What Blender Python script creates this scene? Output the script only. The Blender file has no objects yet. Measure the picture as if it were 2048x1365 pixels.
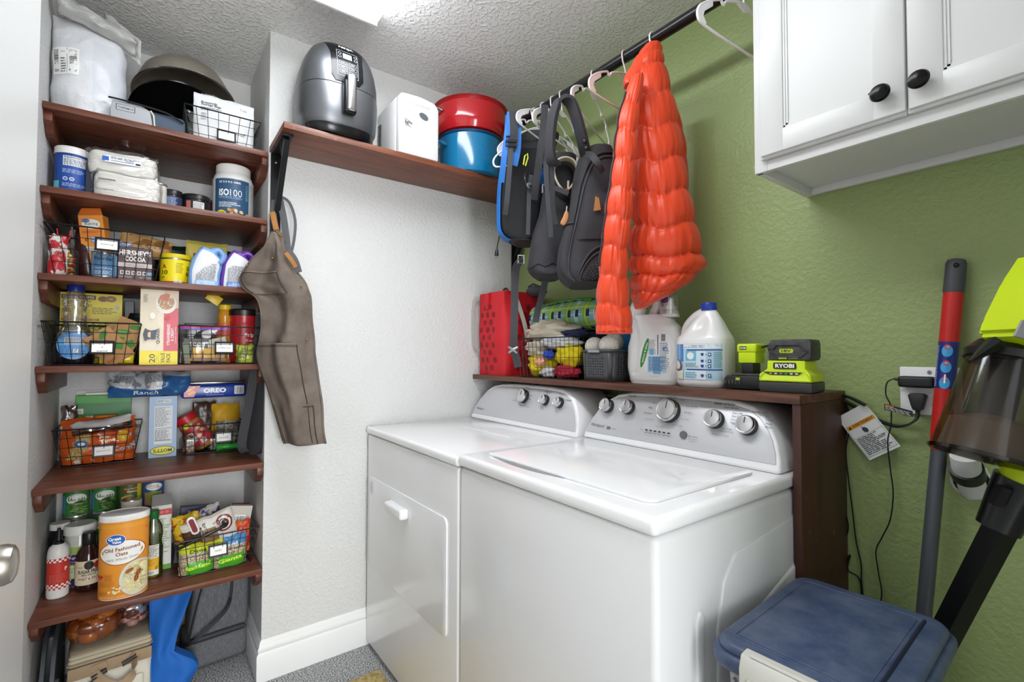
import bpy, bmesh, math, random
from math import sin, cos, pi, radians, sqrt, atan2, exp
from mathutils import Vector, Matrix, noise, geometry

SC = bpy.context.scene
COL = SC.collection

# ---------------------------------------------------------------- camera
cam_data = bpy.data.cameras.new('camera')
cam_data.sensor_width = 36.0
cam_data.lens = 961.78 / 2048 * 36.0
cam_data.clip_start = 0.02
cam = bpy.data.objects.new('camera', cam_data)
COL.objects.link(cam)
YAW, PITCH, ROLL = 0.9299, 0.0267, 0.0018
_f = Vector((-sin(YAW)*cos(PITCH), cos(YAW)*cos(PITCH), sin(PITCH)))
_r = Vector((cos(YAW), sin(YAW), 0)); _u = _r.cross(_f)
_r2 = _r*cos(ROLL)+_u*sin(ROLL); _u2 = -_r*sin(ROLL)+_u*cos(ROLL)
cam.matrix_world = Matrix(((_r2.x, _u2.x, -_f.x, 2.0278), (_r2.y, _u2.y, -_f.y, -1.5581), (_r2.z, _u2.z, -_f.z, 1.2234), (0, 0, 0, 1)))
SC.camera = cam

# ---------------------------------------------------------------- light, exposure
world = bpy.data.worlds.new('world'); SC.world = world; world.use_nodes = True
world.node_tree.nodes['Background'].inputs[0].default_value = (0.95, 0.975, 1.0, 1)
world.node_tree.nodes['Background'].inputs[1].default_value = 1.05
SC.view_settings.view_transform = 'Standard'
SC.view_settings.look = 'None'
SC.view_settings.gamma = 1.0
SC.view_settings.exposure = 0.65

def area_light(name, loc, target, sx, sy, power, color=(1, 1, 1)):
    d = bpy.data.lights.new(name, 'AREA'); d.shape = 'RECTANGLE'; d.size = sx; d.size_y = sy
    d.energy = power; d.color = color
    o = bpy.data.objects.new(name, d); COL.objects.link(o); o.location = loc
    o.rotation_euler = (Vector(target)-Vector(loc)).to_track_quat('-Z', 'Y').to_euler()
    return o
# added fill light behind the camera, brightens the alcove through the wall opening
area_light('fill_light', (4.7, -1.50, 1.25), (0.0, -1.35, 1.25), 1.1, 2.0, 75, (0.96, 0.985, 1.0))
LAMP_STRENGTH = 11.5

# ---------------------------------------------------------------- materials
def lin(h):
    if not isinstance(h, str): return (*h[:3], 1)
    h = h.lstrip('#'); v = [int(h[i:i+2], 16)/255 for i in (0, 2, 4)]
    return tuple((x/12.92 if x <= .04045 else ((x+.055)/1.055)**2.4) for x in v) + (1,)
_mats = {}
def mat(name, col='#ffffff', rough=.5, metal=0., spec=.5, bump=None, var=None, coat=0., emit=0., trans=0., sheen=0., ior=1.45):
    """bump=(scale, strength, detail[, stretch xyz]); var=(colour2, scale, lo, hi[, stretch xyz])"""
    if name in _mats: return _mats[name]
    m = bpy.data.materials.new(name); m.use_nodes = True; nt = m.node_tree; N = nt.nodes; L = nt.links
    b = N['Principled BSDF']
    b.inputs['Base Color'].default_value = lin(col); b.inputs['Roughness'].default_value = rough
    b.inputs['Metallic'].default_value = metal; b.inputs['Specular IOR Level'].default_value = spec
    b.inputs['Coat Weight'].default_value = coat; b.inputs['IOR'].default_value = ior
    b.inputs['Coat Roughness'].default_value = .12
    b.inputs['Transmission Weight'].default_value = trans
    b.inputs['Sheen Weight'].default_value = sheen
    if emit:
        b.inputs['Emission Color'].default_value = lin(col); b.inputs['Emission Strength'].default_value = emit
    tc = None
    def coords(st):
        nonlocal tc
        if tc is None: tc = N.new('ShaderNodeTexCoord')
        mp = N.new('ShaderNodeMapping'); mp.inputs['Scale'].default_value = st
        L.new(tc.outputs['Object'], mp.inputs[0]); return mp.outputs[0]
    if var:
        st = var[4] if len(var) > 4 else (1, 1, 1)
        n = N.new('ShaderNodeTexNoise'); n.inputs['Scale'].default_value = var[1]; n.inputs['Detail'].default_value = 5
        n.inputs['Roughness'].default_value = .62
        L.new(coords(st), n.inputs['Vector'])
        r = N.new('ShaderNodeValToRGB'); r.color_ramp.elements[0].position = var[2]; r.color_ramp.elements[1].position = var[3]
        r.color_ramp.elements[0].color = lin(var[0]); r.color_ramp.elements[1].color = lin(col)
        L.new(n.outputs[0], r.inputs[0]); L.new(r.outputs[0], b.inputs['Base Color'])
    if bump:
        st = bump[3] if len(bump) > 3 else (1, 1, 1)
        n = N.new('ShaderNodeTexNoise'); n.inputs['Scale'].default_value = bump[0]; n.inputs['Detail'].default_value = bump[2]
        L.new(coords(st), n.inputs['Vector'])
        bp = N.new('ShaderNodeBump'); bp.inputs['Strength'].default_value = bump[1]; bp.inputs['Distance'].default_value = .004 if bump[0] < 150 else .0009
        L.new(n.outputs[0], bp.inputs['Height']); L.new(bp.outputs[0], b.inputs['Normal'])
    _mats[name] = m; return m
def flat(col, rough=.45, **k):
    return mat('print_'+col.lstrip('#')+('' if rough == .45 else '_%d' % (rough*100)), col, rough, **k)
def film(name, fac=.16, tint='#ffffff', rough=.08, gl=.6):
    """thin clear plastic: see-through with a sharp sheen that grows at grazing angles"""
    if name in _mats: return _mats[name]
    m = bpy.data.materials.new(name); m.use_nodes = True; nt = m.node_tree; N = nt.nodes; L = nt.links
    N.remove(N['Principled BSDF']); out = N['Material Output']
    t = N.new('ShaderNodeBsdfTransparent'); t.inputs[0].default_value = lin(tint)
    g = N.new('ShaderNodeBsdfGlossy'); g.inputs['Roughness'].default_value = rough; g.inputs[0].default_value = (.9, .9, .9, 1)
    lw = N.new('ShaderNodeLayerWeight'); lw.inputs[0].default_value = .35
    ma = N.new('ShaderNodeMath'); ma.operation = 'MULTIPLY_ADD'; ma.inputs[1].default_value = gl; ma.inputs[2].default_value = fac
    L.new(lw.outputs['Fresnel'], ma.inputs[0]); mx = N.new('ShaderNodeMixShader')
    L.new(ma.outputs[0], mx.inputs[0]); L.new(t.outputs[0], mx.inputs[1]); L.new(g.outputs[0], mx.inputs[2]); L.new(mx.outputs[0], out.inputs[0])
    _mats[name] = m; return m

def wood(name, axis, light='#7d4833', dark='#4a2418', rough=.42, knots=True):
    if name in _mats: return _mats[name]
    m = bpy.data.materials.new(name); m.use_nodes = True; nt = m.node_tree; N = nt.nodes; L = nt.links; b = N['Principled BSDF']
    tc = N.new('ShaderNodeTexCoord'); mp = N.new('ShaderNodeMapping')
    s = [14, 14, 14]; s[axis] = 1.6; mp.inputs['Scale'].default_value = s
    L.new(tc.outputs['Object'], mp.inputs[0])
    n = N.new('ShaderNodeTexNoise'); n.inputs['Scale'].default_value = 2.2; n.inputs['Detail'].default_value = 8; n.inputs['Distortion'].default_value = 1.2
    L.new(mp.outputs[0], n.inputs['Vector'])
    r = N.new('ShaderNodeValToRGB'); r.color_ramp.elements[0].position = .28; r.color_ramp.elements[1].position = .72
    r.color_ramp.elements[0].color = lin(dark); r.color_ramp.elements[1].color = lin(light)
    L.new(n.outputs[0], r.inputs[0])
    # worn pale flecks
    n2 = N.new('ShaderNodeTexNoise'); n2.inputs['Scale'].default_value = 34; n2.inputs['Detail'].default_value = 7
    L.new(tc.outputs['Object'], n2.inputs['Vector'])
    r2 = N.new('ShaderNodeValToRGB'); r2.color_ramp.elements[0].position = .66; r2.color_ramp.elements[1].position = .80
    r2.color_ramp.elements[0].color = (0, 0, 0, 1); r2.color_ramp.elements[1].color = (.55, .55, .55, 1)
    L.new(n2.outputs[0], r2.inputs[0])
    mx = N.new('ShaderNodeMix'); mx.data_type = 'RGBA'; L.new(r2.outputs[0], mx.inputs[0]); L.new(r.outputs[0], mx.inputs[6])
    mx.inputs[7].default_value = lin('#a8785a'); L.new(mx.outputs[2], b.inputs['Base Color'])
    b.inputs['Roughness'].default_value = rough
    bp = N.new('ShaderNodeBump'); bp.inputs['Strength'].default_value = .35; bp.inputs['Distance'].default_value = .0015
    L.new(n.outputs[0], bp.inputs['Height']); L.new(bp.outputs[0], b.inputs['Normal'])
    _mats[name] = m; return m

def textured_paint(name, col, scale, strength, dist, rough, lo=.45, hi=.62, vor=False, dis=.15):
    m = bpy.data.materials.new(name); m.use_nodes = True; nt = m.node_tree; N = nt.nodes; L = nt.links; b = N['Principled BSDF']
    b.inputs['Base Color'].default_value = lin(col); b.inputs['Roughness'].default_value = rough
    tc = N.new('ShaderNodeTexCoord'); n = N.new('ShaderNodeTexNoise'); n.inputs['Scale'].default_value = scale; n.inputs['Detail'].default_value = 3
    n.inputs['Distortion'].default_value = dis
    L.new(tc.outputs['Object'], n.inputs['Vector'])
    r = N.new('ShaderNodeValToRGB'); r.color_ramp.elements[0].position = lo; r.color_ramp.elements[1].position = hi
    L.new(n.outputs[0], r.inputs[0]); h = r.outputs[0]
    if vor:
        v = N.new('ShaderNodeTexVoronoi'); v.inputs['Scale'].default_value = 38
        L.new(tc.outputs['Object'], v.inputs['Vector'])
        r3 = N.new('ShaderNodeValToRGB'); r3.color_ramp.elements[0].position = .04; r3.color_ramp.elements[1].position = .12
        r3.color_ramp.elements[0].color = (1, 1, 1, 1); r3.color_ramp.elements[1].color = (0, 0, 0, 1)
        L.new(v.outputs['Distance'], r3.inputs[0])
        ad = N.new('ShaderNodeMath'); ad.operation = 'ADD'; L.new(h, ad.inputs[0]); L.new(r3.outputs[0], ad.inputs[1]); h = ad.outputs[0]
    bp = N.new('ShaderNodeBump'); bp.inputs['Strength'].default_value = strength; bp.inputs['Distance'].default_value = dist
    L.new(h, bp.inputs['Height']); L.new(bp.outputs[0], b.inputs['Normal'])
    _mats[name] = m; return m
def blot(c1, c2, scale=22, thr=.5, rough=.3, seed=0.):
    """two printed colours in irregular hard-edged patches"""
    return mat('blot_%s_%s_%g_%g' % (c1.lstrip('#'), c2.lstrip('#'), scale, thr), c2, rough, var=(c1, scale, thr-.012, thr+.012))
def speckle(name, c1, c2, scale, rough=.9, lo=.4, hi=.6, bump=.6):
    m = mat(name, c2, rough, var=(c1, scale, lo, hi), bump=(scale, bump, 2)); return m

# ---------------------------------------------------------------- mesh builder
class G:
    def __init__(s): s.v = []; s.f = []; s.fm = []; s.mats = []; s.M = Matrix()
    def mi(s, m):
        if m not in s.mats: s.mats.append(m)
        return s.mats.index(m)
    def add(s, vs, fs, m):
        o = len(s.v); s.v += [s.M @ Vector(v) for v in vs]
        for i, f in enumerate(fs):
            s.f.append([o+j for j in f]); s.fm.append(s.mi(m[i] if isinstance(m, list) else m))
        return s
    def frombm(s, bm, m):
        bm.verts.index_update(); s.add([v.co.copy() for v in bm.verts], [[v.index for v in f.verts] for f in bm.faces], m); bm.free(); return s
    def box(s, x0, x1, y0, y1, z0, z1, m, bev=0., seg=2):
        bm = bmesh.new(); bmesh.ops.create_cube(bm, size=1)
        for v in bm.verts:
            v.co = Vector(((x0+x1)/2+v.co.x*(x1-x0), (y0+y1)/2+v.co.y*(y1-y0), (z0+z1)/2+v.co.z*(z1-z0)))
        if bev: bmesh.ops.bevel(bm, geom=bm.edges[:], offset=bev, segments=seg, affect='EDGES', profile=.5)
        return s.frombm(bm, m)
    def prism(s, pts, axis, a, b, m, bev=0., seg=2):
        """pts 2D in the plane across `axis`, extruded from a to b"""
        def p3(p, h): return {0: (h, p[0], p[1]), 1: (p[0], h, p[1]), 2: (p[0], p[1], h)}[axis]
        bm = bmesh.new(); A = [bm.verts.new(p3(p, a)) for p in pts]; B = [bm.verts.new(p3(p, b)) for p in pts]; n = len(pts)
        bm.faces.new(A); bm.faces.new(B[::-1])
        for i in range(n): bm.faces.new((A[i], B[i], B[(i+1) % n], A[(i+1) % n]))
        bmesh.ops.recalc_face_normals(bm, faces=bm.faces[:])
        if bev:
            ed = [e for e in bm.edges if len(e.link_faces) == 2 and e.calc_face_angle(0) > .6]
            bmesh.ops.bevel(bm, geom=ed, offset=bev, segments=seg, affect='EDGES', profile=.5)
        bmesh.ops.triangulate(bm, faces=[f for f in bm.faces if len(f.verts) > 4])
        return s.frombm(bm, m)
    def lathe(s, prof, m, seg=28, c=(0, 0, 0), sx=1., sy=1., axis=2, fn=None):
        """prof: (r, z[, material]) rows; fn(angle, r, z) may return a changed r"""
        vs, fs, ms = [], [], []
        for p in prof:
            for j in range(seg):
                a = 2*pi*j/seg; r = fn(a, p[0], p[1]) if fn else p[0]
                q = (r*cos(a)*sx, r*sin(a)*sy, p[1])
                if axis == 1: q = (q[0], q[2], q[1])
                if axis == 0: q = (q[2], q[0], q[1])
                vs.append((q[0]+c[0], q[1]+c[1], q[2]+c[2]))
        for i in range(len(prof)-1):
            mm = prof[i][2] if len(prof[i]) > 2 else m
            for j in range(seg):
                k = (j+1) % seg; f = [i*seg+j, i*seg+k, (i+1)*seg+k, (i+1)*seg+j]
                fs.append(f if axis != 1 else f[::-1]); ms.append(mm)
        for i, fl in ((0, 1), (len(prof)-1, 0)):
            if prof[i][0] > 1e-5:
                f = [i*seg+j for j in range(seg)]
                if (fl == 1) != (axis == 1): f = f[::-1]
                fs.append(f); ms.append(prof[i][2] if len(prof[i]) > 2 else m)
        return s.add(vs, fs, ms)
    def tube(s, pts, r, m, seg=8, closed=False, flat=1., up=None):
        pts = [Vector(p) for p in pts]; n = len(pts); vs, fs = [], []
        rr = r if isinstance(r, (list, tuple)) else [r]*n; nrm = None
        for i, p in enumerate(pts):
            a = pts[(i-1) % n] if (closed or i) else p; b = pts[(i+1) % n] if (closed or i < n-1) else p
            t = (b-a).normalized()
            if t.length < .5: t = Vector((0, 0, 1))
            if up is not None:
                u_ = up[i] if isinstance(up, list) else up
                x = t.cross(Vector(u_))
                if x.length < 1e-4: x = nrm if nrm else t.orthogonal()
                x.normalize()
                nrm = x
            elif nrm is None: nrm = t.orthogonal().normalized()
            else:
                nrm = nrm-t*nrm.dot(t); nrm = nrm.normalized() if nrm.length > 1e-6 else t.orthogonal().normalized()
            y = t.cross(nrm)
            for j in range(seg):
                an = 2*pi*(j+.5)/seg; vs.append(p+nrm*cos(an)*rr[i]+y*sin(an)*rr[i]*flat)
        R_ = n if closed else n-1
        for i in range(R_):
            for j in range(seg):
                k = (j+1) % seg; i2 = (i+1) % n
                fs.append([i*seg+j, i*seg+k, i2*seg+k, i2*seg+j])
        if not closed:
            fs.append([j for j in range(seg)][::-1]); fs.append([(n-1)*seg+j for j in range(seg)])
        return s.add(vs, fs, m)
    def strap(s, pts, w, t, m, wd=(1, 0, 0)):
        """flat webbing: width w along wd, thickness t"""
        pts = spline(pts, 4) if len(pts) > 2 else [Vector(p) for p in pts]; vs, fs = [], []; n = len(pts)
        for i, p in enumerate(pts):
            tt = (pts[min(i+1, n-1)]-pts[max(i-1, 0)]).normalized()
            x = Vector(wd)-tt*tt.dot(Vector(wd)); x.normalize(); y = tt.cross(x)
            for a, b in ((-1, -1), (1, -1), (1, 1), (-1, 1)): vs.append(p+x*a*w/2+y*b*t/2)
        for i in range(n-1):
            for j in range(4):
                k = (j+1) % 4; fs.append([i*4+j, i*4+k, i*4+4+k, i*4+4+j])
        fs += [[3, 2, 1, 0], [n*4-4, n*4-3, n*4-2, n*4-1]]
        return s.add(vs, fs, m)
    def surf(s, fn, nu, nv, m, closeu=False):
        vs, fs, ms = [], [], []; nn = nu if closeu else nu+1
        for j in range(nv+1):
            for i in range(nn): vs.append(fn(i/nu, j/nv))
        for j in range(nv):
            for i in range(nu):
                k = (i+1) % nn if closeu else i+1
                fs.append([j*nn+i, j*nn+k, (j+1)*nn+k, (j+1)*nn+i]); ms.append(m((i+.5)/nu, (j+.5)/nv) if callable(m) else m)
        return s.add(vs, fs, ms)
    def ball(s, c, r, m, seg=16, fn=None, sc=(1, 1, 1)):
        vs, fs = [], []; n = seg//2
        for i in range(n+1):
            th = pi*i/n
            for j in range(seg):
                ph = 2*pi*j/seg; d = Vector((sin(th)*cos(ph), sin(th)*sin(ph), -cos(th))); q = r*(fn(d) if fn else 1)
                vs.append((c[0]+d.x*q*sc[0], c[1]+d.y*q*sc[1], c[2]+d.z*q*sc[2]))
        for i in range(n):
            for j in range(seg):
                k = (j+1) % seg; fs.append([i*seg+j, i*seg+k, (i+1)*seg+k, (i+1)*seg+j])
        return s.add(vs, fs, m)
    def build(s, name, parent=None, loc=(0, 0, 0), rz=0., sub=0, sol=0., ang=38, rot=None, kind=None):
        me = bpy.data.meshes.new(name); me.from_pydata([tuple(v) for v in s.v], [], s.f)
        for m in s.mats: me.materials.append(m)
        me.polygons.foreach_set('material_index', s.fm); me.polygons.foreach_set('use_smooth', [True]*len(s.f))
        me.validate(); me.update(); me.set_sharp_from_angle(angle=radians(ang))
        o = bpy.data.objects.new(name, me); COL.objects.link(o); o.location = loc; o.rotation_euler = rot or (0, 0, rz)
        if parent is not None: o.parent = parent
        if sol:
            q = o.modifiers.new('s', 'SOLIDIFY'); q.thickness = sol; q.offset = 0
        if sub:
            q = o.modifiers.new('u', 'SUBSURF'); q.levels = sub; q.render_levels = sub
        if kind: o['kind'] = kind
        return o

def spline(pts, k=6, closed=False):
    P = [Vector(p) for p in pts]; n = len(P); out = []
    for i in range(n if closed else n-1):
        a, b, c, d = (P[(i-1) % n] if (closed or i) else P[0], P[i], P[(i+1) % n], P[(i+2) % n] if (closed or i < n-2) else P[-1])
        for j in range(k):
            t = j/k; out.append(.5*((2*b)+(c-a)*t+(2*a-5*b+4*c-d)*t*t+(3*b-a-3*c+d)*t**3))
    if not closed: out.append(P[-1])
    return out
def T(name, label, cat, loc=(0, 0, 0), rz=0., group=None, rot=None):
    o = bpy.data.objects.new(name, None); COL.objects.link(o); o.empty_display_size = .05
    o.location = loc; o.rotation_euler = rot or (0, 0, rz)
    return tag(o, label, cat, group)
def tag(o, label, cat, group=None):
    o['label'] = label; o['category'] = cat
    if group: o['group'] = group
    return o
def struct(o): o['kind'] = 'structure'; return o
def lerp(a, b, t): return a+(b-a)*t
def nz(x, y, z, s=1.): return noise.noise(Vector((x*s, y*s, z*s)))
def copy_tree(o, parent=None):
    c = o.copy(); COL.objects.link(c)
    if parent is not None: c.parent = parent
    for ch in [q for q in bpy.data.objects if q.parent == o]: copy_tree(ch, c)
    return c

# ---------------------------------------------------------------- printing (2D layouts laid on surfaces)
_tc = {}
def textmesh(st, bold=0.):
    k = (st, bold)
    if k not in _tc:
        cu = bpy.data.curves.new('t', 'FONT'); cu.body = st; cu.size = 1; cu.resolution_u = 2; cu.offset = bold
        o = bpy.data.objects.new('t', cu); COL.objects.link(o)
        bpy.context.view_layer.update()
        me = bpy.data.meshes.new_from_object(o.evaluated_get(bpy.context.evaluated_depsgraph_get()))
        vs = [(v.co.x, v.co.y) for v in me.vertices]; fs = [list(p.vertices) for p in me.polygons]
        bpy.data.objects.remove(o); bpy.data.curves.remove(cu); bpy.data.meshes.remove(me)
        xs = [v[0] for v in vs] or [0]; ys = [v[1] for v in vs] or [0]
        _tc[k] = (vs, fs, min(xs), max(xs), min(ys), max(ys))
    return _tc[k]
class Lab:
    """flat print: everything in metres, u to the right, v up"""
    def __init__(s): s.items = []; s.h = .00025
    def _p(s, vs, fs, m, k=1.): s.items.append((vs, fs, m, s.h)); s.h += .00009*k; return s
    def rect(s, u0, v0, u1, v1, c, q=.007, rot=0.):
        nu = max(1, int(abs(u1-u0)/q)); nv = max(1, int(abs(v1-v0)/(q*2.5)))
        vs = [(lerp(u0, u1, i/nu), lerp(v0, v1, j/nv)) for j in range(nv+1) for i in range(nu+1)]
        fs = [[j*(nu+1)+i, j*(nu+1)+i+1, (j+1)*(nu+1)+i+1, (j+1)*(nu+1)+i] for j in range(nv) for i in range(nu)]
        if rot:
            cu, cv = (u0+u1)/2, (v0+v1)/2; vs = [(cu+(u-cu)*cos(rot)-(v-cv)*sin(rot), cv+(u-cu)*sin(rot)+(v-cv)*cos(rot)) for u, v in vs]
        return s._p(vs, fs, c)
    def ell(s, cu, cv, ru, rv, c, seg=24, rings=3, rot=0., r0=0.):
        vs, fs = [], []
        for k in range(rings+1):
            q = lerp(r0, 1, k/rings) if (k or r0) else .02
            for j in range(seg):
                a = 2*pi*j/seg; x, y = ru*q*cos(a), rv*q*sin(a)
                vs.append((cu+x*cos(rot)-y*sin(rot), cv+x*sin(rot)+y*cos(rot)))
        for k in range(rings):
            for j in range(seg):
                l = (j+1) % seg; fs.append([k*seg+j, k*seg+l, (k+1)*seg+l, (k+1)*seg+j])
        if not r0: fs.append(list(range(seg)))
        return s._p(vs, fs, c)
    def poly(s, pts, c):
        fs = geometry.tessellate_polygon([[Vector((p[0], p[1], 0)) for p in pts]])
        out = []
        for f in fs:
            a, b, d = [pts[i] for i in f]
            out.append(list(f) if ((b[0]-a[0])*(d[1]-a[1])-(b[1]-a[1])*(d[0]-a[0])) > 0 else list(f)[::-1])
        return s._p(list(pts), out, c)
    def text(s, st, u, v, w, c, h=None, bold=.0, rot=0., shear=0., align='c', q=.45):
        """centred on (u, v), w wide; h sets the cap height independently"""
        vs, fs, x0, x1, y0, y1 = textmesh(st, bold); sx = w/(x1-x0); sy = (h/(y1-y0)) if h else sx
        ox = {'c': (x0+x1)/2, 'l': x0, 'r': x1}[align]; o = []
        for x, y in vs:
            a, b = (x-ox)*sx, (y-(y0+y1)/2)*sy; a += b*shear
            o.append((u+a*cos(rot)-b*sin(rot), v+a*sin(rot)+b*cos(rot)))
        return s._p(o, fs, c, 2)
    def lines(s, u0, v0, u1, v1, n, c, fill=.5, seed=1, rag=.25):
        rnd = random.Random(seed); st = (v1-v0)/n; vs, fs = [], []
        for i in range(n):
            y = v1-st*(i+.5); e = u1-(u1-u0)*rag*rnd.random(); x = u0
            while x < e:
                w = min(e-x, abs(u1-u0)*rnd.uniform(.08, .2)); k = len(vs)
                vs += [(x, y-st*fill/2), (x+w, y-st*fill/2), (x+w, y+st*fill/2), (x, y+st*fill/2)]; fs.append([k, k+1, k+2, k+3]); x += w*1.22
        return s._p(vs, fs, c)
    def barcode(s, u0, v0, u1, v1, seed=3, horiz=False, bg='#f4f4f2'):
        if bg: s.rect(u0, v0, u1, v1, bg)
        rnd = random.Random(seed); vs, fs = [], []; L_ = (v1-v0) if horiz else (u1-u0); t = L_*.06
        while t < L_*.94:
            w = L_*rnd.choice((.012, .012, .024, .036)); k = len(vs)
            r = (u0+t, v0+(v1-v0)*.08, u0+t+w, v1-(v1-v0)*.08) if not horiz else (u0+(u1-u0)*.08, v0+t, u1-(u1-u0)*.08, v0+t+w)
            vs += [(r[0], r[1]), (r[2], r[1]), (r[2], r[3]), (r[0], r[3])]; fs.append([k, k+1, k+2, k+3]); t += w+L_*rnd.choice((.014, .02, .034))
        return s._p(vs, fs, '#161616')
    def put(s, g, fn, rough=.4):
        for vs, fs, c, h in s.items:
            g.add([fn(u, v, h) for u, v in vs], fs, flat(c, rough) if isinstance(c, str) else c)
def on_front(y, x=0., z=0.):  # print on a face looking to local -y
    return lambda u, v, h: (x+u, y-h, z+v)
def on_right(xf):             # print on the +x face, u runs towards +y
    return lambda u, v, h: (xf+h, u, v)
def on_left(xf):              # print on the -x face, u runs towards -y
    return lambda u, v, h: (xf-h, -u, v)
def on_top(z):                # u = x, v = y
    return lambda u, v, h: (u, v, z+h)
def on_cyl(r, z=0., a0=0., sx=1., sy=1.):
    return lambda u, v, h: ((r*sx+h)*sin(a0+u/r), -(r*sy+h)*cos(a0+u/r), z+v)
# ================================================================ the room
WHITE = textured_paint('white_wall_paint', '#d5d5d3', 75, .5, .0022, .62)
GREEN = textured_paint('green_wall_paint', '#92a268', 70, .40, .003, .45, .36, .70)
CEIL = textured_paint('ceiling_paint', '#f0efec', 74, .7, .005, .5, .48, .66, vor=True)
TRIM = mat('trim_paint', '#e9e9e7', .35)
FLOOR = mat('speckled_carpet', '#c6c6c4', .95, var=('#4c4c50', 190, .40, .60), bump=(260, .8, 2))
YL, YC, ND, H = -1.842, -1.215, -.48, 2.475

def slab(name, a, m):
    g = G(); g.box(*a, m); return struct(g.build(name))
slab('floor', (-.6, 2.9, -2.0, .1, -.08, 0), FLOOR)
slab('ceiling', (-.6, 2.9, -2.0, .1, H, H+.08), CEIL)
slab('wall_right', (0, 2.9, 0, .1, 0, H), GREEN)
slab('wall_back', (-.6, 0, YC, .1, 0, H), WHITE)
slab('wall_niche', (-.6, ND, YL-.1, YC, 0, H), WHITE)
slab('wall_left', (ND, 2.9, YL-.1, YL, 0, H), WHITE)

# unseen wall behind the camera, added to shield the washer and bounce light
g = G(); g.box(2.6, 2.7, -.98, 0, 0, H, WHITE); g.box(2.6, 2.7, YL, -.98, 2.06, H, WHITE); struct(g.build('wall_front_unseen'))
def baseboard(name, p0, p1, out, m0=0, m1=0):
    """moulded skirting from p0 to p1, `out` = direction it faces"""
    prof = [(0, 0), (.017, 0), (.017, .098), (.0135, .103), (.0095, .106), (.0125, .110), (.0125, .121), (.0080, .128), (.0070, .136), (.0030, .146), (0, .148)]
    al = Vector((p1[0]-p0[0], p1[1]-p0[1])).normalized()
    g = G(); vs = []
    for p, ex in ((p0, 1), (p1, -1)):
        for d, z in prof:
            k = d*(m0 if ex > 0 else -m1); vs.append((p[0]+out[0]*d-al.x*k, p[1]+out[1]*d-al.y*k, z))
    n = len(prof); fs = [[i, (i+1) % n, n+(i+1) % n, n+i] for i in range(n)]+[list(range(n))[::-1], [n+i for i in range(n)]]
    g.add(vs, fs, TRIM); return struct(g.build(name))
baseboard('baseboard_back', (0, YC, 0), (0, -.03, 0), (1, 0), 1)
baseboard('baseboard_niche', (ND, YC, 0), (0, YC, 0), (0, -1), 0, 1)
baseboard('baseboard_left', (ND, YL, 0), (.7, YL, 0), (0, 1))
# the open entrance door folded back along the left wall; only the end of its knob reaches into view
g = G(); g.box(.74, 1.58, -1.78, -1.745, .01, 2.04, TRIM, .002)
door = struct(g.build('door_1'))
NICKEL = mat('satin_nickel', '#b7b1a6', .28, 1.)
g = G()
g.lathe([(0, -1.725), (.033, -1.725), (.033, -1.719), (.028, -1.716), (.014, -1.714), (.013, -1.708), (.020, -1.702), (.0225, -1.694), (.0235, -1.680), (.0230, -1.670), (.0205, -1.664), (.015, -1.661), (0, -1.660)], NICKEL, 40, (1.222, -.021, .977), axis=1)
g.build('door_handle', door)

# ---- shelves of the niche
WOODY = wood('stained_pine_across', 1)
WOODX = wood('stained_pine_along', 0, '#6e4431', '#43251a', .5)
WOODR = wood('stained_pine_board', 1, '#864a30', '#58301d', .40)
WOODZ = wood('stained_pine_upright', 2, '#50291a', '#31180e', .5)
SHELF = [1.992, 1.733, 1.466, 1.183, .815, .422]
words = ['topmost', 'second from the top', 'third from the top', 'fourth from the top', 'fifth from the top', 'lowest']
for i, z in enumerate(SHELF):
    t = T('pantry_shelf', 'brown stained wooden pantry shelf in the alcove, the %s of the six' % words[i], 'shelf', (0, 0, z), 0, 'brown alcove shelves')
    g = G(); g.box(ND+.002, .02, YL+.001, YC-.006, -.02, 0, WOODY, .0015); g.build('board', t)
    for y0, y1 in ((YL+.001, YL+.021), (YC-.024, YC-.002)):
        g = G(); g.prism([(ND+.005, -.0205), (.008 if y1 > -1.5 else -.004, -.0205), (.008 if y1 > -1.5 else -.004, -.048), (-.05, -.085), (ND+.005, -.085)], 1, y0, y1, WOODY, .0015)
        g.build('cleat', t)

# ---- long shelf over the white wall
t = T('wall_shelf', 'long brown stained board on black brackets high on the white wall', 'shelf', (0, 0, 2.02))
g = G(); g.box(.001, .258, YC+.002, -.012, -.022, 0, WOODR, .0012); g.build('board', t)
BLK = mat('black_steel', '#15161a', .42, .3)
for yc in (-1.19, -.035):
    g = G(); g.box(.002, .008, yc-.018, yc+.018, -.40, -.0225, BLK, .001)
    g.box(.002, .215, yc-.018, yc+.018, -.030, -.0225, BLK, .001)
    g.tube([(.196, yc, -.034), (.008, yc, -.30)], .013, BLK, 4, up=(0, 1, 0))
    for q in (-.06, -.37): g.ball((.009, yc, q), .006, NICKEL, 8)
    g.build('bracket', t)

# ---- hanging rod
g = G()
ROD = mat('black_rod_paint', '#101114', .3, .2, coat=.3)
t = T('closet_rod', 'thick black clothes rod along the green wall under the ceiling', 'rod', (.25, -.24, 2.272))
g = G(); g.tube([(0, 0, 0), (1.158, 0, 0)], .019, ROD, 24); g.build('pipe', t)
g = G(); g.tube([(.014, .02, -.249), (.014, .02, -.02), (.018, .01, -.004)], .010, ROD, 14); g.lathe([(0, -.2515), (.018, -.2515), (.018, -.247), (.012, -.244)], ROD, 20, (.002, .02, 0)); g.build('post', t)
g = G(); g.lathe([(.019, 1.158), (.034, 1.158), (.034, 1.163), (0, 1.163)], ROD, 24, axis=0); g.build('flange', t)

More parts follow.
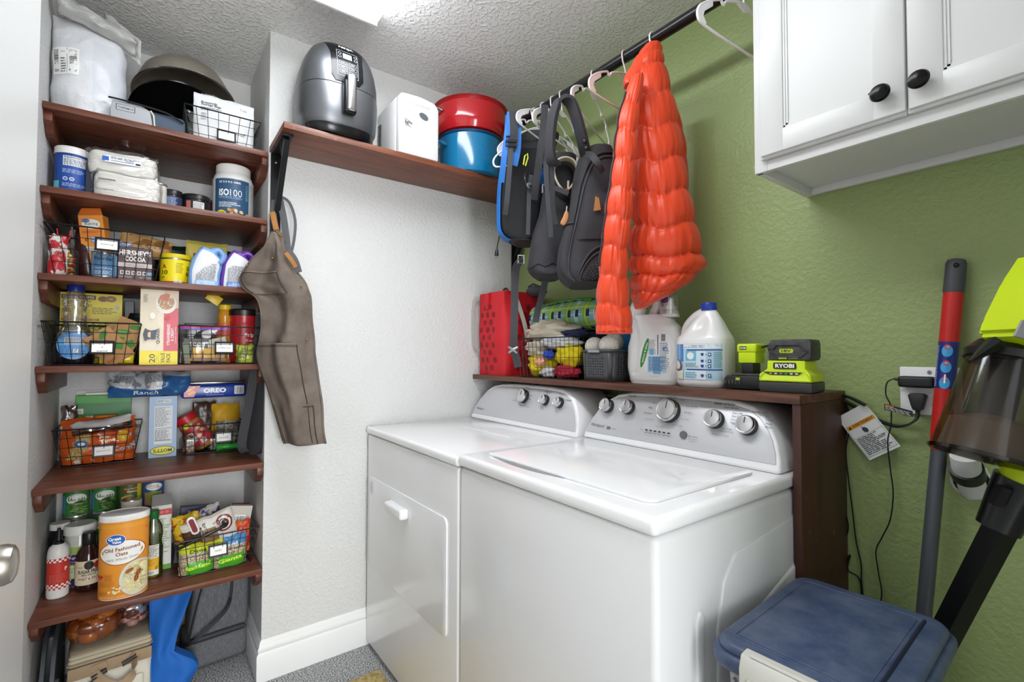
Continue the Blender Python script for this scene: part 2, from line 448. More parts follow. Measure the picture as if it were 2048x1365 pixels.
# ---- ceiling lamp
t = T('ceiling_light', 'long white ceiling light with a ribbed lens, cut by the top edge', 'ceiling light', (.96, -1.06, H))
g = G(); g.box(-.60, .60, -.135, .135, -.018, -.0005, TRIM, .002); g.build('base', t)
LENS = mat('lamp_lens', '#f4f9ff', .3, emit=LAMP_STRENGTH)
g = G(); g.box(-.595, .595, -.128, .128, -.060, -.0185, LENS); g.build('lens', t)
ENDC = mat('lamp_end_plastic', '#f2f2ee', .3)
for s in (-1, 1):
    g = G(); g.box(s*.6025-.006, s*.6025+.006, -.133, .133, -.064, -.0005, ENDC, .002); g.build('end_cap', t)

# ---- laundry shelf over the machines
t = T('laundry_shelf', 'dark brown wooden shelf standing over the washer and dryer', 'shelf', (0, 0, 0))
g = G(); g.box(.003, 1.504, -.29, -.002, 1.100, 1.122, WOODX, .0015); g.build('top_board', t)
g = G(); g.box(1.484, 1.504, -.286, -.002, .001, 1.0995, WOODZ, .0015); g.build('side_panel', t)

# ---- wall cabinet
CABP = mat('cabinet_paint', '#d2d2cf', .38)
KNOB = mat('oil_rubbed_bronze', '#191716', .28, .6)
t = T('wall_cabinet', 'white two-door cabinet hung high on the green wall', 'cabinet', (0, 0, 0))
g = G()
g.box(1.414, 1.430, -.308, -.002, 1.69, H-.002, CABP, .001); g.box(2.068, 2.084, -.308, -.002, 1.69, H-.002, CABP, .001)
g.box(1.430, 2.068, -.300, -.002, 1.712, 1.726, CABP)
g.box(1.430, 2.068, -.018, -.002, 1.692, 1.712, CABP, .001)
g.box(1.414, 1.446, -.316, -.298, 1.69, H-.002, CABP, .001); g.box(2.052, 2.084, -.316, -.298, 1.69, H-.002, CABP, .001)
g.box(1.446, 2.052, -.3155, -.298, 1.69, 1.728, CABP, .001); g.box(1.72, 1.748, -.3155, -.298, 1.728, H-.002, CABP, .001)
g.box(1.446, 2.052, -.300, -.290, 1.728, H-.002, flat('#c9c9c6'))
g.build('carcass', t)
for x0, x1, kx in ((1.438, 1.7315, 1.694), (1.7355, 2.029, 1.757)):
    g = G(); z0, z1, y = 1.722, H-.012, -.3365; w = .056
    def rail(a0, a1, b0, b1): g.box(a0, a1, y, y+.0195, b0, b1, CABP, .0035, 2)
    rail(x0, x0+w, z0, z1); rail(x1-w, x1, z0, z1); rail(x0+w-.003, x1-w+.003, z0, z0+w); rail(x0+w-.003, x1-w+.003, z1-w, z1)
    g.box(x0-.004, x1+.0, y+.009, y+.0200, z0-.006, z1, CABP, .003, 2)
    g.box(x0+w-.002, x1-w+.002, y+.008, y+.016, z0+w-.002, z1-w+.002, CABP)
    for k, a in enumerate((.004, .009)):   # stepped inner moulding
        yy = y+.0035+.002*k
        g.box(x0+w, x0+w+a, yy, y+.012, z0+w, z1-w, CABP); g.box(x1-w-a, x1-w, yy, y+.012, z0+w, z1-w, CABP)
        g.box(x0+w, x1-w, yy, y+.012, z0+w, z0+w+a, CABP); g.box(x0+w, x1-w, yy, y+.012, z1-w-a, z1-w, CABP)
    d = g.build('door', t)
    g = G(); g.lathe([(.008, y+.001), (.008, y-.012), (.0175, y-.016), (.0185, y-.020), (.016, y-.025), (.009, y-.028), (0, y-.029)], KNOB, 24, (kx, 0, 1.768), axis=1)
    g.build('knob', d)

# ================================================================ washer and dryer
ENAM = mat('white_enamel', '#e6e6e6', .16, coat=.25)
ENAMT = mat('white_enamel_top', '#f0f0f0', .12, coat=.3)
PLW = mat('white_plastic', '#ececec', .3)
SILV = mat('silver_panel', '#c3c3c5', .38, .25)
CHR = mat('chrome', '#d2d2d4', .12, 1.)
DKP = mat('dark_plastic', '#2a2b2d', .45)
KF = mat('knob_face', '#cfcfcf', .22, .6)
def arch(x0, x1, z0, ins=0.):
    w = x1-x0; P = [(0, 0), (.006, .030), (.022, .070), (.045, .105), (.075, .135), (.115, .157), (.17, .168), (.26, .1735)]
    L_ = [(x0+a*(w/.68)**.5, z0+b) for a, b in P]; R_ = [(x1-a*(w/.68)**.5*.8, z0+b) for a, b in P][::-1]
    pts = L_+[((x0+x1)/2, z0+.175)]+R_
    if ins:
        cx, cz = (x0+x1)/2, z0+.06
        pts = [(cx+(p[0]-cx)*(1-ins*2/w), z0+.022+max(0, (p[1]-z0))*(1-(ins+.022)/.175)) for p in pts]
    return pts
def yf(z): return -.318+(z-.925)*.36
def console(t, x0, x1, z0, knobs, lab):
    g = G(); pts = arch(x0, x1, z0)
    g.prism(pts, 1, 0, .19, PLW, .010, 3)
    for i in range(len(g.v)):
        v = g.v[i]; k = max(0, min(1, 1-v.y/.19)); g.v[i] = Vector((v.x, yf(v.z)+v.y, v.z))
    g.build('console', t)
    g = G(); ip = arch(x0, x1, z0, .012); g.prism(ip, 1, -.0022, .004, SILV, .0015, 1)
    for i in range(len(g.v)): v = g.v[i]; g.v[i] = Vector((v.x, yf(v.z)+v.y, v.z))
    lab.put(g, lambda u, v, h: (u, yf(v)-.0022-h, v)); g.build('control_panel', t)
    for kx, kz, r, nm in knobs:
        g = G(); q = r
        if nm == 'knob':
            g.lathe([(q*1.02, .012), (q*1.02, -.012), (q*.98, -.017), (q*.96, -.0185)], DKP, 30, axis=1)
            g.lathe([(q*.97, -.0120), (q*1.0, -.020), (q*.92, -.0245), (q*.86, -.0235), (q*.84, -.0235)], CHR, 30, axis=1)
            g.lathe([(q*.85, -.02), (q*.85, -.0232), (q*.6, -.0245), (0, -.0248)], KF, 30, axis=1)
            g.box(-.0008, .0008, -.0262, -.0245, q*.1, q*.72, DKP)
        else:
            g.lathe([(q, .012), (q, -.004), (q*.9, -.006), (0, -.0062)], mat('button_grey', '#77787a', .3, .5), 24, axis=1)
        g.build(nm, t, (kx, yf(kz)-.0025, kz), rot=(-.34, 0, 0))

t = T('washer', 'white top-loading washer with five knobs on its console', 'washing machine', (0, 0, 0))
g = G(); g.box(.781, 1.478, -.822, -.10, .02, .886, ENAM, .014, 4)
for x in (.83, 1.42):
    for y in (-.77, -.15): g.lathe([(0, 0), (.022, 0), (.022, .012), (.012, .014), (.012, .03)], DKP, 14, (x, y, 0))
# pressed shapes of the steel side
g.prism([(-.625, .03), (-.625, .66), (-.60, .75), (-.55, .80), (-.13, .835), (-.13, .03)], 0, 1.474, 1.4815, ENAM, .006, 3)
g.prism([(-.475, .03), (-.475, .60), (-.445, .66), (-.24, .72), (-.205, .70), (-.17, .55), (-.15, .03)], 0, 1.476, 1.4865, ENAM, .006, 3)
g.prism([(-.70, .03), (-.70, .70), (-.69, .718), (-.68, .718), (-.67, .70), (-.67, .03)], 0, 1.474, 1.4825, ENAM, .004, 3)
g.build('cabinet', t)
g = G(); g.box(.779, 1.481, -.828, -.10, .889, .925, ENAMT, .013, 4); g.build('top_deck', t)
g = G()
def rrect(x0, x1, y0, y1, r, n=6):
    P = []
    for cx, cy, a in ((x1-r, y1-r, 0), (x0+r, y1-r, pi/2), (x0+r, y0+r, pi), (x1-r, y0+r, 3*pi/2)):
        for i in range(n+1): P.append((cx+r*cos(a+pi/2*i/n), cy+r*sin(a+pi/2*i/n)))
    return P
g.prism(rrect(.832, 1.424, -.765, -.345, .028), 2, .9245, .9325, ENAMT, .003, 2); g.build('lid', t)
g = G()   # finger recess in front of the lid
cr = [(.875+.30*i/14, -.7655-.018*sin(pi*i/14)) for i in range(15)]
g.prism(cr+[(1.175, -.760), (.875, -.760)], 2, .9240, .9262, mat('recess_grey', '#8f9092', .4)); g.build('lid_grip', t)
lb = Lab(); c = '#3c3d40'; cg = '#77787c'
lb.text('Whirlpool', .848, .972, .062, c, bold=.01)
lb.rect(.892, .966, .908, .975, '#4b4c4f'); lb.text('2 in 1', .9, .9705, .013, '#e0e0e0'); lb.text('removable', .921, .9705, .022, cg)
lb.text('SOIL LEVEL', .876, 1.076, .034, c, bold=.01); lb.text('WASH TEMP', .97, 1.082, .036, c, bold=.01)
lb.text('RINSE OPTION', 1.296, 1.083, .060, c, bold=.01); lb.text('WATER LEVEL', 1.398, 1.0695, .045, c, bold=.01)
lb.text('Auto Sensing', 1.318, 1.074, .040, c); lb.text('Auto Sensing', 1.412, 1.0625, .032, c)
for i, s in enumerate(('Deep', 'Water', 'Wash')): lb.text(s, 1.425, 1.052-.0085*i, .018, c, h=.0055)
for i, s in enumerate(('Auto with', 'Extra Rinse')): lb.text(s, 1.338, 1.062-.008*i, .028, c, h=.0055)
for i, s in enumerate(('Deep', 'Water')): lb.text(s, 1.330, 1.044-.008*i, .014, c, h=.005)
lb.text('Deep Water', 1.316, 1.018, .030, cg); lb.text('with Extra Rinse', 1.316, 1.011, .040, cg); lb.text('*not with fabric softener', 1.300, 1.000, .052, cg)
lb.text('Normal', 1.128, 1.0885, .022, c)
for s, x, z in (('Heavy', 1.085, 1.083), ('Bulky', 1.065, 1.068), ('Whites', 1.055, 1.052), ('Bulky/Sheets', 1.050, 1.034), ('Drain & Spin', 1.060, 1.016), ('Clean Washer', 1.103, 1.0), ('Colors', 1.165, 1.085), ('Colors with Oxi', 1.198, 1.068), ('Delicates', 1.19, 1.05), ('Quick Wash', 1.185, 1.030), ('Rinse & Spin', 1.165, 1.010)):
    lb.text(s, x, z, .0026*len(s), c if z > 1.03 else cg, h=.0048)
lb.text('Power', 1.040, .984, .013, c)
for i in range(6): lb.rect(1.054+.0165*i, .982, 1.063+.0165*i, .986, '#1d1e20'); lb.rect(1.053+.0165*i, .975, 1.064+.0165*i, .977, cg)
lb.text('Start / Pause', 1.222, .985, .030, c); lb.text('Hold 3 Seconds', 1.222, .978, .030, cg); lb.text('to Cancel', 1.222, .972, .018, cg)
console(t, .788, 1.468, .925, [(.878, 1.041, .024, 'knob'), (.968, 1.044, .024, 'knob'), (1.126, 1.047, .036, 'knob'), (1.278, 1.038, .026, 'knob'), (1.372, 1.032, .026, 'knob'), (1.188, .985, .0115, 'button')], lb)

t = T('dryer', 'white front-loading dryer between the washer and the white wall', 'clothes dryer', (0, 0, 0))
g = G(); g.box(.018, .776, -.822, -.10, .02, .882, ENAM, .010, 4)
for x in (.07, .72):
    for y in (-.77, -.15): g.lathe([(0, 0), (.022, 0), (.022, .012), (.012, .014), (.012, .03)], DKP, 14, (x, y, 0))
g.build('cabinet', t)
g = G(); g.box(.016, .7775, -.828, -.10, .885, .915, ENAMT, .010, 4)
g.box(.25, .60, -.50, -.496, .914, .9165, ENAMT, .001); g.build('top_deck', t)
g = G(); g.prism(rrect(.048, .714, .350, .716, .022), 1, -.8285, -.8215, ENAM, .003, 2)
lb = Lab(); lb.ell(.085, .672, .018, .026, '#8a8b8d', r0=.93, rings=1); lb.lines(.073, .655, .097, .69, 6, '#a5a6a8'); lb.put(g, on_front(-.8285))
d = g.build('door', t)
g = G(); g.prism(rrect(.300, .445, .640, .676, .008), 1, -.862, -.8285, PLW, .008, 3); g.build('handle', d)
lb = Lab(); lb.text('Whirlpool', .098, .962, .060, c, bold=.01)
for i in range(16):
    a = pi*.05+pi*1.9*i/15; lb.rect(.404+.038*sin(a)-.006, 1.040+.038*cos(a)-.0012, .404+.038*sin(a)+.006, 1.040+.038*cos(a)+.0012, cg)
lb.text('TEMPERATURE', .545, 1.069, .038, c, bold=.01); lb.text('CYCLE SIGNAL', .632, 1.066, .038, c, bold=.01)
lb.text('Off', .632, 1.060, .008, c); lb.text('Push', .545, 1.062, .012, c); lb.rect(.66, 1.045, .69, 1.047, cg)
lb.text('Timed Dry', .437, 1.001, .03, cg); lb.text('Sensor Dry', .345, 1.02, .03, cg)
console(t, .030, .762, .915, [(.404, 1.040, .029, 'knob'), (.545, 1.035, .021, 'knob'), (.632, 1.032, .021, 'knob')], lb)
# ================================================================ builders for pantry goods (front looks to local -y, base at z = 0)
TIN = mat('tin', '#b9b8b4', .28, .9)
LIDW = mat('white_lid', '#e9e8e4', .4)
LIDK = mat('black_lid', '#141416', .35)
WIRE = mat('black_wire', '#121214', .35, .4)
CLEAR = film('clear_plastic')
BAGF = film('clear_bag', .04, '#fafafa', .16, .4)
R90 = pi/2
def at_niche(x, y, z): return (x, y, z)

def tin_can(label, x, y, z, r, h, col, lab=None, rz=R90, group=None, top=None, name='food_can', cat='can'):
    t = T(name, label, cat, (x, y, z), rz, group)
    g = G(); g.lathe([(0, .0015), (r*.94, .0015), (r*.97, 0), (r, .002), (r, .005), (r*.975, .007), (r*.975, h-.007), (r, h-.005), (r, h-.001), (r*.97, h), (r*.95, h-.003), (r*.8, h-.003), (r*.78, h-.004), (0, h-.004)], TIN, 32); g.build('can_body', t)
    g = G(); g.lathe([(r*.976, .008), (r*.986, .0085), (r*.986, h-.0085), (r*.976, h-.008)], flat(col, .4), 40)
    if lab: lab.put(g, on_cyl(r*.986))
    g.build('paper_label', t)
    if top:
        g = G(); g.lathe([(r*1.01, h-.003), (r*1.03, h-.001), (r*1.03, h+.010), (r*.99, h+.013), (0, h+.013)], top, 32); g.build('lid', t)
    return t
def jar(label, x, y, z, prof, bodym, lidp, lidm, lr=None, l0=0, l1=0, lcol=None, lab=None, rz=R90, name='jar', cat='jar', fill=None, sx=1., sy=1., group=None, rot=None, a0=0.):
    t = T(name, label, cat, (x, y, z), rz, group, rot)
    g = G(); g.lathe(prof, bodym, 36, sx=sx, sy=sy); g.build('body', t)
    if fill: g = G(); g.lathe(fill[0], fill[1], 30, sx=sx, sy=sy); g.build('contents', t)
    if lr:
        g = G(); g.lathe([(lr, l0), (lr+.0006, l0), (lr+.0006, l1), (lr, l1)], flat(lcol, .38), 44, sx=sx, sy=sy)
        if lab: lab.put(g, on_cyl(lr+.0006, 0, a0, sx, sy))
        g.build('label', t)
    if lidp:
        g = G(); g.lathe(lidp, lidm, 36, sx=sx, sy=sy, fn=lambda a, r, zz: r*(1+.006*(cos(a*36) > 0))); g.build('lid', t)
    return t
def carton(label, x, y, z, w, d, h, col, front=None, side=None, left=None, top=None, rz=R90, name='carton', cat='box', rot=None, group=None, flap=None, rough=.4):
    t = T(name, label, cat, (x, y, z), rz, group, rot)
    g = G(); g.box(-w/2, w/2, -d/2, d/2, 0, h, flat(col, rough), .0012, 1)
    if front: front.put(g, on_front(-d/2), rough)
    if side: side.put(g, on_right(w/2), rough)
    if left: left.put(g, on_left(-w/2), rough)
    if top: top.put(g, on_top(h), rough)
    g.build('carton_body', t)
    if flap: g = G(); flap(g); g.build('flap', t)
    return t
def pillow_fn(w, h, d, wr=.004, seed=0, seal_top=True, seal_bot=False, taper=0., lean=0., fold=0.):
    def prof(v):
        a = 1.
        if seal_top: a *= min(1, (max(0, 1-v)/.45))**.6
        if seal_bot: a *= min(1, max(v, 0)/.35)**.6
        else: a *= (.72+.28*min(1, v/.2))
        return a
    def F(u, v, side, h_=0.):
        e = (1-(2*u-1)**2); e = max(0, e)**.5
        if not seal_bot: e = max(e, .0)
        y = (d/2*e*prof(v)+.0006)
        n = nz(u*w*22+seed*7, v*h*22, seed*3.1+side*.8)*wr+nz(u*w*55, v*h*48+seed, seed)*wr*.45
        x = (u-.5)*w*(1-taper*v)+nz(v*6+seed, u*2, seed)*wr*.6
        z = v*h+nz(u*5, seed*2.2, v)*wr*(1 if v > .9 else .4)
        y = side*(y+n*min(1, e*2)+h_)+lean*v*v+fold*sin(v*9)*.3
        return Vector((x, y, max(z, 0)))
    return F
def pouch(label, x, y, z, w, h, d, paint, lab=None, rz=R90, name='food_pouch', cat='bag', rot=None, nu=22, nv=26, group=None, rough=.3, **k):
    """soft bag; paint(u, v, side) -> colour or material"""
    F = pillow_fn(w, h, d, **k)
    def mm(u, v, s_):
        c_ = paint(u, v, s_); return flat(c_, rough) if isinstance(c_, str) else c_
    g = G()
    g.surf(lambda u, v: F(u, v, -1), nu, nv, lambda u, v: mm(u, v, -1))
    g.surf(lambda u, v: F(1-u, v, 1), nu, nv, lambda u, v: mm(1-u, v, 1))
    g.surf(lambda u, v: lerp(F(u, 0, 1), F(u, 0, -1), v), nu, 2, lambda u, v: mm(u, 0, 1))
    if lab: lab.put(g, lambda u, v, hh: F(u/w+.5, v/h, -1, hh+.0012), rough)
    o = g.build(name, None, (x, y, z), rz, ang=60, rot=rot); return tag(o, label, cat, group)

def wire_basket(label, x, y, z, tw, td, bw, bd, h, word=None, rz=R90, nf=9, name='wire_basket', group=None, hgt=.022, lx=0., lz=None, rot=None, dip=0., words=1):
    """tw x td at the rim, bw x bd at the base; open wire grid with a framed name card"""
    t = T(name, label, 'basket', (x, y, z), rz, group, rot)
    def P(side, s, v):
        W, D = lerp(bw, tw, v), lerp(bd, td, v); zz = .002+v*h
        if side == 0: q = (lerp(-W/2, W/2, s), -D/2)
        if side == 1: q = (W/2, lerp(-D/2, D/2, s))
        if side == 2: q = (lerp(W/2, -W/2, s), D/2)
        if side == 3: q = (-W/2, lerp(D/2, -D/2, s))
        zz -= dip*v*(4*s*(1-s) if side in (0, 2) else 0)
        return Vector((q[0], q[1], zz))
    g = G()
    def ring(v, r): g.tube([P(k, s/10, v) for k in range(4) for s in range(10)], r, WIRE, 6, True)
    ring(1, .0026); g.build('rim', t)
    g = G(); nd = max(3, round(nf*td/tw)); ring(0, .002)
    for v in (.26, .52, .77): ring(v, .0011)
    for k in range(4):
        n = nf if k in (0, 2) else nd
        for i in range(n+1):
            if i < n or k in (0, 2): g.tube([P(k, i/n, 0), P(k, i/n, 1)], .0011, WIRE, 5)
    for i in range(1, nf): a = lerp(-bw/2, bw/2, i/nf); g.tube([(a, -bd/2, .002), (a, bd/2, .002)], .0011, WIRE, 5)
    for i in range(1, 4): a = lerp(-bd/2, bd/2, i/4); g.tube([(-bw/2, a, .002), (bw/2, a, .002)], .0011, WIRE, 5)
    g.build('wire_grid', t)
    if word is not None:
        hw, hh = .031, hgt; lz_ = lz if lz is not None else h*.5; v = lz_/h
        sl = atan2((td-bd)/2, h); yc_ = -lerp(bd, td, v)/2-.002
        g = G()
        for a in ((-hw, hw, hh*.72, hh), (-hw, hw, -hh, -hh*.72), (-hw, -hw+.005, -hh, hh), (hw-.005, hw, -hh, hh)): g.box(a[0], a[1], -.0032, 0, a[2], a[3], WIRE, .0004, 1)
        g.box(-hw, hw, -.0008, 0, -hh, hh, WIRE)
        h_ = g.build('label_holder', t, (lx, yc_, lz_), rot=(-sl*1., 0, 0))
        g = G(); g.box(-hw+.0055, hw-.0055, -.0016, -.0009, -hh*.7, hh*.7, flat('#f3f2ee', .6))
        if word:
            lb_ = Lab(); ws = word.split('|')
            for i, s_ in enumerate(ws): lb_.text(s_, 0, (len(ws)-1)*.006-i*.0115, min(.040, .0052*len(s_)), '#55565a', h=.0065 if len(ws) > 1 else .008, shear=.25)
            lb_.put(g, on_front(-.0016))
        g.build('label_card', h_)
    return t

# ================================================================ first shelf
z = SHELF[0]+.0005
# big white padded mailer
def mailer():
    w, h = .19, .335; F = pillow_fn(w, h, .15, wr=.007, seed=4, seal_top=True)
    M1 = mat('white_poly_mailer', '#dadbde', .32, bump=(120, .35, 2)); M2 = mat('quilted_mailer', '#d3d6dc', .3, bump=(210, .8, 1)); M3 = mat('grey_mailer_inside', '#aeaeab', .3, bump=(60, .6, 3))
    t = T('padded_mailer', 'big stuffed white padded mailer bag standing in the left corner of the top shelf', 'mailer bag', (-.105, -1.745, z), R90)
    g = G(); g.surf(lambda u, v: F(u, v, -1), 30, 34, lambda u, v: M2 if u > .55 and v < .8 else M1); g.surf(lambda u, v: F(1-u, v, 1), 30, 34, M2)
    g.surf(lambda u, v: lerp(F(u, 0, 1), F(u, 0, -1), v), 30, 2, M1)
    # torn corner that hangs over the shelf edge
    g.surf(lambda u, v: F(.38+.3*u*(1-v*.5)+.1*v, .03*(1-v), -1)+Vector((0, -.055*v-.004*v, .002)), 4, 5, M1)
    g.build('bag_body', t, ang=70)
    g = G(); g.surf(lambda u, v: Vector((lerp(-.075, .12, u)+nz(u*5, v*3, 1)*.012, -.05-.035*sin(pi*v)+.02*u+nz(u*7, v*6, 2)*.012, lerp(h-.02, h+.055-.06*u, v)-.055*u*u*(1-v)+nz(u*6, v*5, 5)*.01)), 16, 12, M3)
    g.surf(lambda u, v: Vector((lerp(.035, .135, u), -.035+.03*v-.02*u+nz(u*4, v*4, 8)*.008, h+.05-.075*u-.075*v+nz(u*6, v*5, 9)*.008)), 10, 10, M3)
    g.build('open_top_edge', t, ang=80, sol=.0015)
    lb = Lab(); lb.rect(-.086, .125, -.020, .215, '#f0f0ee')
    lb.barcode(-.084, .130, -.070, .210, 5, True, None); lb.barcode(-.046, .130, -.024, .210, 8, True, None)
    lb.lines(-.066, .13, -.052, .18, 6, '#555555', seed=2); lb.text('XU', -.060, .198, .010, '#555555'); lb.rect(-.050, .128, -.0492, .212, '#333333')
    g = G(); lb.put(g, lambda u, v, hh: F(u/w+.5, v/h, -1, hh+.0016)); g.build('shipping_label', t)
mailer()
# steel bowl leaning against the back
STEEL = mat('brushed_steel', '#c9c1b4', .34, .8, var=('#a69e92', 9, .3, .7)); STEEL2 = mat('steel_rim', '#d8d6d0', .15, 1.)
g = G()
g.lathe([(.006, .150), (.06, .147), (.105, .125), (.138, .085), (.158, .035), (.166, .002), (.174, 0, STEEL2), (.1765, .0015, STEEL2), (.174, .003, STEEL2), (.1685, .006), (.160, .040), (.141, .089), (.108, .129), (.062, .152), (0, .156)], STEEL, 56)
o = g.build('mixing_bowl', None, (-.292, -1.470, z+.246), rot=(radians(3), radians(-17), 0)); tag(o, 'large upturned stainless steel mixing bowl on the top shelf', 'bowl')
g = G(); WOKM = mat('black_wok_steel', '#141517', .16, .7)
g.lathe([(.158, .088), (.161, .089), (.1615, .091), (.158, .093), (.140, .055), (.10, .020), (.05, .003), (0, 0), (0, .003), (.05, .006), (.098, .023), (.137, .057), (.156, .090)], WOKM, 48)
o = g.build('wok', None, (-.315, -1.492, z+.215), rot=(0, radians(141), 0)); tag(o, 'black round wok leaning open towards the room under the steel bowl', 'wok')
# soft lunch box
LG = mat('light_grey_fabric', '#a9acb0', .8, bump=(400, .4, 1)); SB = mat('slate_fabric', '#4b5767', .8, bump=(400, .4, 1)); CR = mat('cream_piping', '#d9d2c2', .7)
t = T('lunch_cooler', 'grey and slate blue lunch cooler lying flat between the mailer and the basket', 'cooler bag', (-.065, -1.585, z), R90)
g = G(); g.box(-.09, .105, -.045, .045, 0, .065, SB, .016, 3); g.build('body', t)
g = G(); g.prism([(-.100, .001), (-.100, .040), (-.095, .069), (-.02, .070), (.005, .058), (.014, .001)], 1, -.052, -.046, LG, .003)
lb = Lab(); lb.rect(-.086, .038, -.036, .058, '#33363a'); lb.rect(-.084, .0395, -.038, .0565, '#b3b5b8'); lb.text('THERMOS', -.061, .048, .042, '#2a2c30', bold=.02); lb.put(g, on_front(-.052)); g.build('flap', t)
g = G(); g.tube([(.006, -.053, .059), (.014, -.055, .045), (.018, -.055, .002)], .0025, CR, 8); g.build('piping', t)
g = G(); g.tube(spline([(-.105, -.05, .074), (-.07, -.056, .072), (-.02, -.056, .070), (.05, -.054, .064), (.10, -.05, .045)]), .006, mat('black_webbing', '#15161a', .7), 8, flat=.4); g.build('handle', t)
# basket with storage bags
wire_basket('black wire basket with a blank card on the right of the top shelf', -.13, -1.362, z, .245, .20, .205, .16, .122, '', lx=.01, lz=.045, nf=7)
lb = Lab(); lb.text('kiindy', -.05, .205, .052, '#9a9da3', h=.008); lb.text('Breastmilk', -.050, .172, .052, '#55585e', bold=.02); lb.text('Storage Bags', -.045, .162, .062, '#55585e', bold=.02)
lb.lines(-.078, .138, -.01, .154, 2, '#8a8d92', seed=4); lb.lines(-.078, .10, -.058, .13, 4, '#a0a3a8', seed=5); lb.text('1 oz', .062, .176, .02, '#70747a'); lb.text('motif', .048, .075, .04, '#3b3d42', shear=.3)
pouch('white pouch of breastmilk storage bags standing in the top wire basket', -.105, -1.353, z+.004, .200, .205, .055, lambda u, v, s_: '#e6e7e8', lb, wr=.004, seed=2, name='storage_pouch')
pouch('clear pale green plastic bag tucked in the left of the top basket', -.15, -1.435, z+.004, .075, .15, .05, lambda u, v, s_: film('green_clear', .2, '#c9e2d6', .12), wr=.006, seed=8, name='plastic_bag')

# ================================================================ second shelf
z = SHELF[1]+.0005
lb = Lab()
lb.rect(-.036, .012, .038, .128, '#1f4a9a')
lb.rect(-.019, .096, .046, .128, '#dfe4ea'); lb.text('Supplement Facts', .014, .1235, .060, '#1a1c22', h=.006, bold=.03)
lb.lines(-.017, .098, .044, .1185, 6, '#50545c', seed=3); lb.lines(-.02, .072, .044, .086, 4, '#9db4d8', seed=6); lb.lines(-.02, .028, .044, .04, 3, '#9db4d8', seed=7)
lb.ell(-.012, .053, .006, .006, '#e8eef6', r0=.7, rings=1); lb.ell(.004, .053, .006, .006, '#e8eef6', r0=.7, rings=1); lb.text('GF', .004, .053, .006, '#e8eef6'); lb.text('V', -.012, .053, .004, '#e8eef6')
lb.rect(-.050, .010, -.028, .045, '#68b9c4'); lb.rect(-.052, .010, -.034, .022, '#d8d2a0'); lb.text('VANILLA', -.004, .014, .03, '#e8eef6', bold=.02)
jar('blue supplement tub with a white lid at the left end of the second shelf', -.105, -1.783, z, [(0, 0), (.041, 0), (.0435, .003), (.0435, .150), (.042, .153), (0, .153)], flat('#1c3f88'), [(.044, .137), (.0445, .137), (.0445, .158), (.042, .161), (0, .161)], LIDW, .0437, .004, .134, '#1c3f88', lb, name='supplement_tub', cat='tub')
carton('narrow dark navy box between the blue tub and the napkins', -.10, -1.737, z, .020, .06, .12, '#1b2036', name='carton')
def napkins(label, y, z0, w, d, h, x, col, film_extra, seed, rz):
    t = T('napkin_pack', label, 'napkins', (x, y, z0), rz)
    PAP = mat('napkin_paper', '#e9e6df', .9, bump=(60, .8, 3, (.5, .5, 9)))
    def F(u, v, k=0.):
        a = 2*pi*u; e = 5.5; cx = abs(cos(a))**(2/e)*(1 if cos(a) > 0 else -1); cy = abs(sin(a))**(2/e)*(1 if sin(a) > 0 else -1)
        s_ = 1-.07*abs(2*v-1)**4; q = s_+(0 if k else .006*((v*26) % 1.)+.012*nz(v*30, seed, 2))
        return Vector((cx*(w/2*q+k), cy*(d/2*q+k), v*h+k*(2*v-1)+nz(cx*1.2+seed, cy*1.2, 0)*.010*v))
    g = G(); g.surf(lambda u, v: F(u, v), 56, 90, PAP, True); g.add([F(i/56, 1) for i in range(56)], [list(range(56))], PAP); g.add([F(i/56, 0) for i in range(56)], [list(range(56))[::-1]], PAP); g.build('napkin_stack', t, ang=50)
    g = G(); wrf = lambda u, v: F(u, v, .003+.010*abs(nz(u*11+seed, v*3.5, 3))+.004*abs(nz(u*30, v*9+seed, 5))); g.surf(wrf, 110, 26, BAGF, True); g.add([wrf(i/110, 1) for i in range(110)], [list(range(110))], BAGF)
    if film_extra:   # gathered neck of the bag
        g.surf(lambda u, v: Vector((.01+cos(2*pi*u)*lerp(.075, .022+.02*v, min(1, v*1.6))*(1+.15*sin(u*40)), sin(2*pi*u)*lerp(.06, .018+.02*v, min(1, v*1.6))*(1+.15*cos(u*34)), h+.002+v*.055)), 40, 10, BAGF, True)
    g.build('clear_wrap', t, ang=70)
    return t, F
t, F = napkins('upper pack of white napkins in a clear bag, printed in blue, gathered on top', -1.648, z+.0890, .185, .13, .072, -.105, None, True, 2, R90-.05)
lb = Lab(); lb.rect(-.045, .034, .050, .056, '#dfe3ea'); lb.rect(-.052, .038, -.035, .052, '#2f62b8'); lb.lines(-.030, .046, .048, .054, 2, '#3c4046'); lb.rect(.035, .037, .048, .043, '#16181c'); lb.rect(-.03, .040, .03, .0415, '#16181c'); lb.text('napkins', .02, .044, .022, '#4a6fb0')
g = G(); lb.put(g, on_front(-.0745)); g.build('bag_print', t)
t, F = napkins('lower pack of white napkins in clear wrap at the edge of the second shelf', -1.634, z, .178, .135, .086, -.085, None, False, 7, R90-.04)
g = G(); lb = Lab(); lb.rect(-.075, .056, -.030, .060, '#6b675f'); lb.rect(-.080, .024, -.035, .0255, '#5a564e'); lb.put(g, on_front(-.0765)); g.build('bag_print', t)
pouch('dark red foil pouch lying at the back between the napkins and the protein jar', -.27, -1.455, z, .165, .115, .05, lambda u, v, s_: '#6d1118' if not (.08 < u < .25 and v > .75) else '#1c1014', wr=.004, seed=5)
tin_can('small steel-topped jar between the napkins and the black jars', -.10, -1.553, z, .026, .095, '#c9c6bf')
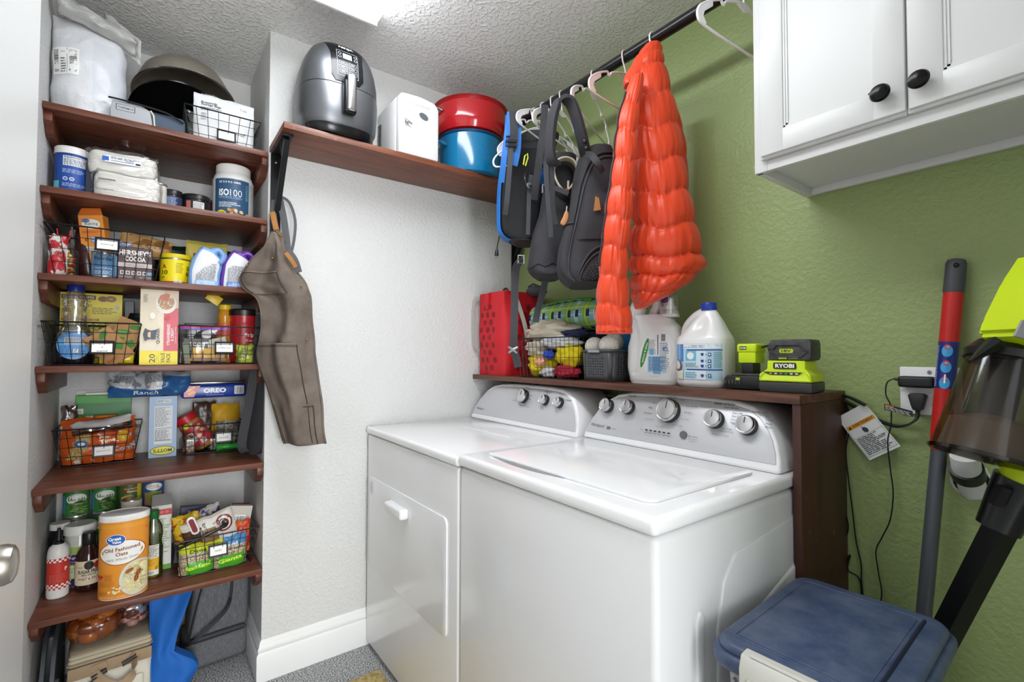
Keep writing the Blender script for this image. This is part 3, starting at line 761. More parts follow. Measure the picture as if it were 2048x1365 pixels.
for (yy, r, label, cc, xx) in ((-1.513, .032, 'small dark jar with a blue label, left of the black jar', '#2b3550', -.12), (-1.437, .045, 'low black jar with a white facts panel beside the protein jar', '#1a191b', -.14)):
    lb = Lab()
    if r < .04: lb.lines(-.02, .02, .02, .055, 7, '#8fa2c8', seed=4); lb.rect(-.03, .012, .03, .016, '#7b5ea8')
    else: lb.rect(-.012, .008, .024, .054, '#d4d3cf'); lb.lines(-.010, .010, .022, .052, 10, '#55565a', seed=9); lb.rect(-.036, .01, -.020, .056, '#a9605a')
    jar(label, xx, yy, z, [(0, 0), (r*.96, 0), (r, .004), (r, .062), (r*.96, .066)], mat('smoky_plastic', '#1c1a1c', .15), [(r*1.02, .064), (r*1.03, .064), (r*1.03, .080), (r*.98, .083), (0, .083)], LIDK, r+.0003, .006, .060, cc, lb, name='supplement_jar')
lb = Lab(); W_ = '#e4e6e8'
lb.rect(-.078, .006, .052, .162, '#2c5070'); lb.rect(.052, .006, .105, .162, '#cfcfcd'); lb.lines(.056, .01, .10, .156, 26, '#5e6064', seed=5)
lb.text('ISO', -.040, .108, .036, W_, h=.026, bold=.03); lb.text('100', .002, .108, .040, W_, h=.026, bold=-.008); lb.text('HYDROLYZED', -.018, .089, .08, '#9fb2c2')
lb.text('PROTEIN POWDER', -.026, .068, .062, W_, h=.005, bold=.02); lb.text('100% WHEY PROTEIN ISOLATE', -.020, .061, .074, W_, h=.005, bold=.02); lb.text('25 SERVINGS', -.036, .054, .044, W_, h=.005, bold=.02)
lb.text('25 5.9 0.2 100%', -.02, .148, .075, W_, h=.007, bold=.03); lb.text('DYMATIZE', .040, .115, .060, '#8fc1d8', rot=-pi/2, h=.007)
lb.ell(-.048, .026, .018, .013, '#e3c21e'); lb.text('COOKIES', -.048, .030, .026, '#3a2814', h=.005, bold=.03); lb.text('& CREAM', -.048, .022, .026, '#3a2814', h=.005, bold=.03)
rnd = random.Random(5)
for i in range(16): lb.ell(rnd.uniform(-.02, .045), rnd.uniform(.010, .045), .008, .006, rnd.choice(('#d9b57e', '#c08a4c', '#e8d3a6', '#9a6332')), 10, 1, rnd.random()*3)
jar('large protein powder jar with a blue label and white lid on the second shelf', -.155, -1.314, z, [(0, 0), (.064, 0), (.069, .006), (.070, .05), (.070, .165), (.064, .185), (.056, .196), (.054, .215), (0, .215)], flat('#e3e3e1'), [(.058, .196), (.0595, .197), (.0595, .222), (.056, .226), (0, .226)], LIDW, .0702, .012, .166, '#d4d4d2', lb, name='protein_jar')

# ================================================================ third shelf
z = SHELF[2]+.0005
wire_basket('wire basket labelled baking on the third shelf', -.11, -1.683, z, .300, .235, .250, .190, .155, 'baking', lx=.0, lz=.108, nf=9)
zb = z+.005
def lumpy_bag(label, x, y, z0, w, h, d, cols, seed, name='candy_bag', cat='bag', neck=None, rz=R90, filmm=None, clump=.006):
    t = T(name, label, cat, (x, y, z0), rz); rnd = random.Random(seed)
    g = G(); n = 9
    for i in range(int(w*h*d*9e4)+14):
        a = rnd.random()*2*pi; q = sqrt(rnd.random()); zz = rnd.random()
        k = .85 if zz < .75 else .5; p = (cos(a)*q*(w/2-clump)*k, sin(a)*q*(d/2-clump)*k, clump+zz*(h*.72-clump)); c_ = rnd.choice(cols)
        g.ball(p, clump*rnd.uniform(.8, 1.25), flat(c_, .25), 8 if clump < .01 else 16, sc=(1, 1, .8))
    g.build('contents', t, ang=80)
    F = lambda u, v: Vector((cos(2*pi*u)*w/2*lerp(1, .18, max(0, v-.62)/.38)*(1+.05*sin(u*44+seed)), sin(2*pi*u)*d/2*lerp(1, .18, max(0, v-.62)/.38)*(1+.07*cos(u*38)), v*h))
    g = G(); g.surf(F, 30, 14, filmm or BAGF, True); g.build('wrapper', t, ang=70)
    if neck: g = G(); neck(g); g.build('tie', t)
    return t
RT = flat('#c4212a', .3)
lumpy_bag('red and gold bag of foil candies tied with a red bow in the baking basket', -.075, -1.795, zb, .075, .125, .08, ('#c9a23e', '#e0c070', '#a8772a', '#c4212a', '#d8d0c0'), 3, neck=lambda g: [g.tube([(0, 0, .10), (-.014, -.01, .13), (-.016, -.012, .150)], .0022, RT, 6), g.tube([(0, 0, .10), (.014, -.01, .125), (.016, -.012, .148)], .0022, RT, 6), g.ball((0, -.004, .105), .010, RT, 10)], filmm=None)
pouch('crumpled red and white wrapper at the left end of the baking basket', -.05, -1.806, zb, .045, .125, .03, lambda u, v, s_: blot('#b8202a', '#d8d4cc', 30, .54), wr=.008, seed=11, name='candy_wrapper')
jar('dark brown chocolate syrup bottle leaning in the baking basket', -.13, -1.735, zb, [(0, 0), (.028, 0), (.031, .006), (.031, .10), (.022, .125), (.023, .14), (.018, .165), (.010, .172)], mat('syrup_brown', '#3a1c1c', .25), [(.021, .168), (.022, .169), (.021, .195), (.017, .198), (0, .198)], mat('syrup_lid', '#35181a', .35), name='syrup_bottle', cat='bottle', rot=(0.03, radians(-7), R90))
lf = Lab(); lf.rect(-.029, .078, .029, .116, '#e5883a'); lf.ell(.0, .128, .025, .016, '#f0efe8'); lf.ell(-.014, .139, .011, .006, '#2e5fb0'); lf.text('Great Value', -.014, .139, .018, '#ffffff'); lf.text('Baking', .001, .128, .036, '#3f3228', bold=.0); lf.text('Soda', .001, .117, .014, '#7a6a58')
lf.rect(-.004, .066, .026, .086, '#5a8fd0'); lf.lines(-.002, .068, .024, .084, 4, '#d8e4f2'); lf.text('r', -.016, .076, .008, '#333333'); lf.ell(-.016, .076, .0065, .0065, '#333333', 3, 1, r0=.6); lf.barcode(-.020, .035, .012, .052, 4); lf.lines(-.026, .098, .026, .106, 2, '#c86a24')
ll = Lab(); ll.rect(-.018, .03, .018, .14, '#d8cfc2'); ll.lines(-.016, .085, .016, .135, 8, '#5c544c'); ll.barcode(-.016, .035, .012, .060, 7)
carton('orange baking soda box with an open flap sticking out of the baking basket', -.115, -1.712, z+.062, .068, .042, .158, '#e8963f', lf, None, ll, rot=(radians(4), radians(-5), R90-.32), name='baking_soda_box',
       flap=lambda g: [g.prism([(-.034, 0), (.034, 0), (.026, .045), (-.026, .045)], 1, 0, .0012, flat('#d8702c')) or None, [g.v.__setitem__(i, Vector((v.x, -.020+v.z*.25+v.y, .158+v.z*.55))) for i, v in enumerate(g.v)]])
lb = Lab(); lb.rect(-.030, .004, .034, .075, '#4a7396'); lb.text('Baking', 0, .078, .04, '#28384c', bold=.01); lb.text('Powder', 0, .062, .052, '#1d2c40', bold=.02); lb.text('Double Acting', 0, .030, .045, '#c6d6e4'); lb.lines(-.024, .010, .026, .022, 3, '#b4c6d8')
tin_can('blue baking powder can behind the name card of the baking basket', -.06, -1.693, zb, .034, .085, '#7fa3c0', lb)
lf = Lab(); lf.text('HERSHEY\'S', -.001, .092, .086, '#e2dcd6', h=.020, bold=.035); lf.text('COCOA', 0, .072, .056, '#e2dcd6', h=.016, bold=.03); lf.rect(-.0455, .043, .0455, .058, '#b9aca8'); lf.text('100% CACAO', 0, .0505, .05, '#6a4a48', h=.006)
for i in range(5): lf.rect(-.040+i*.015, .018, -.029+i*.015, .031, '#c8bcb6'); lf.rect(-.037+i*.015, .021, -.032+i*.015, .028, '#3b1d22')
lf.rect(.033, .02, .045, .03, '#5f93b0'); lf.text('NET WT 8 OZ', .028, .010, .032, '#c8bcb6', h=.005); lf.text('UNSWEETENED', -.026, .010, .034, '#c8bcb6', h=.004)
carton('dark brown cocoa tub with white lettering in the baking basket', -.075, -1.612, zb, .092, .055, .112, '#3f2026', lf, name='cocoa_tub', cat='tub')
pouch('tan plastic bag of noodles across the back of the baking basket', -.15, -1.592, z+.105, .15, .075, .05, lambda u, v, s_: blot('#8a5f34', '#bb935e', 26, .46), wr=.007, seed=21, rot=(0, radians(10), R90), name='pasta_bag', seal_bot=True)
pouch('small blue and white bag wedged behind the cocoa tub', -.125, -1.655, z+.08, .06, .065, .04, lambda u, v, s_: blot('#7d93bd', '#cdd3de', 30, .5), wr=.006, seed=23)
lb = Lab(); lb.rect(-.060, .004, .062, .016, '#b4242c'); lb.rect(-.001, .044, .026, .086, '#e8d41a'); lb.lines(.0, .046, .026, .084, 7, '#8a7c18', seed=4); lb.text('CAFE', .050, .068, .030, '#1f1a10', h=.014, bold=.03); lb.text('BUSTELO', .055, .046, .042, '#1f1a10', h=.014, bold=.03)
lb.text('A', -.036, .070, .014, '#b4242c', h=.016, bold=.04); lb.text('10', -.034, .048, .020, '#1f1a10', h=.015, bold=.01); lb.text('oz', -.04, .030, .012, '#1f1a10'); lb.barcode(-.004, .006, .020, .020, 9)
tin_can('yellow coffee can with a red band on the third shelf, right of the baking basket', -.13, -1.498, z, .048, .104, '#e6d21c', lb, top=mat('yellow_lid', '#d9c418', .4), name='coffee_can')
pouch('dark green foil pouch lying along the back of the third shelf', -.30, -1.43, z+.03, .26, .155, .05, lambda u, v, s_: '#13251b', None, wr=.005, seed=31)
jar('squat clear jar with dark contents behind the yellow coffee can', -.24, -1.515, z, [(0, 0), (.044, 0), (.046, .004), (.046, .12), (.04, .135)], mat('smoky_plastic', '#1c1a1c', .15), [(.042, .13), (.043, .148), (0, .148)], mat('grey_green_lid', '#4a5248', .4))
def chia(u, v, s_):
    if .10 < v < .42 and u < .55: return '#5b2a55'
    return '#c2b259' if v < .93 else '#a89a4a'
lb = Lab(); lb.text('LIMITED', .0, .158, .045, '#5a5020', h=.005); lb.text('Ricca', -.02, .128, .05, '#7a1f1c', bold=.03, h=.016); lb.text('WHITE', -.030, .07, .036, '#e6dce4', h=.010, bold=.02); lb.text('FLOUR', -.034, .055, .030, '#e6dce4', h=.009)
pouch('olive yellow pouch with a purple panel standing behind the two folded bags', -.16, -1.398, z, .135, .185, .05, chia, lb, wr=.004, seed=33)
g = G()   # green twist clips behind the can
g.tube([(0, -.01, .0), (0, .03, .012)], .0022, flat('#a7d129', .3), 6); g.tube([(0, -.01, -.012), (0, .035, -.014)], .0022, flat('#a7d129', .3), 6); g.tube([(0, -.01, 0), (0, -.014, -.012)], .0022, flat('#a7d129', .3), 6)
tag(g.build('bag_clip', None, (-.16, -1.545, z+.132)), 'lime green twist clip closing the tan noodle bag', 'clip')
def folded_bag(label, y, w, c1, c2, x, seed):
    """standing bag whose top is rolled over into a hook"""
    t = T('folded_bag', label, 'bag', (x, y, z), R90)
    path = spline([(-.005, 0, 0), (-.003, 0, .05), (.006, 0, .095), (.018, 0, .125), (.036, 0, .138), (.052, 0, .125), (.050, 0, .105), (.040, 0, .090)], 5); n = len(path)
    def F(u, v, k):
        i = min(n-1, int(v*(n-1))); f = v*(n-1)-i; p = path[i].lerp(path[min(i+1, n-1)], f)
        wd_ = w/2*(1 if v < .25 else lerp(1, .55, min(1, (v-.25)/.35))); dd = .026*(1-v)**.7+.003
        a = 2*pi*u; cx, cy = cos(a), sin(a)
        tt = (path[min(i+2, n-1)]-path[max(i-1, 0)]).normalized(); nn = Vector((tt.z, 0, -tt.x))
        return p+nn*cx*(wd_*(1 if v < .45 else .45)+k)+Vector((0, 1, 0))*cy*((dd if v < .45 else lerp(dd, .022, min(1, (v-.45)/.2)))+k)+Vector((1, 1, 1))*nz(u*6+seed, v*8, seed)*.0035
    WP = mat('label_white_film', '#d9d9dc', .35)
    g = G(); g.surf(lambda u, v: F(u, v, 0), 28, 34, lambda u, v: flat(c1, .3) if v > .42 or u < .60 or u > .90 else WP, True); g.add([F(i/28, 0, 0) for i in range(28)], [list(range(28))[::-1]], flat(c1, .3)); g.build('bag_body', t, ang=60)
    lb = Lab(); lb.lines(-w*.34, .022, w*.30, .085, 13, '#6d6e74', seed=seed, rag=.1); lb.rect(-w*.36, .004, w*.36, .022, c2); lb.lines(-w*.3, .006, w*.3, .019, 3, '#dfe6f2', seed=seed)
    g = G(); lb.put(g, lambda u, v, hh: Vector((u+.004*(v/.1), -.0335+.010*(v/.09)-hh+16*u*u*.4, v))); g.build('facts_panel', t)
folded_bag('open pale blue bag with its top rolled over, standing at the shelf edge', -1.408, .098, '#7fa7d8', '#8db6e4', -.055, 3)
folded_bag('open purple bag with its top rolled over beside the hanging apron', -1.312, .092, '#6b3f9e', '#4f83cf', -.055, 8)

# ================================================================ fourth shelf
z = SHELF[3]+.0005; zb = z+.005
wire_basket('wire basket of sauces and packets at the left of the fourth shelf', -.11, -1.712, z, .240, .24, .200, .19, .135, 'vinegarettes|+|stand', lx=.022, lz=.058, nf=8, hgt=.022)
wire_basket('wire basket of tea and coffee at the right of the fourth shelf', -.11, -1.362, z, .250, .24, .215, .19, .135, 'coffee/tea', lx=.012, lz=.060, nf=8)
lf = Lab(); Y_ = '#e3cf22'; BR = '#5a2415'
lf.rect(-.082, .232, .01, .247, BR); lf.text('CLASSIC RECIPES', -.036, .2395, .082, '#e8dcc0', h=.008, bold=.02); lf.lines(-.082, .205, .0, .228, 4, '#6f5c12'); lf.lines(-.082, .165, -.03, .20, 6, '#7e6a14', seed=3); lf.lines(.0, .18, .07, .205, 4, '#7e6a14', seed=5)
lf.ell(.030, .236, .014, .010, '#7a4a1e'); lf.ell(.052, .237, .016, .011, '#8a5a28'); lf.ell(.052, .237, .006, .004, '#c08a4c'); lf.ell(.07, .207, .008, .008, '#b9b7a6'); lf.ell(-.070, .19, .010, .008, '#b87430')
lf.rect(-.082, .156, .02, .163, '#a8341e'); lf.text('MADE THE NEW CRISPY WAY', -.03, .1595, .09, '#e8dcc0', h=.005); lf.lines(-.08, .12, .06, .15, 5, '#7e6a14', seed=8); lf.ell(-.068, .135, .009, .009, '#a86a2c'); lf.lines(-.08, .02, .07, .11, 12, '#8a7618', seed=9)
carton('yellow recipe box printed with pastries standing behind the sauces', -.285, -1.737, z, .170, .055, .255, Y_, lf, name='recipe_box')
carton('narrow black box right of the yellow recipe box', -.29, -1.632, z, .028, .055, .235, '#191a1c', name='carton')
g = G(); o = jar('dark green plastic tub behind the brown paper packets', -.30, -1.60, z, [(0, 0), (.045, 0), (.05, .01), (.05, .16), (.045, .17)], mat('dark_green_plastic', '#16382c', .3), [(.05, .168), (.052, .17), (.048, .19), (0, .192)], LIDK, name='tub', cat='tub')
def ribs(a, r, zz): return r*(1-.035*(sin(zz*420) > .3)*(.135 < zz < .215))
t = T('syrup_bottle', 'half empty syrup bottle with a dark blue cap and round sky blue label', 'bottle', (-.105, -1.766, zb), R90)
g = G(); SY = mat('dark_syrup', '#1a1115', .18)
g.lathe([(0, 0), (.045, 0), (.050, .006), (.052, .05), (.046, .085), (0, .086)], SY, 36, sy=.55); g.build('contents', t)
g = G(); g.lathe([(.0475, .08), (.044, .10), (.034, .118), (.029, .130), (.029, .16), (.026, .175), (.030, .19), (.032, .212), (.022, .232), (.018, .240), (.018, .250)], CLEAR, 36, fn=ribs, sy=.8)
g.build('body', t)
g = G(); lb = Lab(); lb.ell(0, .062, .041, .048, '#6aa5dc', 32, 5); lb.text('Sugar Free', 0, .100, .040, '#1a3c78', h=.009, bold=.02); lb.rect(-.022, .064, .028, .086, '#cfd6de'); lb.lines(-.020, .066, .026, .084, 5, '#5c6068'); lb.lines(-.033, .022, .033, .060, 7, '#3f78b8', seed=4); lb.rect(.0, .036, .012, .048, '#e8e8e4'); lb.text('r', .006, .042, .006, '#222222')
lb.put(g, lambda u, v, h_: Vector((u*1.02, -(.0295-abs(u)**2*5.2)-h_, v))); g.build('label', t)
g = G(); g.lathe([(.0225, .238), (.0225, .260), (.021, .262), (0, .262)], flat('#1e2c7e', .3), 32); g.build('cap', t)
KR = flat('#a97d50', .8)
def kraft_packet(label, x, y, zz, w, h, ang, seed, red):
    lb = Lab(); gr = '#3f7d35'
    lb.ell(-.010, h*.62, .020, .009, gr, rot=.3); lb.text('QUALI', -.01, h*.62, .028, '#b9d28c', h=.006, rot=.3); lb.rect(.012, h*.30, .034, h*.30+.022, gr, rot=.78); lb.ell(.012, h*.85, .016, .008, gr, rot=.4); lb.lines(-.034, h*.12, .0, h*.2, 3, '#9c3a28'); lb.rect(-.030, h*.42, .002, h*.47, '#9c3a28' if red else gr, rot=.3)
    pouch(label, x, y, zz, w, h, .018, lambda u, v, s_: KR, lb, rot=(0, ang, R90), wr=.004, seed=seed, name='paper_packet', cat='packet', rough=.8, seal_bot=True)
kraft_packet('brown paper packet printed in green, tilted at the front of the sauces basket', -.045, -1.640, zb+.010, .082, .115, radians(-38), 3, True)
kraft_packet('brown paper packet leaning on the right side of the sauces basket', -.075, -1.662, zb+.032, .080, .125, radians(24), 6, False)
kraft_packet('brown paper packet behind the other two in the sauces basket', -.10, -1.705, zb+.02, .080, .115, radians(32), 9, True)
pouch('small yellow packet flat on the bottom of the sauces basket', -.055, -1.655, zb, .09, .035, .02, lambda u, v, s_: '#cdb61f', wr=.003, seed=41, seal_bot=True)
# oat cereal box
lf = Lab(); lf.rect(-.054, .0, .054, .048, '#e8d318'); lf.text('20', -.019, .022, .030, '#26220c', h=.017, rot=pi/2, bold=.01); lf.text('PACKETS', -.006, .024, .016, '#6a9a1e', rot=pi/2, h=.004); lf.rect(-.0008, .008, .0, .042, '#8a7d18'); lf.text('VALUE', .011, .024, .034, '#26220c', h=.012, rot=pi/2, bold=.01); lf.text('PACK', .027, .024, .032, '#26220c', h=.012, rot=pi/2, bold=.01)
lf.rect(-.054, .048, .012, .262, '#dccfb4'); lf.rect(.012, .048, .054, .20, '#cf4f5e'); lf.rect(.012, .20, .054, .262, '#d8bfa6')
lf.poly([(.012, .12), (.012, .205), (-.008, .17), (-.002, .14)], '#e4d6c0'); lf.ell(.018, .215, .030, .035, '#e9e2d4', 28, 3); lf.ell(.018, .222, .024, .028, '#b98e68', 24, 2)
rnd = random.Random(8)
for i in range(46):
    a, q = rnd.random()*6.28, sqrt(rnd.random()); lf.ell(.018+.023*q*cos(a), .220+.026*q*sin(a), .003, .0022, rnd.choice(('#e2cba6', '#cfa987', '#b9564a', '#efe0c4')), 6, 1)
for q in ((-.0, .238), (.012, .244), (.008, .230)): lf.ell(q[0]+.008, q[1], .009, .007, '#c86a4a', 12, 1)
lf.poly([(.012, .165), (.022, .155), (.032, .166), (.022, .176)], '#c8303c')
lf.text('STRAWBERRIES', .026, .105, .075, '#f2e6e0', h=.009, rot=pi/2, bold=.02); lf.text('& CREAM', .037, .105, .044, '#f2e6e0', h=.009, rot=pi/2, bold=.02); lf.text('INSTANT OATMEAL', .047, .105, .06, '#f2e6e0', h=.004, rot=pi/2)
lf.text('QUAKER', -.003, .100, .054, '#1c2230', h=.011, rot=pi/2, bold=.02)
lf.ell(-.032, .104, .013, .017, '#1c2230', 20); lf.ell(-.026, .104, .008, .010, '#d8b090', 16); lf.poly([(-.024, .088), (-.010, .088), (-.008, .122), (-.024, .118)], '#22304a'); lf.ell(-.038, .104, .006, .022, '#1c2230', 16); lf.rect(-.046, .215, -.034, .245, '#c9bca2'); lf.lines(-.045, .217, -.035, .243, 5, '#6a6254'); lf.ell(-.02, .17, .008, .012, '#e9e4da', 14)
ls = Lab(); ls.rect(-.028, .0, .028, .262, '#b9495a'); ls.rect(-.028, 0, .028, .048, '#e8d318'); ls.lines(-.02, .06, .02, .25, 20, '#e8c8c8')
carton('tall oatmeal box with strawberries and a yellow value pack band on the fourth shelf', -.090, -1.542, z, .109, .056, .262, '#dccfb4', lf, ls, name='oatmeal_box',
       flap=lambda g: (g.box(-.050, .050, -.026, .026, .2625, .2635, flat('#a8a08e')), g.prism([(-.026, .264), (.020, .276), (.020, .277), (-.026, .265)], 0, -.046, .036, flat('#5f9a3a'))))
# contents of the tea basket
jar('dark bottle with a white cap lying in the tea basket', -.14, -1.400, zb+.085, [(0, -.10), (.036, -.10), (.038, -.09), (.038, .01), (.030, .03), (.018, .04), (.016, .05), (0, .05)], mat('dark_bottle', '#16181a', .25), [(.0165, .045), (.017, .062), (.015, .065), (0, .065)], LIDW, name='sauce_bottle', cat='bottle', rot=(radians(72), 0, R90))
jar('honey bottle with a yellow flip cap and an orange label in the tea basket', -.15, -1.335, zb, [(0, 0), (.028, 0), (.031, .006), (.031, .13), (.022, .155), (.026, .175), (.022, .2), (.016, .21)], mat('honey', '#c98a2a', .15), [(.020, .205), (.021, .206), (.021, .222), (.010, .228), (0, .228)], mat('yellow_cap', '#dcb91f', .35), .0312, .10, .150, '#d9552a', name='honey_bottle', cat='bottle')
g = G(); g.box(-.018, .018, -.002, .002, 0, .05, mat('yellow_cap', '#dcb91f', .35), .0015); tag(g.build('spout_cover', None, (-.145, -1.352, zb+.232), rot=(0, radians(-55), R90)), 'open yellow flip lid above the honey bottle', 'lid')
lb = Lab(); lb.text('Folgers', .026, .105, .058, '#efe2dc', h=.016, bold=.02, shear=.2); lb.text('Classic Roast', .026, .085, .052, '#efe2dc', h=.008); lb.text('Medium', .022, .07, .016, '#efe2dc')
jar('red coffee tub with a black lid at the right end of the tea basket', -.135, -1.272, zb, [(0, 0), (.046, 0), (.050, .006), (.050, .15), (.046, .165), (.050, .178), (.049, .186)], mat('red_plastic', '#ab1f26', .28), [(.051, .182), (.053, .183), (.053, .203), (.048, .208), (0, .208)], LIDK, .0502, .02, .145, '#a31b22', lb, name='coffee_tub', cat='tub')
t = T('zip_bag', 'zip bag of tea sachets with a pink and violet seal in the tea basket', 'bag', (-.062, -1.405, zb), R90)
F = pillow_fn(.155, .135, .045, wr=.004, seed=14)
g = G(); g.surf(lambda u, v: F(u, v, -1), 22, 20, BAGF); g.surf(lambda u, v: F(1-u, v, 1), 22, 20, BAGF); g.build('bag', t, ang=60)
g = G(); g.surf(lambda u, v: F(u, lerp(.90, .995, v), -1)+Vector((0, -.001, 0)), 22, 2, lambda u, v: flat('#a83a64' if v > .5 else '#7a52b0', .3)); g.build('zip_seal', t)
for i, (a, b, w, h_, an, cc, tx) in enumerate(((-.03, .062, .075, .045, .02, '#4a4b46', 'steep'), (.04, .068, .055, .04, -.25, '#b9b6a4', ''), (-.025, .028, .034, .046, .1, '#d8a32a', 'Lipton'), (.012, .026, .036, .048, -.05, '#d9aa35', 'HONEY'), (.046, .024, .03, .045, .06, '#b08a4c', ''), (-.058, .03, .02, .08, -.1, '#5c6a50', ''), (.0, .008, .13, .012, 0, '#7a4f30', ''))):
    g = G(); g.box(-w/2, w/2, -.002, .002, -h_/2, h_/2, flat(cc), .001, 1)
    if tx: lb = Lab(); lb.text(tx, 0, 0, w*.75, '#e9e6d8' if i == 0 else '#7a4a12'); lb.put(g, on_front(-.002))
    s_ = g.build('tea_sachet', t, (a, -.006-.002*i, b+.004), rot=(0, an, 0))
pouch('yellow green bag in the right corner of the tea basket', -.05, -1.278, zb, .06, .07, .045, lambda u, v, s_: blot('#6f7a2c', '#aab43e', 30, .47), wr=.006, seed=51)
g = G(); g.box(-.105, .105, -.10, .10, 0, .15, film('milky_bin', .25, '#aab0b6', .3), .012, 3); g.box(-.11, .11, -.105, .105, .150, .158, film('milky_lid', .35, '#b9bec4', .3), .004)
tag(g.build('plastic_bin', None, (-.34, -1.352, z), R90), 'translucent grey plastic bin at the back right of the fourth shelf', 'bin')
# ================================================================ fifth shelf
z = SHELF[4]+.0005; zb = z+.005
wire_basket('wire basket of popcorn bags at the left of the fifth shelf', -.37, -1.712, z, .245, .20, .200, .15, .135, 'popcorn+ice', lx=.015, lz=.05, nf=7)
wire_basket('wire basket labelled snacks at the right of the fifth shelf', -.375, -1.352, z, .215, .18, .185, .14, .115, 'snacks', lx=.035, lz=.06, nf=6)
lf = Lab(); G1, G2 = '#2a7a3a', '#3f9e35'
lf.rect(-.082, .165, .082, .215, G1); lf.rect(-.082, 0, .082, .165, G2); lf.rect(-.080, .175, -.060, .195, '#dcd6c4'); lf.text('kg', -.070, .185, .010, '#333333'); lf.text('100% Whole Grain', -.0, .205, .055, '#1d5a2a', h=.005)
rnd = random.Random(3)
for i in range(95):
    u_, v_ = rnd.uniform(-.078, .02), rnd.uniform(.06, .165)
    if v_ < .17-(u_+.03)**2*14: lf.ell(u_, v_, .009, .0075, rnd.choice(('#efe6cc', '#e4d6ae', '#f6f0dc', '#d8c48e')), 9, 1, rnd.random()*3)
lf.rect(-.065, .12, -.055, .165, '#3a3a3a'); lf.text('150', -.06, .15, .012, '#eeeeee', rot=pi/2); lf.rect(-.050, .04, -.02, .10, '#e9e2d0'); lf.text('MINI', -.035, .09, .024, '#a8201c', bold=.03, h=.010)
carton('green microwave popcorn box at the back of the fifth shelf', -.452, -1.708, z, .166, .044, .245, G2, lf, name='popcorn_box', rot=(0, 0, R90), flap=lambda g: g.box(-.055, .062, -.018, -.004, .246, .254, flat('#e4e2da')))
carton('thin white card box standing behind the green popcorn box', -.4765+.001, -1.720, z, .15, .004, .262, '#d9d7cf', name='carton')
jar('orange seasoning jar with a screw lid standing in the popcorn basket', -.40, -1.700, zb+.02, [(0, 0), (.032, 0), (.034, .005), (.034, .10), (.03, .11)], mat('orange_jar', '#d98324', .3), [(.036, .108), (.037, .109), (.037, .142), (.034, .146), (0, .146)], mat('orange_lid', '#d8842a', .35), name='seasoning_jar')
def popbag(u, v, s_):
    if u < .42 and .1 < v < .75 and abs(u-.30+.25*(.5-v)) < .10: return speckle('kernels', '#8a6a2c', '#e0c98a', 260, .5, .42, .6)
    return blot('#e8e4da', '#c9581f', 24, .40)
lb = Lab(); lb.rect(-.005, .068, .055, .100, '#c02a1e'); lb.text('Pop', .02, .094, .03, '#f2e8c8', h=.012, bold=.03, rot=.1); lb.text('Time', .028, .080, .045, '#f4e6b0', h=.015, bold=.04, rot=.1); lb.text('Pop Corn', .045, .040, .105, '#8fd0e4', h=.022, bold=.02, rot=.12); lb.ell(-.045, .072, .018, .012, '#2f6fb0'); lb.ell(-.045, .072, .010, .006, '#e8e8e4'); lb.ell(.072, .09, .018, .02, '#d9a52a', 16)
pouch('orange and white bag of popcorn kernels filling the popcorn basket', -.345, -1.715, zb, .215, .160, .095, popbag, lb, wr=.010, seed=61, name='popcorn_bag')
pouch('clear bag end with white printing folded over the popcorn basket', -.315, -1.700, zb+.105, .17, .055, .05, lambda u, v, s_: film('smoky_film', .3, '#c9b9b4', .15) if v < .55 else '#c8c4c4', wr=.010, seed=63, rot=(0, radians(-8), R90), seal_bot=True, name='clear_bag')
pouch('tall crumpled clear sleeve at the left end of the popcorn basket', -.36, -1.800, zb+.06, .045, .15, .04, lambda u, v, s_: film('smoky_film', .3, '#c9b9b4', .15), wr=.012, seed=65, name='clear_bag')
lf = Lab(); lf.rect(-.044, 0, .044, .238, '#9db4d2'); lf.rect(-.028, .052, .030, .200, '#d9dbdc'); lf.lines(-.026, .120, .028, .196, 20, '#73767c', seed=3, rag=.5); lf.rect(-.026, .112, .028, .1135, '#333333'); lf.lines(-.026, .066, .028, .108, 9, '#5c5e64', seed=6, rag=.4); lf.rect(-.026, .064, .028, .066, '#333333')
lf.ell(.0, .026, .040, .018, '#2e5a2a', 32); lf.ell(.0, .026, .037, .0155, '#e3da2e', 32); lf.text("MOTT'S", .0, .026, .060, '#1e1f18', h=.013, rot=pi, bold=.03); lf.rect(-.022, .212, .025, .226, '#cfd6de'); lf.lines(-.020, .214, .004, .224, 2, '#555555'); lf.text('Box', .014, .219, .014, '#333333')
ls = Lab(); ls.rect(-.02, 0, .02, .238, '#7f98ba')
carton('light blue apple snack box standing upside down between the two lower baskets', -.335, -1.522, z, .090, .042, .238, '#9db4d2', lf, ls, name='snack_box')
def ranch(u, v, s_):
    a = u+.35*(v-.5)
    if u < .5 and v > .42-.2*u: return blot('#75797e', '#b1b5ba', 26, .46)
    if .5 < u < .62 and v > .3: return '#d8dadc'
    return '#2e5f96' if v < .8 else '#93979c'
lb = Lab(); lb.text('Ranch', -.015, .020, .075, '#e9eef2', h=.016, shear=.25, bold=.01); lb.lines(-.02, .06, .06, .085, 9, '#3f4246', seed=5); lb.lines(-.11, .055, -.05, .08, 5, '#50545a', seed=8)
pouch('crumpled blue and silver ranch chip bag on top of the snack box', -.30, -1.562, z+.2405, .255, .098, .07, ranch, lb, wr=.014, seed=71, name='chip_bag', seal_bot=True, nu=30)
def oreo(u, v, s_): return '#1f3f9a'
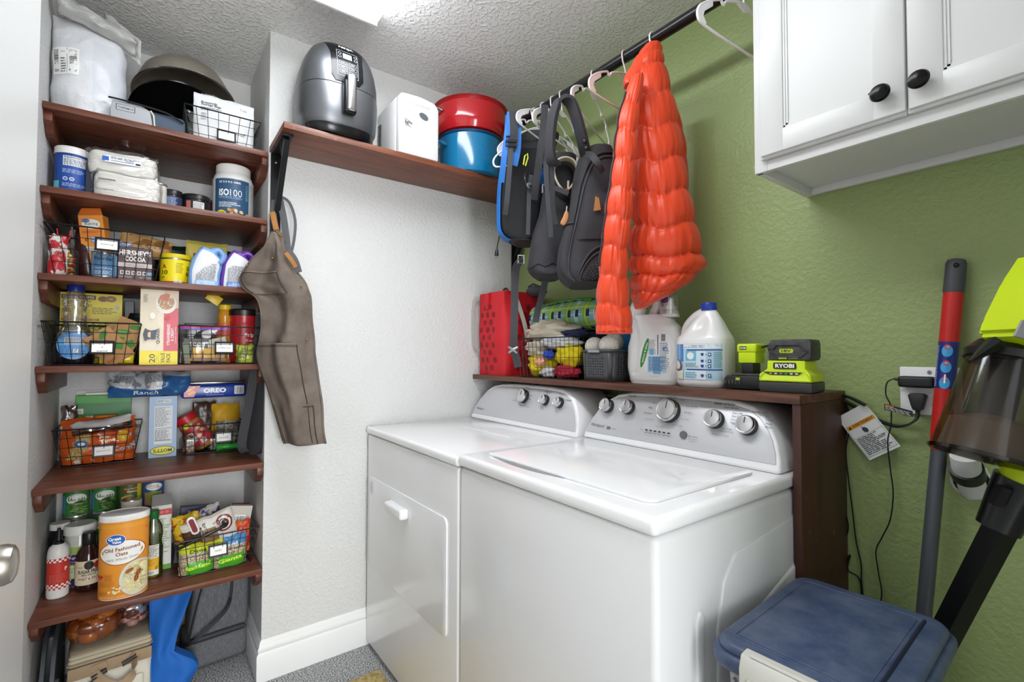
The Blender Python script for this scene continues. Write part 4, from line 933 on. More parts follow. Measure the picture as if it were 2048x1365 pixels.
lb = Lab(); lb.poly([(-.105, .050), (-.050, .050), (-.072, .006), (-.105, .006)], '#c0262c'); lb.text('PARTY', -.083, .036, .034, '#f2d24a', h=.010, rot=.5, bold=.03); lb.text('SIZE', -.080, .022, .024, '#f2d24a', h=.009, rot=.5, bold=.03); lb.text('OREO', .0, .030, .080, '#e9eef6', h=.020, bold=.05); lb.barcode(.070, .012, .105, .046, 5); lb.text('Chocolate Sandwich Cookies', .0, .012, .06, '#b9c6e4', h=.004)
t = T('cookie_pack', 'long blue cookie pack with a red party size corner resting over the snacks basket', 'cookies', (-.335, -1.352, z+.226), R90)
g = G(); g.box(-.115, .115, -.045, .045, 0, .055, flat('#1f3f9a', .25), .012, 3); lb.put(g, on_front(-.045), .25); g.build('tray_pack', t)
g = G(); g.box(-.105, .112, -.036, .040, .0552, .066, film('grey_film', .4, '#6a7078', .2), .004); g.build('peel_top', t)
# things filling the snacks basket
jar('peanut butter jar with a red lid tilted over the snacks basket', -.36, -1.372, zb+.020, [(0, 0), (.036, 0), (.040, .006), (.041, .05), (.041, .11), (.036, .125)], mat('peanut_butter', '#a87a3c', .25), [(.040, .122), (.041, .123), (.041, .150), (.038, .153), (0, .153)], mat('red_lid', '#b5202a', .35), .0412, .018, .108, '#b93848',
    (lambda l: (l.rect(-.046, .04, -.012, .080, '#d8d4cc'), l.lines(-.044, .042, -.014, .078, 7, '#55565a'), l.ell(.018, .09, .014, .007, '#dcc28c', rot=.5), l.ell(.026, .07, .012, .007, '#d2b27a', rot=-.5), l.ell(.0, .055, .012, .007, '#dcc28c', rot=.2), l.barcode(-.005, .022, .014, .040, 8), l)[-1])(Lab()), rot=(0, radians(-33), R90), name='peanut_butter_jar')
pouch('mustard yellow bag with a printed facts panel standing in the snacks basket', -.40, -1.300, zb, .105, .185, .06, lambda u, v, s_: '#c79a20' if v > .62 or u < .12 else blot('#6b675e', '#a59f92', 60, .5), wr=.006, seed=81)
lumpy_bag('clear bag of mixed nuts at the left front of the snacks basket', -.335, -1.430, zb, .075, .095, .06, ('#7a4a26', '#94602f', '#5a3218', '#b98a4c'), 9, 'nut_bag', clump=.006)
lumpy_bag('clear bag of glossy brown snacks in the middle of the snacks basket', -.345, -1.350, zb, .06, .08, .05, ('#5a3a24', '#7d6a58', '#3a2a20'), 12, 'snack_bag', clump=.006)
pouch('bright green wrapper lying low at the right of the snacks basket', -.310, -1.300, zb, .085, .028, .03, lambda u, v, s_: '#2f9a38', wr=.006, seed=83, seal_bot=True, name='snack_wrapper', cat='wrapper')
pouch('shiny brown cookie wrapper at the back of the snacks basket', -.42, -1.375, zb+.05, .09, .145, .03, lambda u, v, s_: '#3f2a22', wr=.006, seed=85, name='snack_wrapper', cat='wrapper')
g = G(); g.ball((0, 0, .012), .012, flat('#d3d321', .3), 12, sc=(1, 1, 1)); tag(g.build('candy', None, (-.30, -1.447, zb+.095)), 'small bright yellow wrapped candy above the nut bag', 'candy')

# ================================================================ sixth shelf
z = SHELF[5]+.0005; zb = z+.005
def beans(k):
    l = Lab(); l.rect(-.055, .008, .055, .095, '#3a7d3c'); l.rect(-.052, .02, -.030, .08, '#4f93c8'); l.ell(.004, .068, .030, .018, '#e6e6de'); l.text('Great Value', .0, .083, .022, '#2e5fb0'); l.text('Green Beans', .004, .066, .050, '#28502a', h=.007, bold=.02); l.ell(.012, .036, .026, .026, '#2c4a22', 22, 3)
    rnd = random.Random(k)
    for i in range(26): l.ell(.012+rnd.uniform(-.018, .018), .036+rnd.uniform(-.019, .019), .010, .0024, rnd.choice(('#5f8a3c', '#4a7430', '#7aa24e')), 8, 1, rnd.uniform(-.6, .6))
    return l
ch = .104
cans = []
for i, (y, nn) in enumerate(((-1.772, 'far left column'), (-1.694, 'second column from the left'))):
    for k, w_ in enumerate(('bottom', 'middle', 'top')):
        tin_can('green bean can at the %s of the %s of cans' % (w_, nn), -.33, y, z+k*(ch+.001), .037, ch, ('#2f6a34', '#2f6a34', '#3a7d3c')[k], beans(i+5*k))
l = Lab(); l.rect(-.05, .008, .05, .095, '#3d6b35'); l.rect(-.03, .066, .05, .086, '#7a4a22'); l.text('Great Northern', .008, .080, .05, '#efe2c0', h=.006); l.text('Beans', .008, .070, .03, '#efe2c0', h=.007, bold=.02); l.rect(.024, .008, .05, .095, '#d9c63a'); l.ell(-.004, .034, .026, .024, '#c98f4c', 22, 3)
rnd = random.Random(4)
for i in range(24): l.ell(-.004+rnd.uniform(-.019, .019), .034+rnd.uniform(-.017, .017), .005, .004, rnd.choice(('#d9a262', '#b87a3c', '#e6bd84')), 8, 1)
tin_can('can of brown beans with a yellow stripe on top of the third column of cans', -.33, -1.620, z+2*ch+.002, .036, ch, '#3d6b35', l)
def bush(word='BUSH\'S'):
    l = Lab(); l.rect(-.055, .008, .055, .095, '#c8852a'); l.rect(-.02, .055, .032, .090, '#201a14'); l.text(word, .006, .072, .048, '#e6b83c', h=.014, bold=.04); l.ell(.0, .035, .028, .018, '#6e2f14'); l.rect(.036, .008, .055, .095, '#1f3f6a'); return l
for y, nn in ((-1.620, 'third'), (-1.545, 'rightmost')):
    for k, w_ in enumerate(('bottom', 'middle')): tin_can('orange bean can at the %s of the %s column of cans' % (w_, nn), -.33, y, z+k*(ch+.001), .0365, ch, '#c8852a', bush())
l = Lab(); l.rect(-.05, .008, .05, .095, '#2f4f8a'); l.rect(-.03, .008, .03, .055, '#b58a5a'); l.ell(.002, .076, .028, .014, '#e9e9e2'); l.text('Peas &', .002, .080, .026, '#b83a3a', h=.006); l.text('Carrots', .002, .072, .03, '#b83a3a', h=.006); l.ell(.0, .040, .024, .020, '#7a8a3a', 22, 3)
tin_can('blue labelled pea can on top of the rightmost column of cans', -.33, -1.548, z+2*ch+.002, .035, ch, '#2f4f8a', l)
for k, w_ in enumerate(('bottom', 'middle', 'top')): tin_can('dark blue can at the %s behind the two right columns of cans' % w_, -.41, -1.583, z+k*(ch+.001), .034, ch, '#22335e')
l = Lab(); l.rect(-.05, .008, .05, .072, '#e2ddd0'); l.text('SWEET BABY RAYS', .0, .064, .044, '#28282a', h=.006); l.text('The Secret', .0, .044, .042, '#28282a', h=.009, shear=.2, bold=.02); l.text('the Bean', .0, .030, .036, '#28282a', h=.009, shear=.2, bold=.02)
jar('squat white can with black lettering stacked behind the oats canister', -.255, -1.612, z+.172, [(0, 0), (.029, 0), (.030, .003), (.030, .088), (.029, .09), (0, .09)], TIN, None, None, .0302, .004, .086, '#e2ddd0', l, name='food_can', cat='can')
tin_can('tall plain can that carries the squat white one', -.255, -1.612, z, .033, .1715, '#8f9294')
l = Lab(); l.rect(-.055, .035, .055, .112, '#8fb04a'); l.rect(-.034, .078, .012, .110, '#4f2a78'); l.text('Organic', -.011, .099, .038, '#e9e2f0', h=.010, bold=.02); l.text('Coconut', -.011, .086, .022, '#e9e2f0', h=.005); l.rect(-.036, .008, -.004, .074, '#d8e2b4'); l.text('Coconut', -.018, .064, .026, '#3f5a20', h=.006); l.text('OIL', -.018, .054, .014, '#3f5a20', h=.006)
l.ell(.024, .052, .024, .020, '#5a4028', 22, 2, .3); l.ell(.024, .054, .020, .016, '#efeee6', 20, 2, .3); l.rect(-.055, .004, .055, .030, '#3a2a55')
jar('coconut oil jar with a wide white lid behind the sauce bottles', -.245, -1.752, z, [(0, 0), (.040, 0), (.044, .006), (.045, .03), (.045, .15), (.040, .165), (.038, .172), (.038, .19)], mat('coconut_oil', '#cfd0c6', .15), [(.043, .172), (.044, .173), (.044, .200), (.041, .204), (0, .204)], LIDW, .0453, .012, .135, '#a9c264', l, name='coconut_oil_jar')
jar('dark jar with a metal lid standing at the left wall behind the white bottle', -.27, -1.808, z, [(0, 0), (.028, 0), (.03, .005), (.03, .16), (.022, .185), (.022, .20)], mat('dark_bottle', '#16181a', .25), [(.025, .19), (.026, .19), (.026, .21), (0, .212)], LIDW)
l = Lab(); l.rect(-.040, .030, .040, .130, '#c83a30')
for i in range(13):
    for j in range(2): l.rect(-.038+i*.006, .118+j*.006 if (i+j) % 2 else .124-j*.006, -.032+i*.006, (.118+j*.006 if (i+j) % 2 else .124-j*.006)+.0058, '#eceae6'); l.rect(-.038+i*.006, .031+((i+j) % 2)*.006+j*.006, -.032+i*.006, .0368+((i+j) % 2)*.006+j*.006, '#eceae6')
l.text('P', .020, .095, .006, '#f2ece8', h=.012, bold=.03); l.lines(-.016, .055, .020, .082, 6, '#d8645a', seed=3)
jar('white squeeze bottle with a red checkered label at the left end of the lowest shelf', -.155, -1.797, z, [(0, 0), (.025, 0), (.0275, .003), (.0275, .148), (.024, .162), (.014, .172), (.012, .175)], mat('white_bottle', '#e2e0dc', .3), [(.014, .170), (.0145, .180), (.009, .183), (.006, .205), (.0045, .222), (0, .223)], LIDK, .0277, .008, .140, '#e2e0dc', l, name='squeeze_bottle', cat='bottle')
l = Lab(); l.rect(-.040, .028, .042, .098, '#d9cfb0'); l.ell(.004, .088, .013, .014, '#2a2624'); l.ell(.026, .086, .010, .012, '#a8242a'); l.text("G Hughes", -.022, .083, .022, '#2a2624', h=.006, shear=.2); l.text('SUGAR FREE', .002, .068, .056, '#2a2624', h=.012, bold=.03); l.text('BBQ SAUCE', .004, .057, .038, '#2a2624', h=.005, bold=.03); l.rect(-.030, .038, .036, .051, '#e6dcc4'); l.text('SWEET & SPICY', .003, .0445, .058, '#8a2440', h=.009, bold=.02)
jar('dark barbecue sauce bottle with a cream label between the white bottle and the oats', -.165, -1.722, z, [(0, 0), (.031, 0), (.034, .006), (.0345, .02), (.0345, .105), (.028, .130), (.017, .148), (.0155, .17)], mat('bbq_sauce', '#2c1410', .12, coat=.3), [(.018, .150), (.0185, .151), (.0185, .186), (.0165, .19), (0, .19)], LIDK, .0347, .024, .103, '#d9cfb0', l, name='sauce_bottle', cat='bottle')
# oats canister (oval)
l = Lab(); OR = '#dd9030'
l.rect(-.078, .228, .078, .240, '#e0992f'); l.poly([(.028, .245), (.08, .245), (.08, .20), (.06, .215)], '#a85a34')
l.ell(0, .150, .0600, .0400, '#b0522a', 40, 1, .06, .955); l.ell(0, .150, .0575, .0375, '#ecebe6', 40, 4, .06); l.ell(-.016, .192, .026, .0175, '#ecebe6', 30, 3); l.ell(-.016, .192, .0245, .016, '#2a5fb4', 30, 3)
l.text('Great', -.019, .196, .034, '#ffffff', h=.011, bold=.03, rot=.08); l.text('Value', -.014, .185, .024, '#ffffff', h=.009, bold=.03, rot=.08); l.text('Old Fashioned', .0, .162, .092, '#8a4a26', h=.012, bold=.02, rot=.08); l.text('Oats', .0, .146, .032, '#8a4a26', h=.012, bold=.02, rot=.08); l.text('100% Whole Grain', .001, .130, .085, '#8f8a80', h=.008, rot=.08)
l.ell(.040, .062, .045, .056, '#ccd4d0', 36, 4, -.1); l.ell(.042, .064, .040, .051, '#d9cf9c', 34, 4, -.1)
rnd = random.Random(7)
for i in range(110):
    a, q = rnd.random()*6.28, sqrt(rnd.random()); l.ell(.042+.036*q*cos(a), .064+.047*q*sin(a), .0032, .0022, rnd.choice(('#efe6c2', '#c9ba7a', '#e4d8a8')), 6, 1, rnd.random()*3)
for q in ((.022, .090, .5), (.044, .078, 1.2), (.040, .062, 1.4)): l.ell(q[0], q[1], .012, .0055, '#8a3f1e', 12, 1, q[2]); l.ell(q[0], q[1], .010, .0015, '#b86a3c', 8, 1, q[2])
for q in ((.055, .100), (.062, .088), (.060, .070)): l.ell(*q, .009, .010, '#ece2b0', 14, 1)
l.poly([(-.062, .078), (-.054, .070), (-.046, .078), (-.048, .084), (-.054, .081), (-.060, .084)], '#c8283c'); l.lines(-.042, .066, -.022, .084, 4, '#b9662a'); l.lines(-.06, .045, -.015, .062, 4, '#c97a30', seed=7)
for i in range(14): l.ell(rnd.uniform(-.03, .01), rnd.uniform(.025, .045), .004, .003, '#e6d39c', 8, 1, rnd.random()*3)
l.text('NET WT 42 OZ (2 LB 10 OZ) 1.19 kg', -.012, .014, .085, '#f2dcb4', h=.006); l.lines(-.058, .022, -.03, .03, 2, '#b9662a')
t = T('oats_canister', 'large orange oval oats canister with a white lid at the edge of the lowest shelf', 'canister', (-.050, -1.624, z), R90-.10)
g = G(); g.lathe([(0, 0), (.064, 0), (.0655, .002), (.0655, .262), (0, .262)], flat('#e9e6de'), 56, sy=.72); g.build('body', t)
g = G(); g.lathe([(.0655, .0035), (.066, .0035), (.066, .252), (.0655, .252)], flat(OR, .35), 72, sy=.72)
def oval(u, v, h_):
    x = max(-.0648, min(.0648, u)); return Vector((x, -.72*sqrt(.066**2-x*x)-h_-.0004, v+.001))
l.put(g, oval, .35); g.build('printed_wrap', t)
g = G(); g.lathe([(.067, .250), (.0675, .2505), (.0675, .268), (.064, .270), (.060, .267), (0, .267)], LIDW, 56, sy=.73); g.build('lid', t)
# oil bottle
t = T('oil_bottle', 'clear oil bottle with a green cap and yellow label right of the oats canister', 'bottle', (-.150, -1.546, z), R90)
g = G(); g.lathe([(0, 0), (.027, 0), (.030, .005), (.030, .10), (.026, .125), (.030, .15), (.026, .18), (.014, .203), (.013, .215)], film('clear_bottle', .22, '#e6efe0', .06), 36, fn=lambda a, r, zz: r*(1-.02*(sin(zz*520) > .2)*(zz > .1))); g.build('body', t)
g = G(); g.lathe([(0, .002), (.0275, .002), (.0285, .006), (.0285, .040), (0, .040)], mat('olive_oil', '#8f8f20', .1), 32); g.build('contents', t)
g = G(); g.lathe([(.0155, .205), (.016, .206), (.016, .232), (.014, .234), (0, .234)], flat('#1c6a34', .35), 28); g.build('cap', t)
l = Lab(); l.rect(-.026, .022, .018, .098, '#e2b02a'); l.rect(-.026, .072, .018, .118, '#e4e3da'); l.lines(-.024, .075, .016, .115, 9, '#5a5a58'); l.lines(-.024, .045, .004, .068, 5, '#b5781a'); l.rect(-.026, .012, .018, .030, '#e8e7e0'); l.barcode(-.022, .014, .006, .028, 6); l.text('r', .012, .036, .007, '#222222')
g = G(); l.put(g, on_cyl(.0305)); g.build('label', t)
l = Lab(); l.rect(-.030, .200, .030, .222, '#c83a3c'); l.text('o o o', 0, .211, .04, '#e8b0a8', h=.008); l.lines(-.024, .06, .024, .19, 16, '#8fb06a', seed=5, rag=.4); l.rect(-.030, 0, .030, .018, '#6aa84a')
l2 = Lab(); l2.rect(-.030, .016, .030, .222, '#e4e4dc')
for q in l.items: l2.items.append((q[0], q[1], q[2], q[3]+.0006))
carton('white and green food carton with a red top band behind the oil bottle', -.225, -1.522, z, .062, .07, .236, '#d5d3cc', l2, name='carton', flap=lambda g: g.prism([(-.035, .2365), (.035, .262), (.035, .2365)], 0, -.030, .030, flat('#bdbcb6')))
# basket with nuts
wire_basket('wire basket of nuts and seeds at the right of the lowest shelf', -.145, -1.357, z, .265, .215, .220, .165, .135, 'nuts', lx=.0, lz=.078, nf=9, rz=R90+.03)
NUT = speckle('pumpkin_seeds', '#6b5a40', '#d9cba8', 190, .5, .38, .62)
for k, (yy, sd, tt) in enumerate(((-1.415, 91, 'left'), (-1.315, 94, 'right'))):
    def sp(u, v, s_, k=k):
        if v > .72: return '#c9cf24' if (k == 0 or u < .3) else '#4f8ac0'
        if v < .42 and abs(u-.55) < .35: return '#4fa82c'
        return NUT
    l = Lab(); l.text('David', .0, .082, .05, '#2e6a1c' if k == 0 else '#e8eef4', h=.010, bold=.03); l.text('Ranch Kernel' if k == 0 else 'Giants', .0, .03, .075, '#d6f04a', h=.014, bold=.03, rot=.1)
    pouch('bag of sunflower seeds at the %s front of the nuts basket' % tt, -.085, yy, zb, .115, .105, .07, sp, l, wr=.006, seed=sd, name='seed_bag', rz=R90+.03, group=None)
def kodiak(u, v, s_):
    if u < .3 and v < .75: return speckle('oat_clusters', '#2a1c14', '#6a4a30', 160, .8)
    if v > .92: return '#c9c2b4'
    return '#d9d5cc' if u > .62 or v > .62 else '#8a6a4a'
l = Lab(); l.ell(.048, .062, .028, .030, '#7d2620', 28, 2); l.ell(.048, .062, .022, .024, '#d9d5cc', 24, 2); l.ell(.046, .060, .017, .018, '#16171a', 20, 2); l.rect(.016, .048, .028, .078, '#16171a'); l.text('KODIAK', .022, .063, .028, '#e6e2da', rot=pi/2, h=.007, bold=.03); l.text('CHOCOLATE', -.012, .06, .055, '#2a1c14', rot=pi/2, h=.009, bold=.03); l.rect(-.032, .045, -.022, .078, '#2a1c14'); l.text('GRANOLA', -.027, .061, .026, '#e6e2da', rot=pi/2, h=.004)
pouch('white and brown granola pouch lying across the top of the nuts basket', -.10, -1.365, zb+.088, .165, .105, .05, kodiak, l, wr=.006, seed=97, rot=(0, radians(-14), R90))
pouch('yellow and brown candy bag under the long clip in the nuts basket', -.14, -1.440, zb+.10, .085, .10, .05, lambda u, v, s_: blot('#a8441e', '#d6b62a', 32, .46), wr=.007, seed=99, rot=(0, radians(-8), R90))
pouch('clear and violet candy bag at the back of the nuts basket', -.17, -1.375, zb+.12, .10, .09, .05, lambda u, v, s_: blot('#4a3a66', '#b9b3b0', 32, .5), wr=.007, seed=101, rot=(0, radians(-12), R90))
g = G(); g.box(-.075, .075, -.004, .004, -.005, .005, mat('black_clip', '#111113', .3), .003, 2); tag(g.build('bag_clip', None, (-.055, -1.405, zb+.128), rot=(0, radians(-20), R90)), 'long black clip holding the candy bag shut over the nuts basket', 'clip')
g = G(); g.prism(rrect(-.013, .013, -.034, .034, .012), 1, -.003, .003, flat('#d8d8d6', .3), .001)
g.prism(rrect(-.008, .008, -.026, .026, .0075), 1, -.0042, -.003, flat('#7a1a1e', .3)); tag(g.build('measuring_clip', None, (-.06, -1.432, zb+.175), rot=(0, radians(-20), R90)), 'white clip with a dark red window standing over the nuts basket', 'clip')
carton('dark blue flat box at the back left of the nuts basket', -.20, -1.425, zb+.004, .12, .03, .205, '#3a4256', name='carton', rot=(0, radians(6), R90))
l = Lab(); l.lines(-.02, .02, .02, .06, 6, '#6a5a50'); l.barcode(-.02, .1, .02, .16, 5)
carton('open white and brown carton at the back right of the nuts basket', -.16, -1.300, zb, .08, .04, .195, '#cfc8bc', l, name='carton', rot=(radians(-3), radians(10), R90), flap=lambda g: g.box(-.03, .03, -.015, .015, .1955, .199, flat('#6a4430')))
pouch('orange and red candy pouch at the right end of the nuts basket', -.12, -1.268, zb+.03, .055, .115, .05, lambda u, v, s_: blot('#c8282c', '#d8702a', 32, .5), wr=.007, seed=103)

# ================================================================ floor of the alcove
BEI = mat('beige_canvas', '#b3a78f', .85, bump=(600, .5, 1)); CRM = mat('cream_canvas', '#d2cdbd', .85, bump=(600, .5, 1)); TAN = mat('tan_webbing', '#9c8468', .8, bump=(500, .4, 1))
t = T('cooler_bag', 'beige and cream soft cooler bag on the floor under the lowest shelf', 'cooler bag', (-.135, -1.655, .001), R90+.05)
g = G(); g.box(-.112, .112, -.10, .10, 0, .225, CRM, .024, 4)
for v in g.v: v.x *= 1-.10*(v.z/.225-.5)
g.build('body', t)
g = G(); g.box(-.108, .108, -.098, .098, .222, .252, BEI, .014, 3); g.box(-.109, .109, -.100, .100, .236, .240, mat('zip_tape', '#7d735f', .7)); g.box(-.105, .105, -.095, .095, .25, .262, BEI, .01, 3); g.build('lid', t)
g = G(); g.prism([(-.106, .19), (.106, .19), (.106, .228), (-.106, .228)], 1, -.106, -.098, TAN, .003); g.build('trim_band', t)
g = G(); g.strap([(-.045, -.107, .205), (-.02, -.135, .175), (.02, -.145, .150), (.055, -.135, .170), (.060, -.112, .205), (.062, -.106, .225)], .028, .0025, TAN, (.2, .3, 1)); g.strap([(-.05, -.108, .212), (-.01, -.112, .218)], .02, .003, TAN, (0, 0, 1)); g.build('strap', t)
for p in ((-.03, -.118, .200), (-.045, -.116, .180), (.045, -.116, .214)):
    g = G(); g.tube([(p[0]-.018, p[1], p[2]-.008), (p[0]+.018, p[1], p[2]+.006), (p[0]+.020, p[1]-.004, p[2]-.002), (p[0]-.016, p[1]-.004, p[2]-.016)], .0028, LIDK, 6, True); g.build('buckle', t)
g = G(); g.box(-.085, .085, -.112, -.100, .03, .15, CRM, .008, 3); g.build('pocket', t)
# loaves in bags on the cooler
lumpy_bag('clear bag of dark orange bread rolls lying on the beige cooler bag', -.12, -1.700, .2655, .155, .11, .12, ('#8a4418', '#a35a22', '#7a3a14'), 31, 'bread_bag', clump=.030)
lumpy_bag('clear bag with pink and brown wrapped sweets beside the bread rolls', -.16, -1.600, .2655, .10, .12, .10, ('#b98a80', '#5a2a1c', '#8a93a8', '#7a3a24'), 33, 'snack_bag', clump=.017)
# grey plastic step stool at the left wall
GP = mat('grey_stool_plastic', '#3b3e43', .45)
t = T('folding_stool', 'dark grey folding plastic stool standing against the left wall under the shelves', 'stool', (-.02, -1.808, .001), 0)
for i, dy in enumerate((-.006, .018)):
    g = G(); pts = spline([(.03, dy, 0), (.020, dy, .12), (-.01, dy, .22), (-.06, dy, .30), (-.13, dy, .335)], 6); g.tube(pts, .012, GP, 4, flat=.6, up=(0, 1, 0)); g.build('leg', t)
g = G(); g.tube([(-.022, -.02, .195), (-.022, .032, .195)], .012, GP, 18); g.build('hinge_tube', t)
g = G(); g.box(-.30, -.10, -.018, .018, .02, .31, GP, .012, 3); g.build('seat_panel', t)
# blue cloth tote
BLU = mat('blue_tote_cloth', '#1560b4', .7, bump=(500, .3, 1))
t = T('tote_bag', 'bright blue cloth tote bag slumped between the two cooler bags', 'tote bag', (-.12, -1.482, .001), R90)
def tf(u, v):
    v2 = v*.385
    L_ = [(0, -.062), (.10, -.060), (.2, -.066), (.32, -.068), (.39, -.070)]; R2 = [(0, .0), (.05, .045), (.10, .075), (.13, .060), (.18, .0), (.24, .012), (.32, .040), (.39, .062)]
    def ip(P, z_):
        for a, b in zip(P, P[1:]):
            if z_ <= b[0]: return lerp(a[1], b[1], (z_-a[0])/(b[0]-a[0]))
        return P[-1][1]
    a, b = ip(L_, v2), ip(R2, v2)
    return Vector((lerp(a, b, u), -.045-.035*(1-v)-.016*sin(u*pi)+.008*sin(u*8-v*7)+nz(u*3, v*4, 3)*.008, v2))
g = G(); g.surf(tf, 24, 34, BLU); g.surf(lambda u, v: tf(1-u, v)+Vector((0, .05+.02*sin(pi*u), 0)), 24, 34, BLU)
g.surf(lambda u, v: lerp(tf(u, 0), tf(u, 0)+Vector((0, .05+.02*sin(pi*(1-u)), 0)), v), 24, 2, BLU); g.surf(lambda u, v: lerp(tf(1, u), tf(1, u)+Vector((0, .05, 0)), v), 34, 2, BLU); g.surf(lambda u, v: lerp(tf(0, u)+Vector((0, .05, 0)), tf(0, u), v), 34, 2, BLU)
g.build('tote_body', t, ang=60)
g = G(); g.tube([tf(.0, v/30)+Vector((0, -.003, 0)) for v in range(31)], .0025, BLU, 6); g.build('seam', t)
# grey backpack cooler
HG = mat('heather_grey', '#77777b', .85, var=('#5c5c60', 300, .35, .65, (1, 1, .2)), bump=(500, .4, 1)); DG = mat('dark_zip', '#242528', .6)
t = T('backpack_cooler', 'heather grey insulated backpack standing at the right of the alcove floor', 'cooler bag', (-.300, -1.338, .001), R90+.05)
g = G(); g.box(-.105, .105, -.085, .085, .105, .355, HG, .030, 4)
for v in g.v: v.x *= 1-.10*(v.z-.1)/.25; v.x += (v.z)*.05
g.build('body', t)
g = G(); g.box(-.112, .108, -.10, .088, 0, .118, HG, .030, 4); g.build('lower_compartment', t)
g = G()
g.tube(spline([(-.095, -.088, .13), (-.078, -.089, .22), (-.060, -.089, .30), (-.045, -.088, .335), (.0, -.089, .345), (.09, -.089, .345)], 6), .003, DG, 6); g.tube(spline([(-.088, -.088, .13), (-.071, -.089, .22), (-.053, -.089, .30), (-.038, -.088, .325)], 6), .002, HG, 6)
g.tube([(-.09, -.089, .122), (.09, -.092, .126)], .003, DG, 6); g.tube([(-.085, -.104, .112), (.09, -.104, .114)], .0022, DG, 6); g.build('zipper', t)
g = G(); g.tube([(.045+.016*cos(a*pi/6), -.094, .332+.016*sin(a*pi/6)) for a in range(12)], .0035, DG, 6, True); g.strap([(.045, -.098, .318), (.043, -.100, .28), (.040, -.10, .25)], .010, .003, DG); g.strap([(.04, -.104, .25), (.02, -.118, .21), (-.04, -.130, .165), (-.09, -.125, .13), (-.11, -.105, .12)], .012, .003, DG, (0, .2, 1)); g.build('shoulder_strap', t)
g = G(); g.prism([(-.03, .0), (.03, .0), (.02, .02), (-.02, .02)], 1, -.001, .001, flat('#d9812a')); tag(g.build('paper_tag', None, (-.20, -1.555, .34), rot=(0, .2, R90)), 'small orange cardboard corner behind the blue tote bag', 'card')
# ================================================================ helpers for soft hanging things
RIGHT = Vector((.598, .801, 0)); TOWARD = Vector((.801, -.598, 0))   # across and along the room diagonal
def gw(t): g = G(); g.M = Matrix.Translation(-Vector(t.location)); return g
class Loft:
    """rows (x, y, z, half width) from top to bottom; half depth = b(s)"""
    def __init__(s, rows, b, e=2.4, mod=None, n=60): s.R = spline([Vector(r[:3]) for r in rows], 8); s.A = [v.x for v in spline([Vector((r[3], 0, 0)) for r in rows], 8)]; s.b = b; s.e = e; s.mod = mod; s.n = n
    def row(s, t):
        f = t*(len(s.R)-1); i = min(int(f), len(s.R)-2); f -= i
        return s.R[i].lerp(s.R[i+1], f), lerp(s.A[i], s.A[i+1], f)
    def P(s, th, t, h=0.):
        p, a = s.row(t); b = s.b(t) if callable(s.b) else s.b; c_, d_ = cos(th), sin(th); q = 2/s.e
        x = abs(c_)**q*(1 if c_ > 0 else -1); y = abs(d_)**q*(1 if d_ > 0 else -1); k = s.mod(th, t) if s.mod else 1.
        return p+RIGHT*(x*(a*k+h))+TOWARD*(y*(min(b, a*2.2)*k+h))
    def S(s, u, t, h=0.): return s.P(math.acos(max(-1, min(1, (abs(u)**(s.e/2))*(1 if u > 0 else -1)))), t, h)
    def mesh(s, g, m, seg=40):
        g.surf(lambda u, v: s.P(2*pi*u, v), seg, s.n, m, True)
        g.add([s.P(2*pi*i/seg, 0) for i in range(seg)], [list(range(seg))], m); g.add([s.P(2*pi*i/seg, 1) for i in range(seg)], [list(range(seg))[::-1]], m)
        return s

# ================================================================ on the long board
ZB = 2.0205
FRY = mat('fryer_grey', '#67696c', .36, .7); FRB = mat('fryer_black', '#0e0f11', .22); SLV = mat('handle_silver', '#c3c3c3', .18, 1.)
t = T('air_fryer', 'dark grey air fryer with a silver handle at the left end of the long board', 'air fryer', (.150, -1.008, ZB), R90)
def sq(a, r, zz): e = 3.0; return r/((abs(cos(a))**e+abs(sin(a))**e)**(1/e))*.94
g = G(); g.lathe([(.118, .030), (.138, .034), (.146, .05), (.150, .10), (.151, .15), (.149, .175)], FRY, 56, fn=sq); g.build('drawer', t)
g = G(); g.lathe([(0, 0), (.108, 0), (.128, .004), (.136, .018), (.137, .034), (.10, .034)], FRB, 56, fn=sq); g.build('base', t)
g = G(); g.lathe([(.147, .1765), (.149, .178), (.147, .22), (.140, .26), (.128, .30), (.112, .33), (.090, .350), (.060, .358), (0, .360)], FRY, 56, fn=sq)
g.build('housing', t)
def ff(u, v, h):   # front surface of the housing
    P_ = [(.10, .150), (.178, .149), (.22, .147), (.26, .140), (.30, .128), (.33, .112), (.350, .090), (.358, .060), (.360, .01)]
    for a, b in zip(P_, P_[1:]):
        if v <= b[0]: r = lerp(a[1], b[1], (v-a[0])/(b[0]-a[0])); break
    else: r = .01
    e = 3.0; R_ = r*.94; x = min(abs(u), R_*.98); y = (max(0, R_**e-x**e))**(1/e)
    return Vector((u, -y-h, v))
g = G()
g.surf(lambda u, v: ff((u-.5)*(.115+.03*max(0, v-.6)/.4)*(1-.25*max(0, .12-v)/.12), lerp(.185, .3595, v), .003+.002*min(1, 8*u, 8*(1-u), 9*v)), 16, 24, FRB)
lb = Lab(); lb.text('NINJA', .0, .326, .052, '#d8d9da', h=.012, bold=.03)
for x0, z0, x1, z1 in ((-.038, .204, .038, .308),):
    for a in ((x0, z0, x1, z0+.0016), (x0, z1-.0016, x1, z1), (x0, z0, x0+.0016, z1), (x1-.0016, z0, x1, z1)): lb.rect(*a, '#8a8c90')
lb.rect(-.016, .276, .016, .298, '#a9adb2')
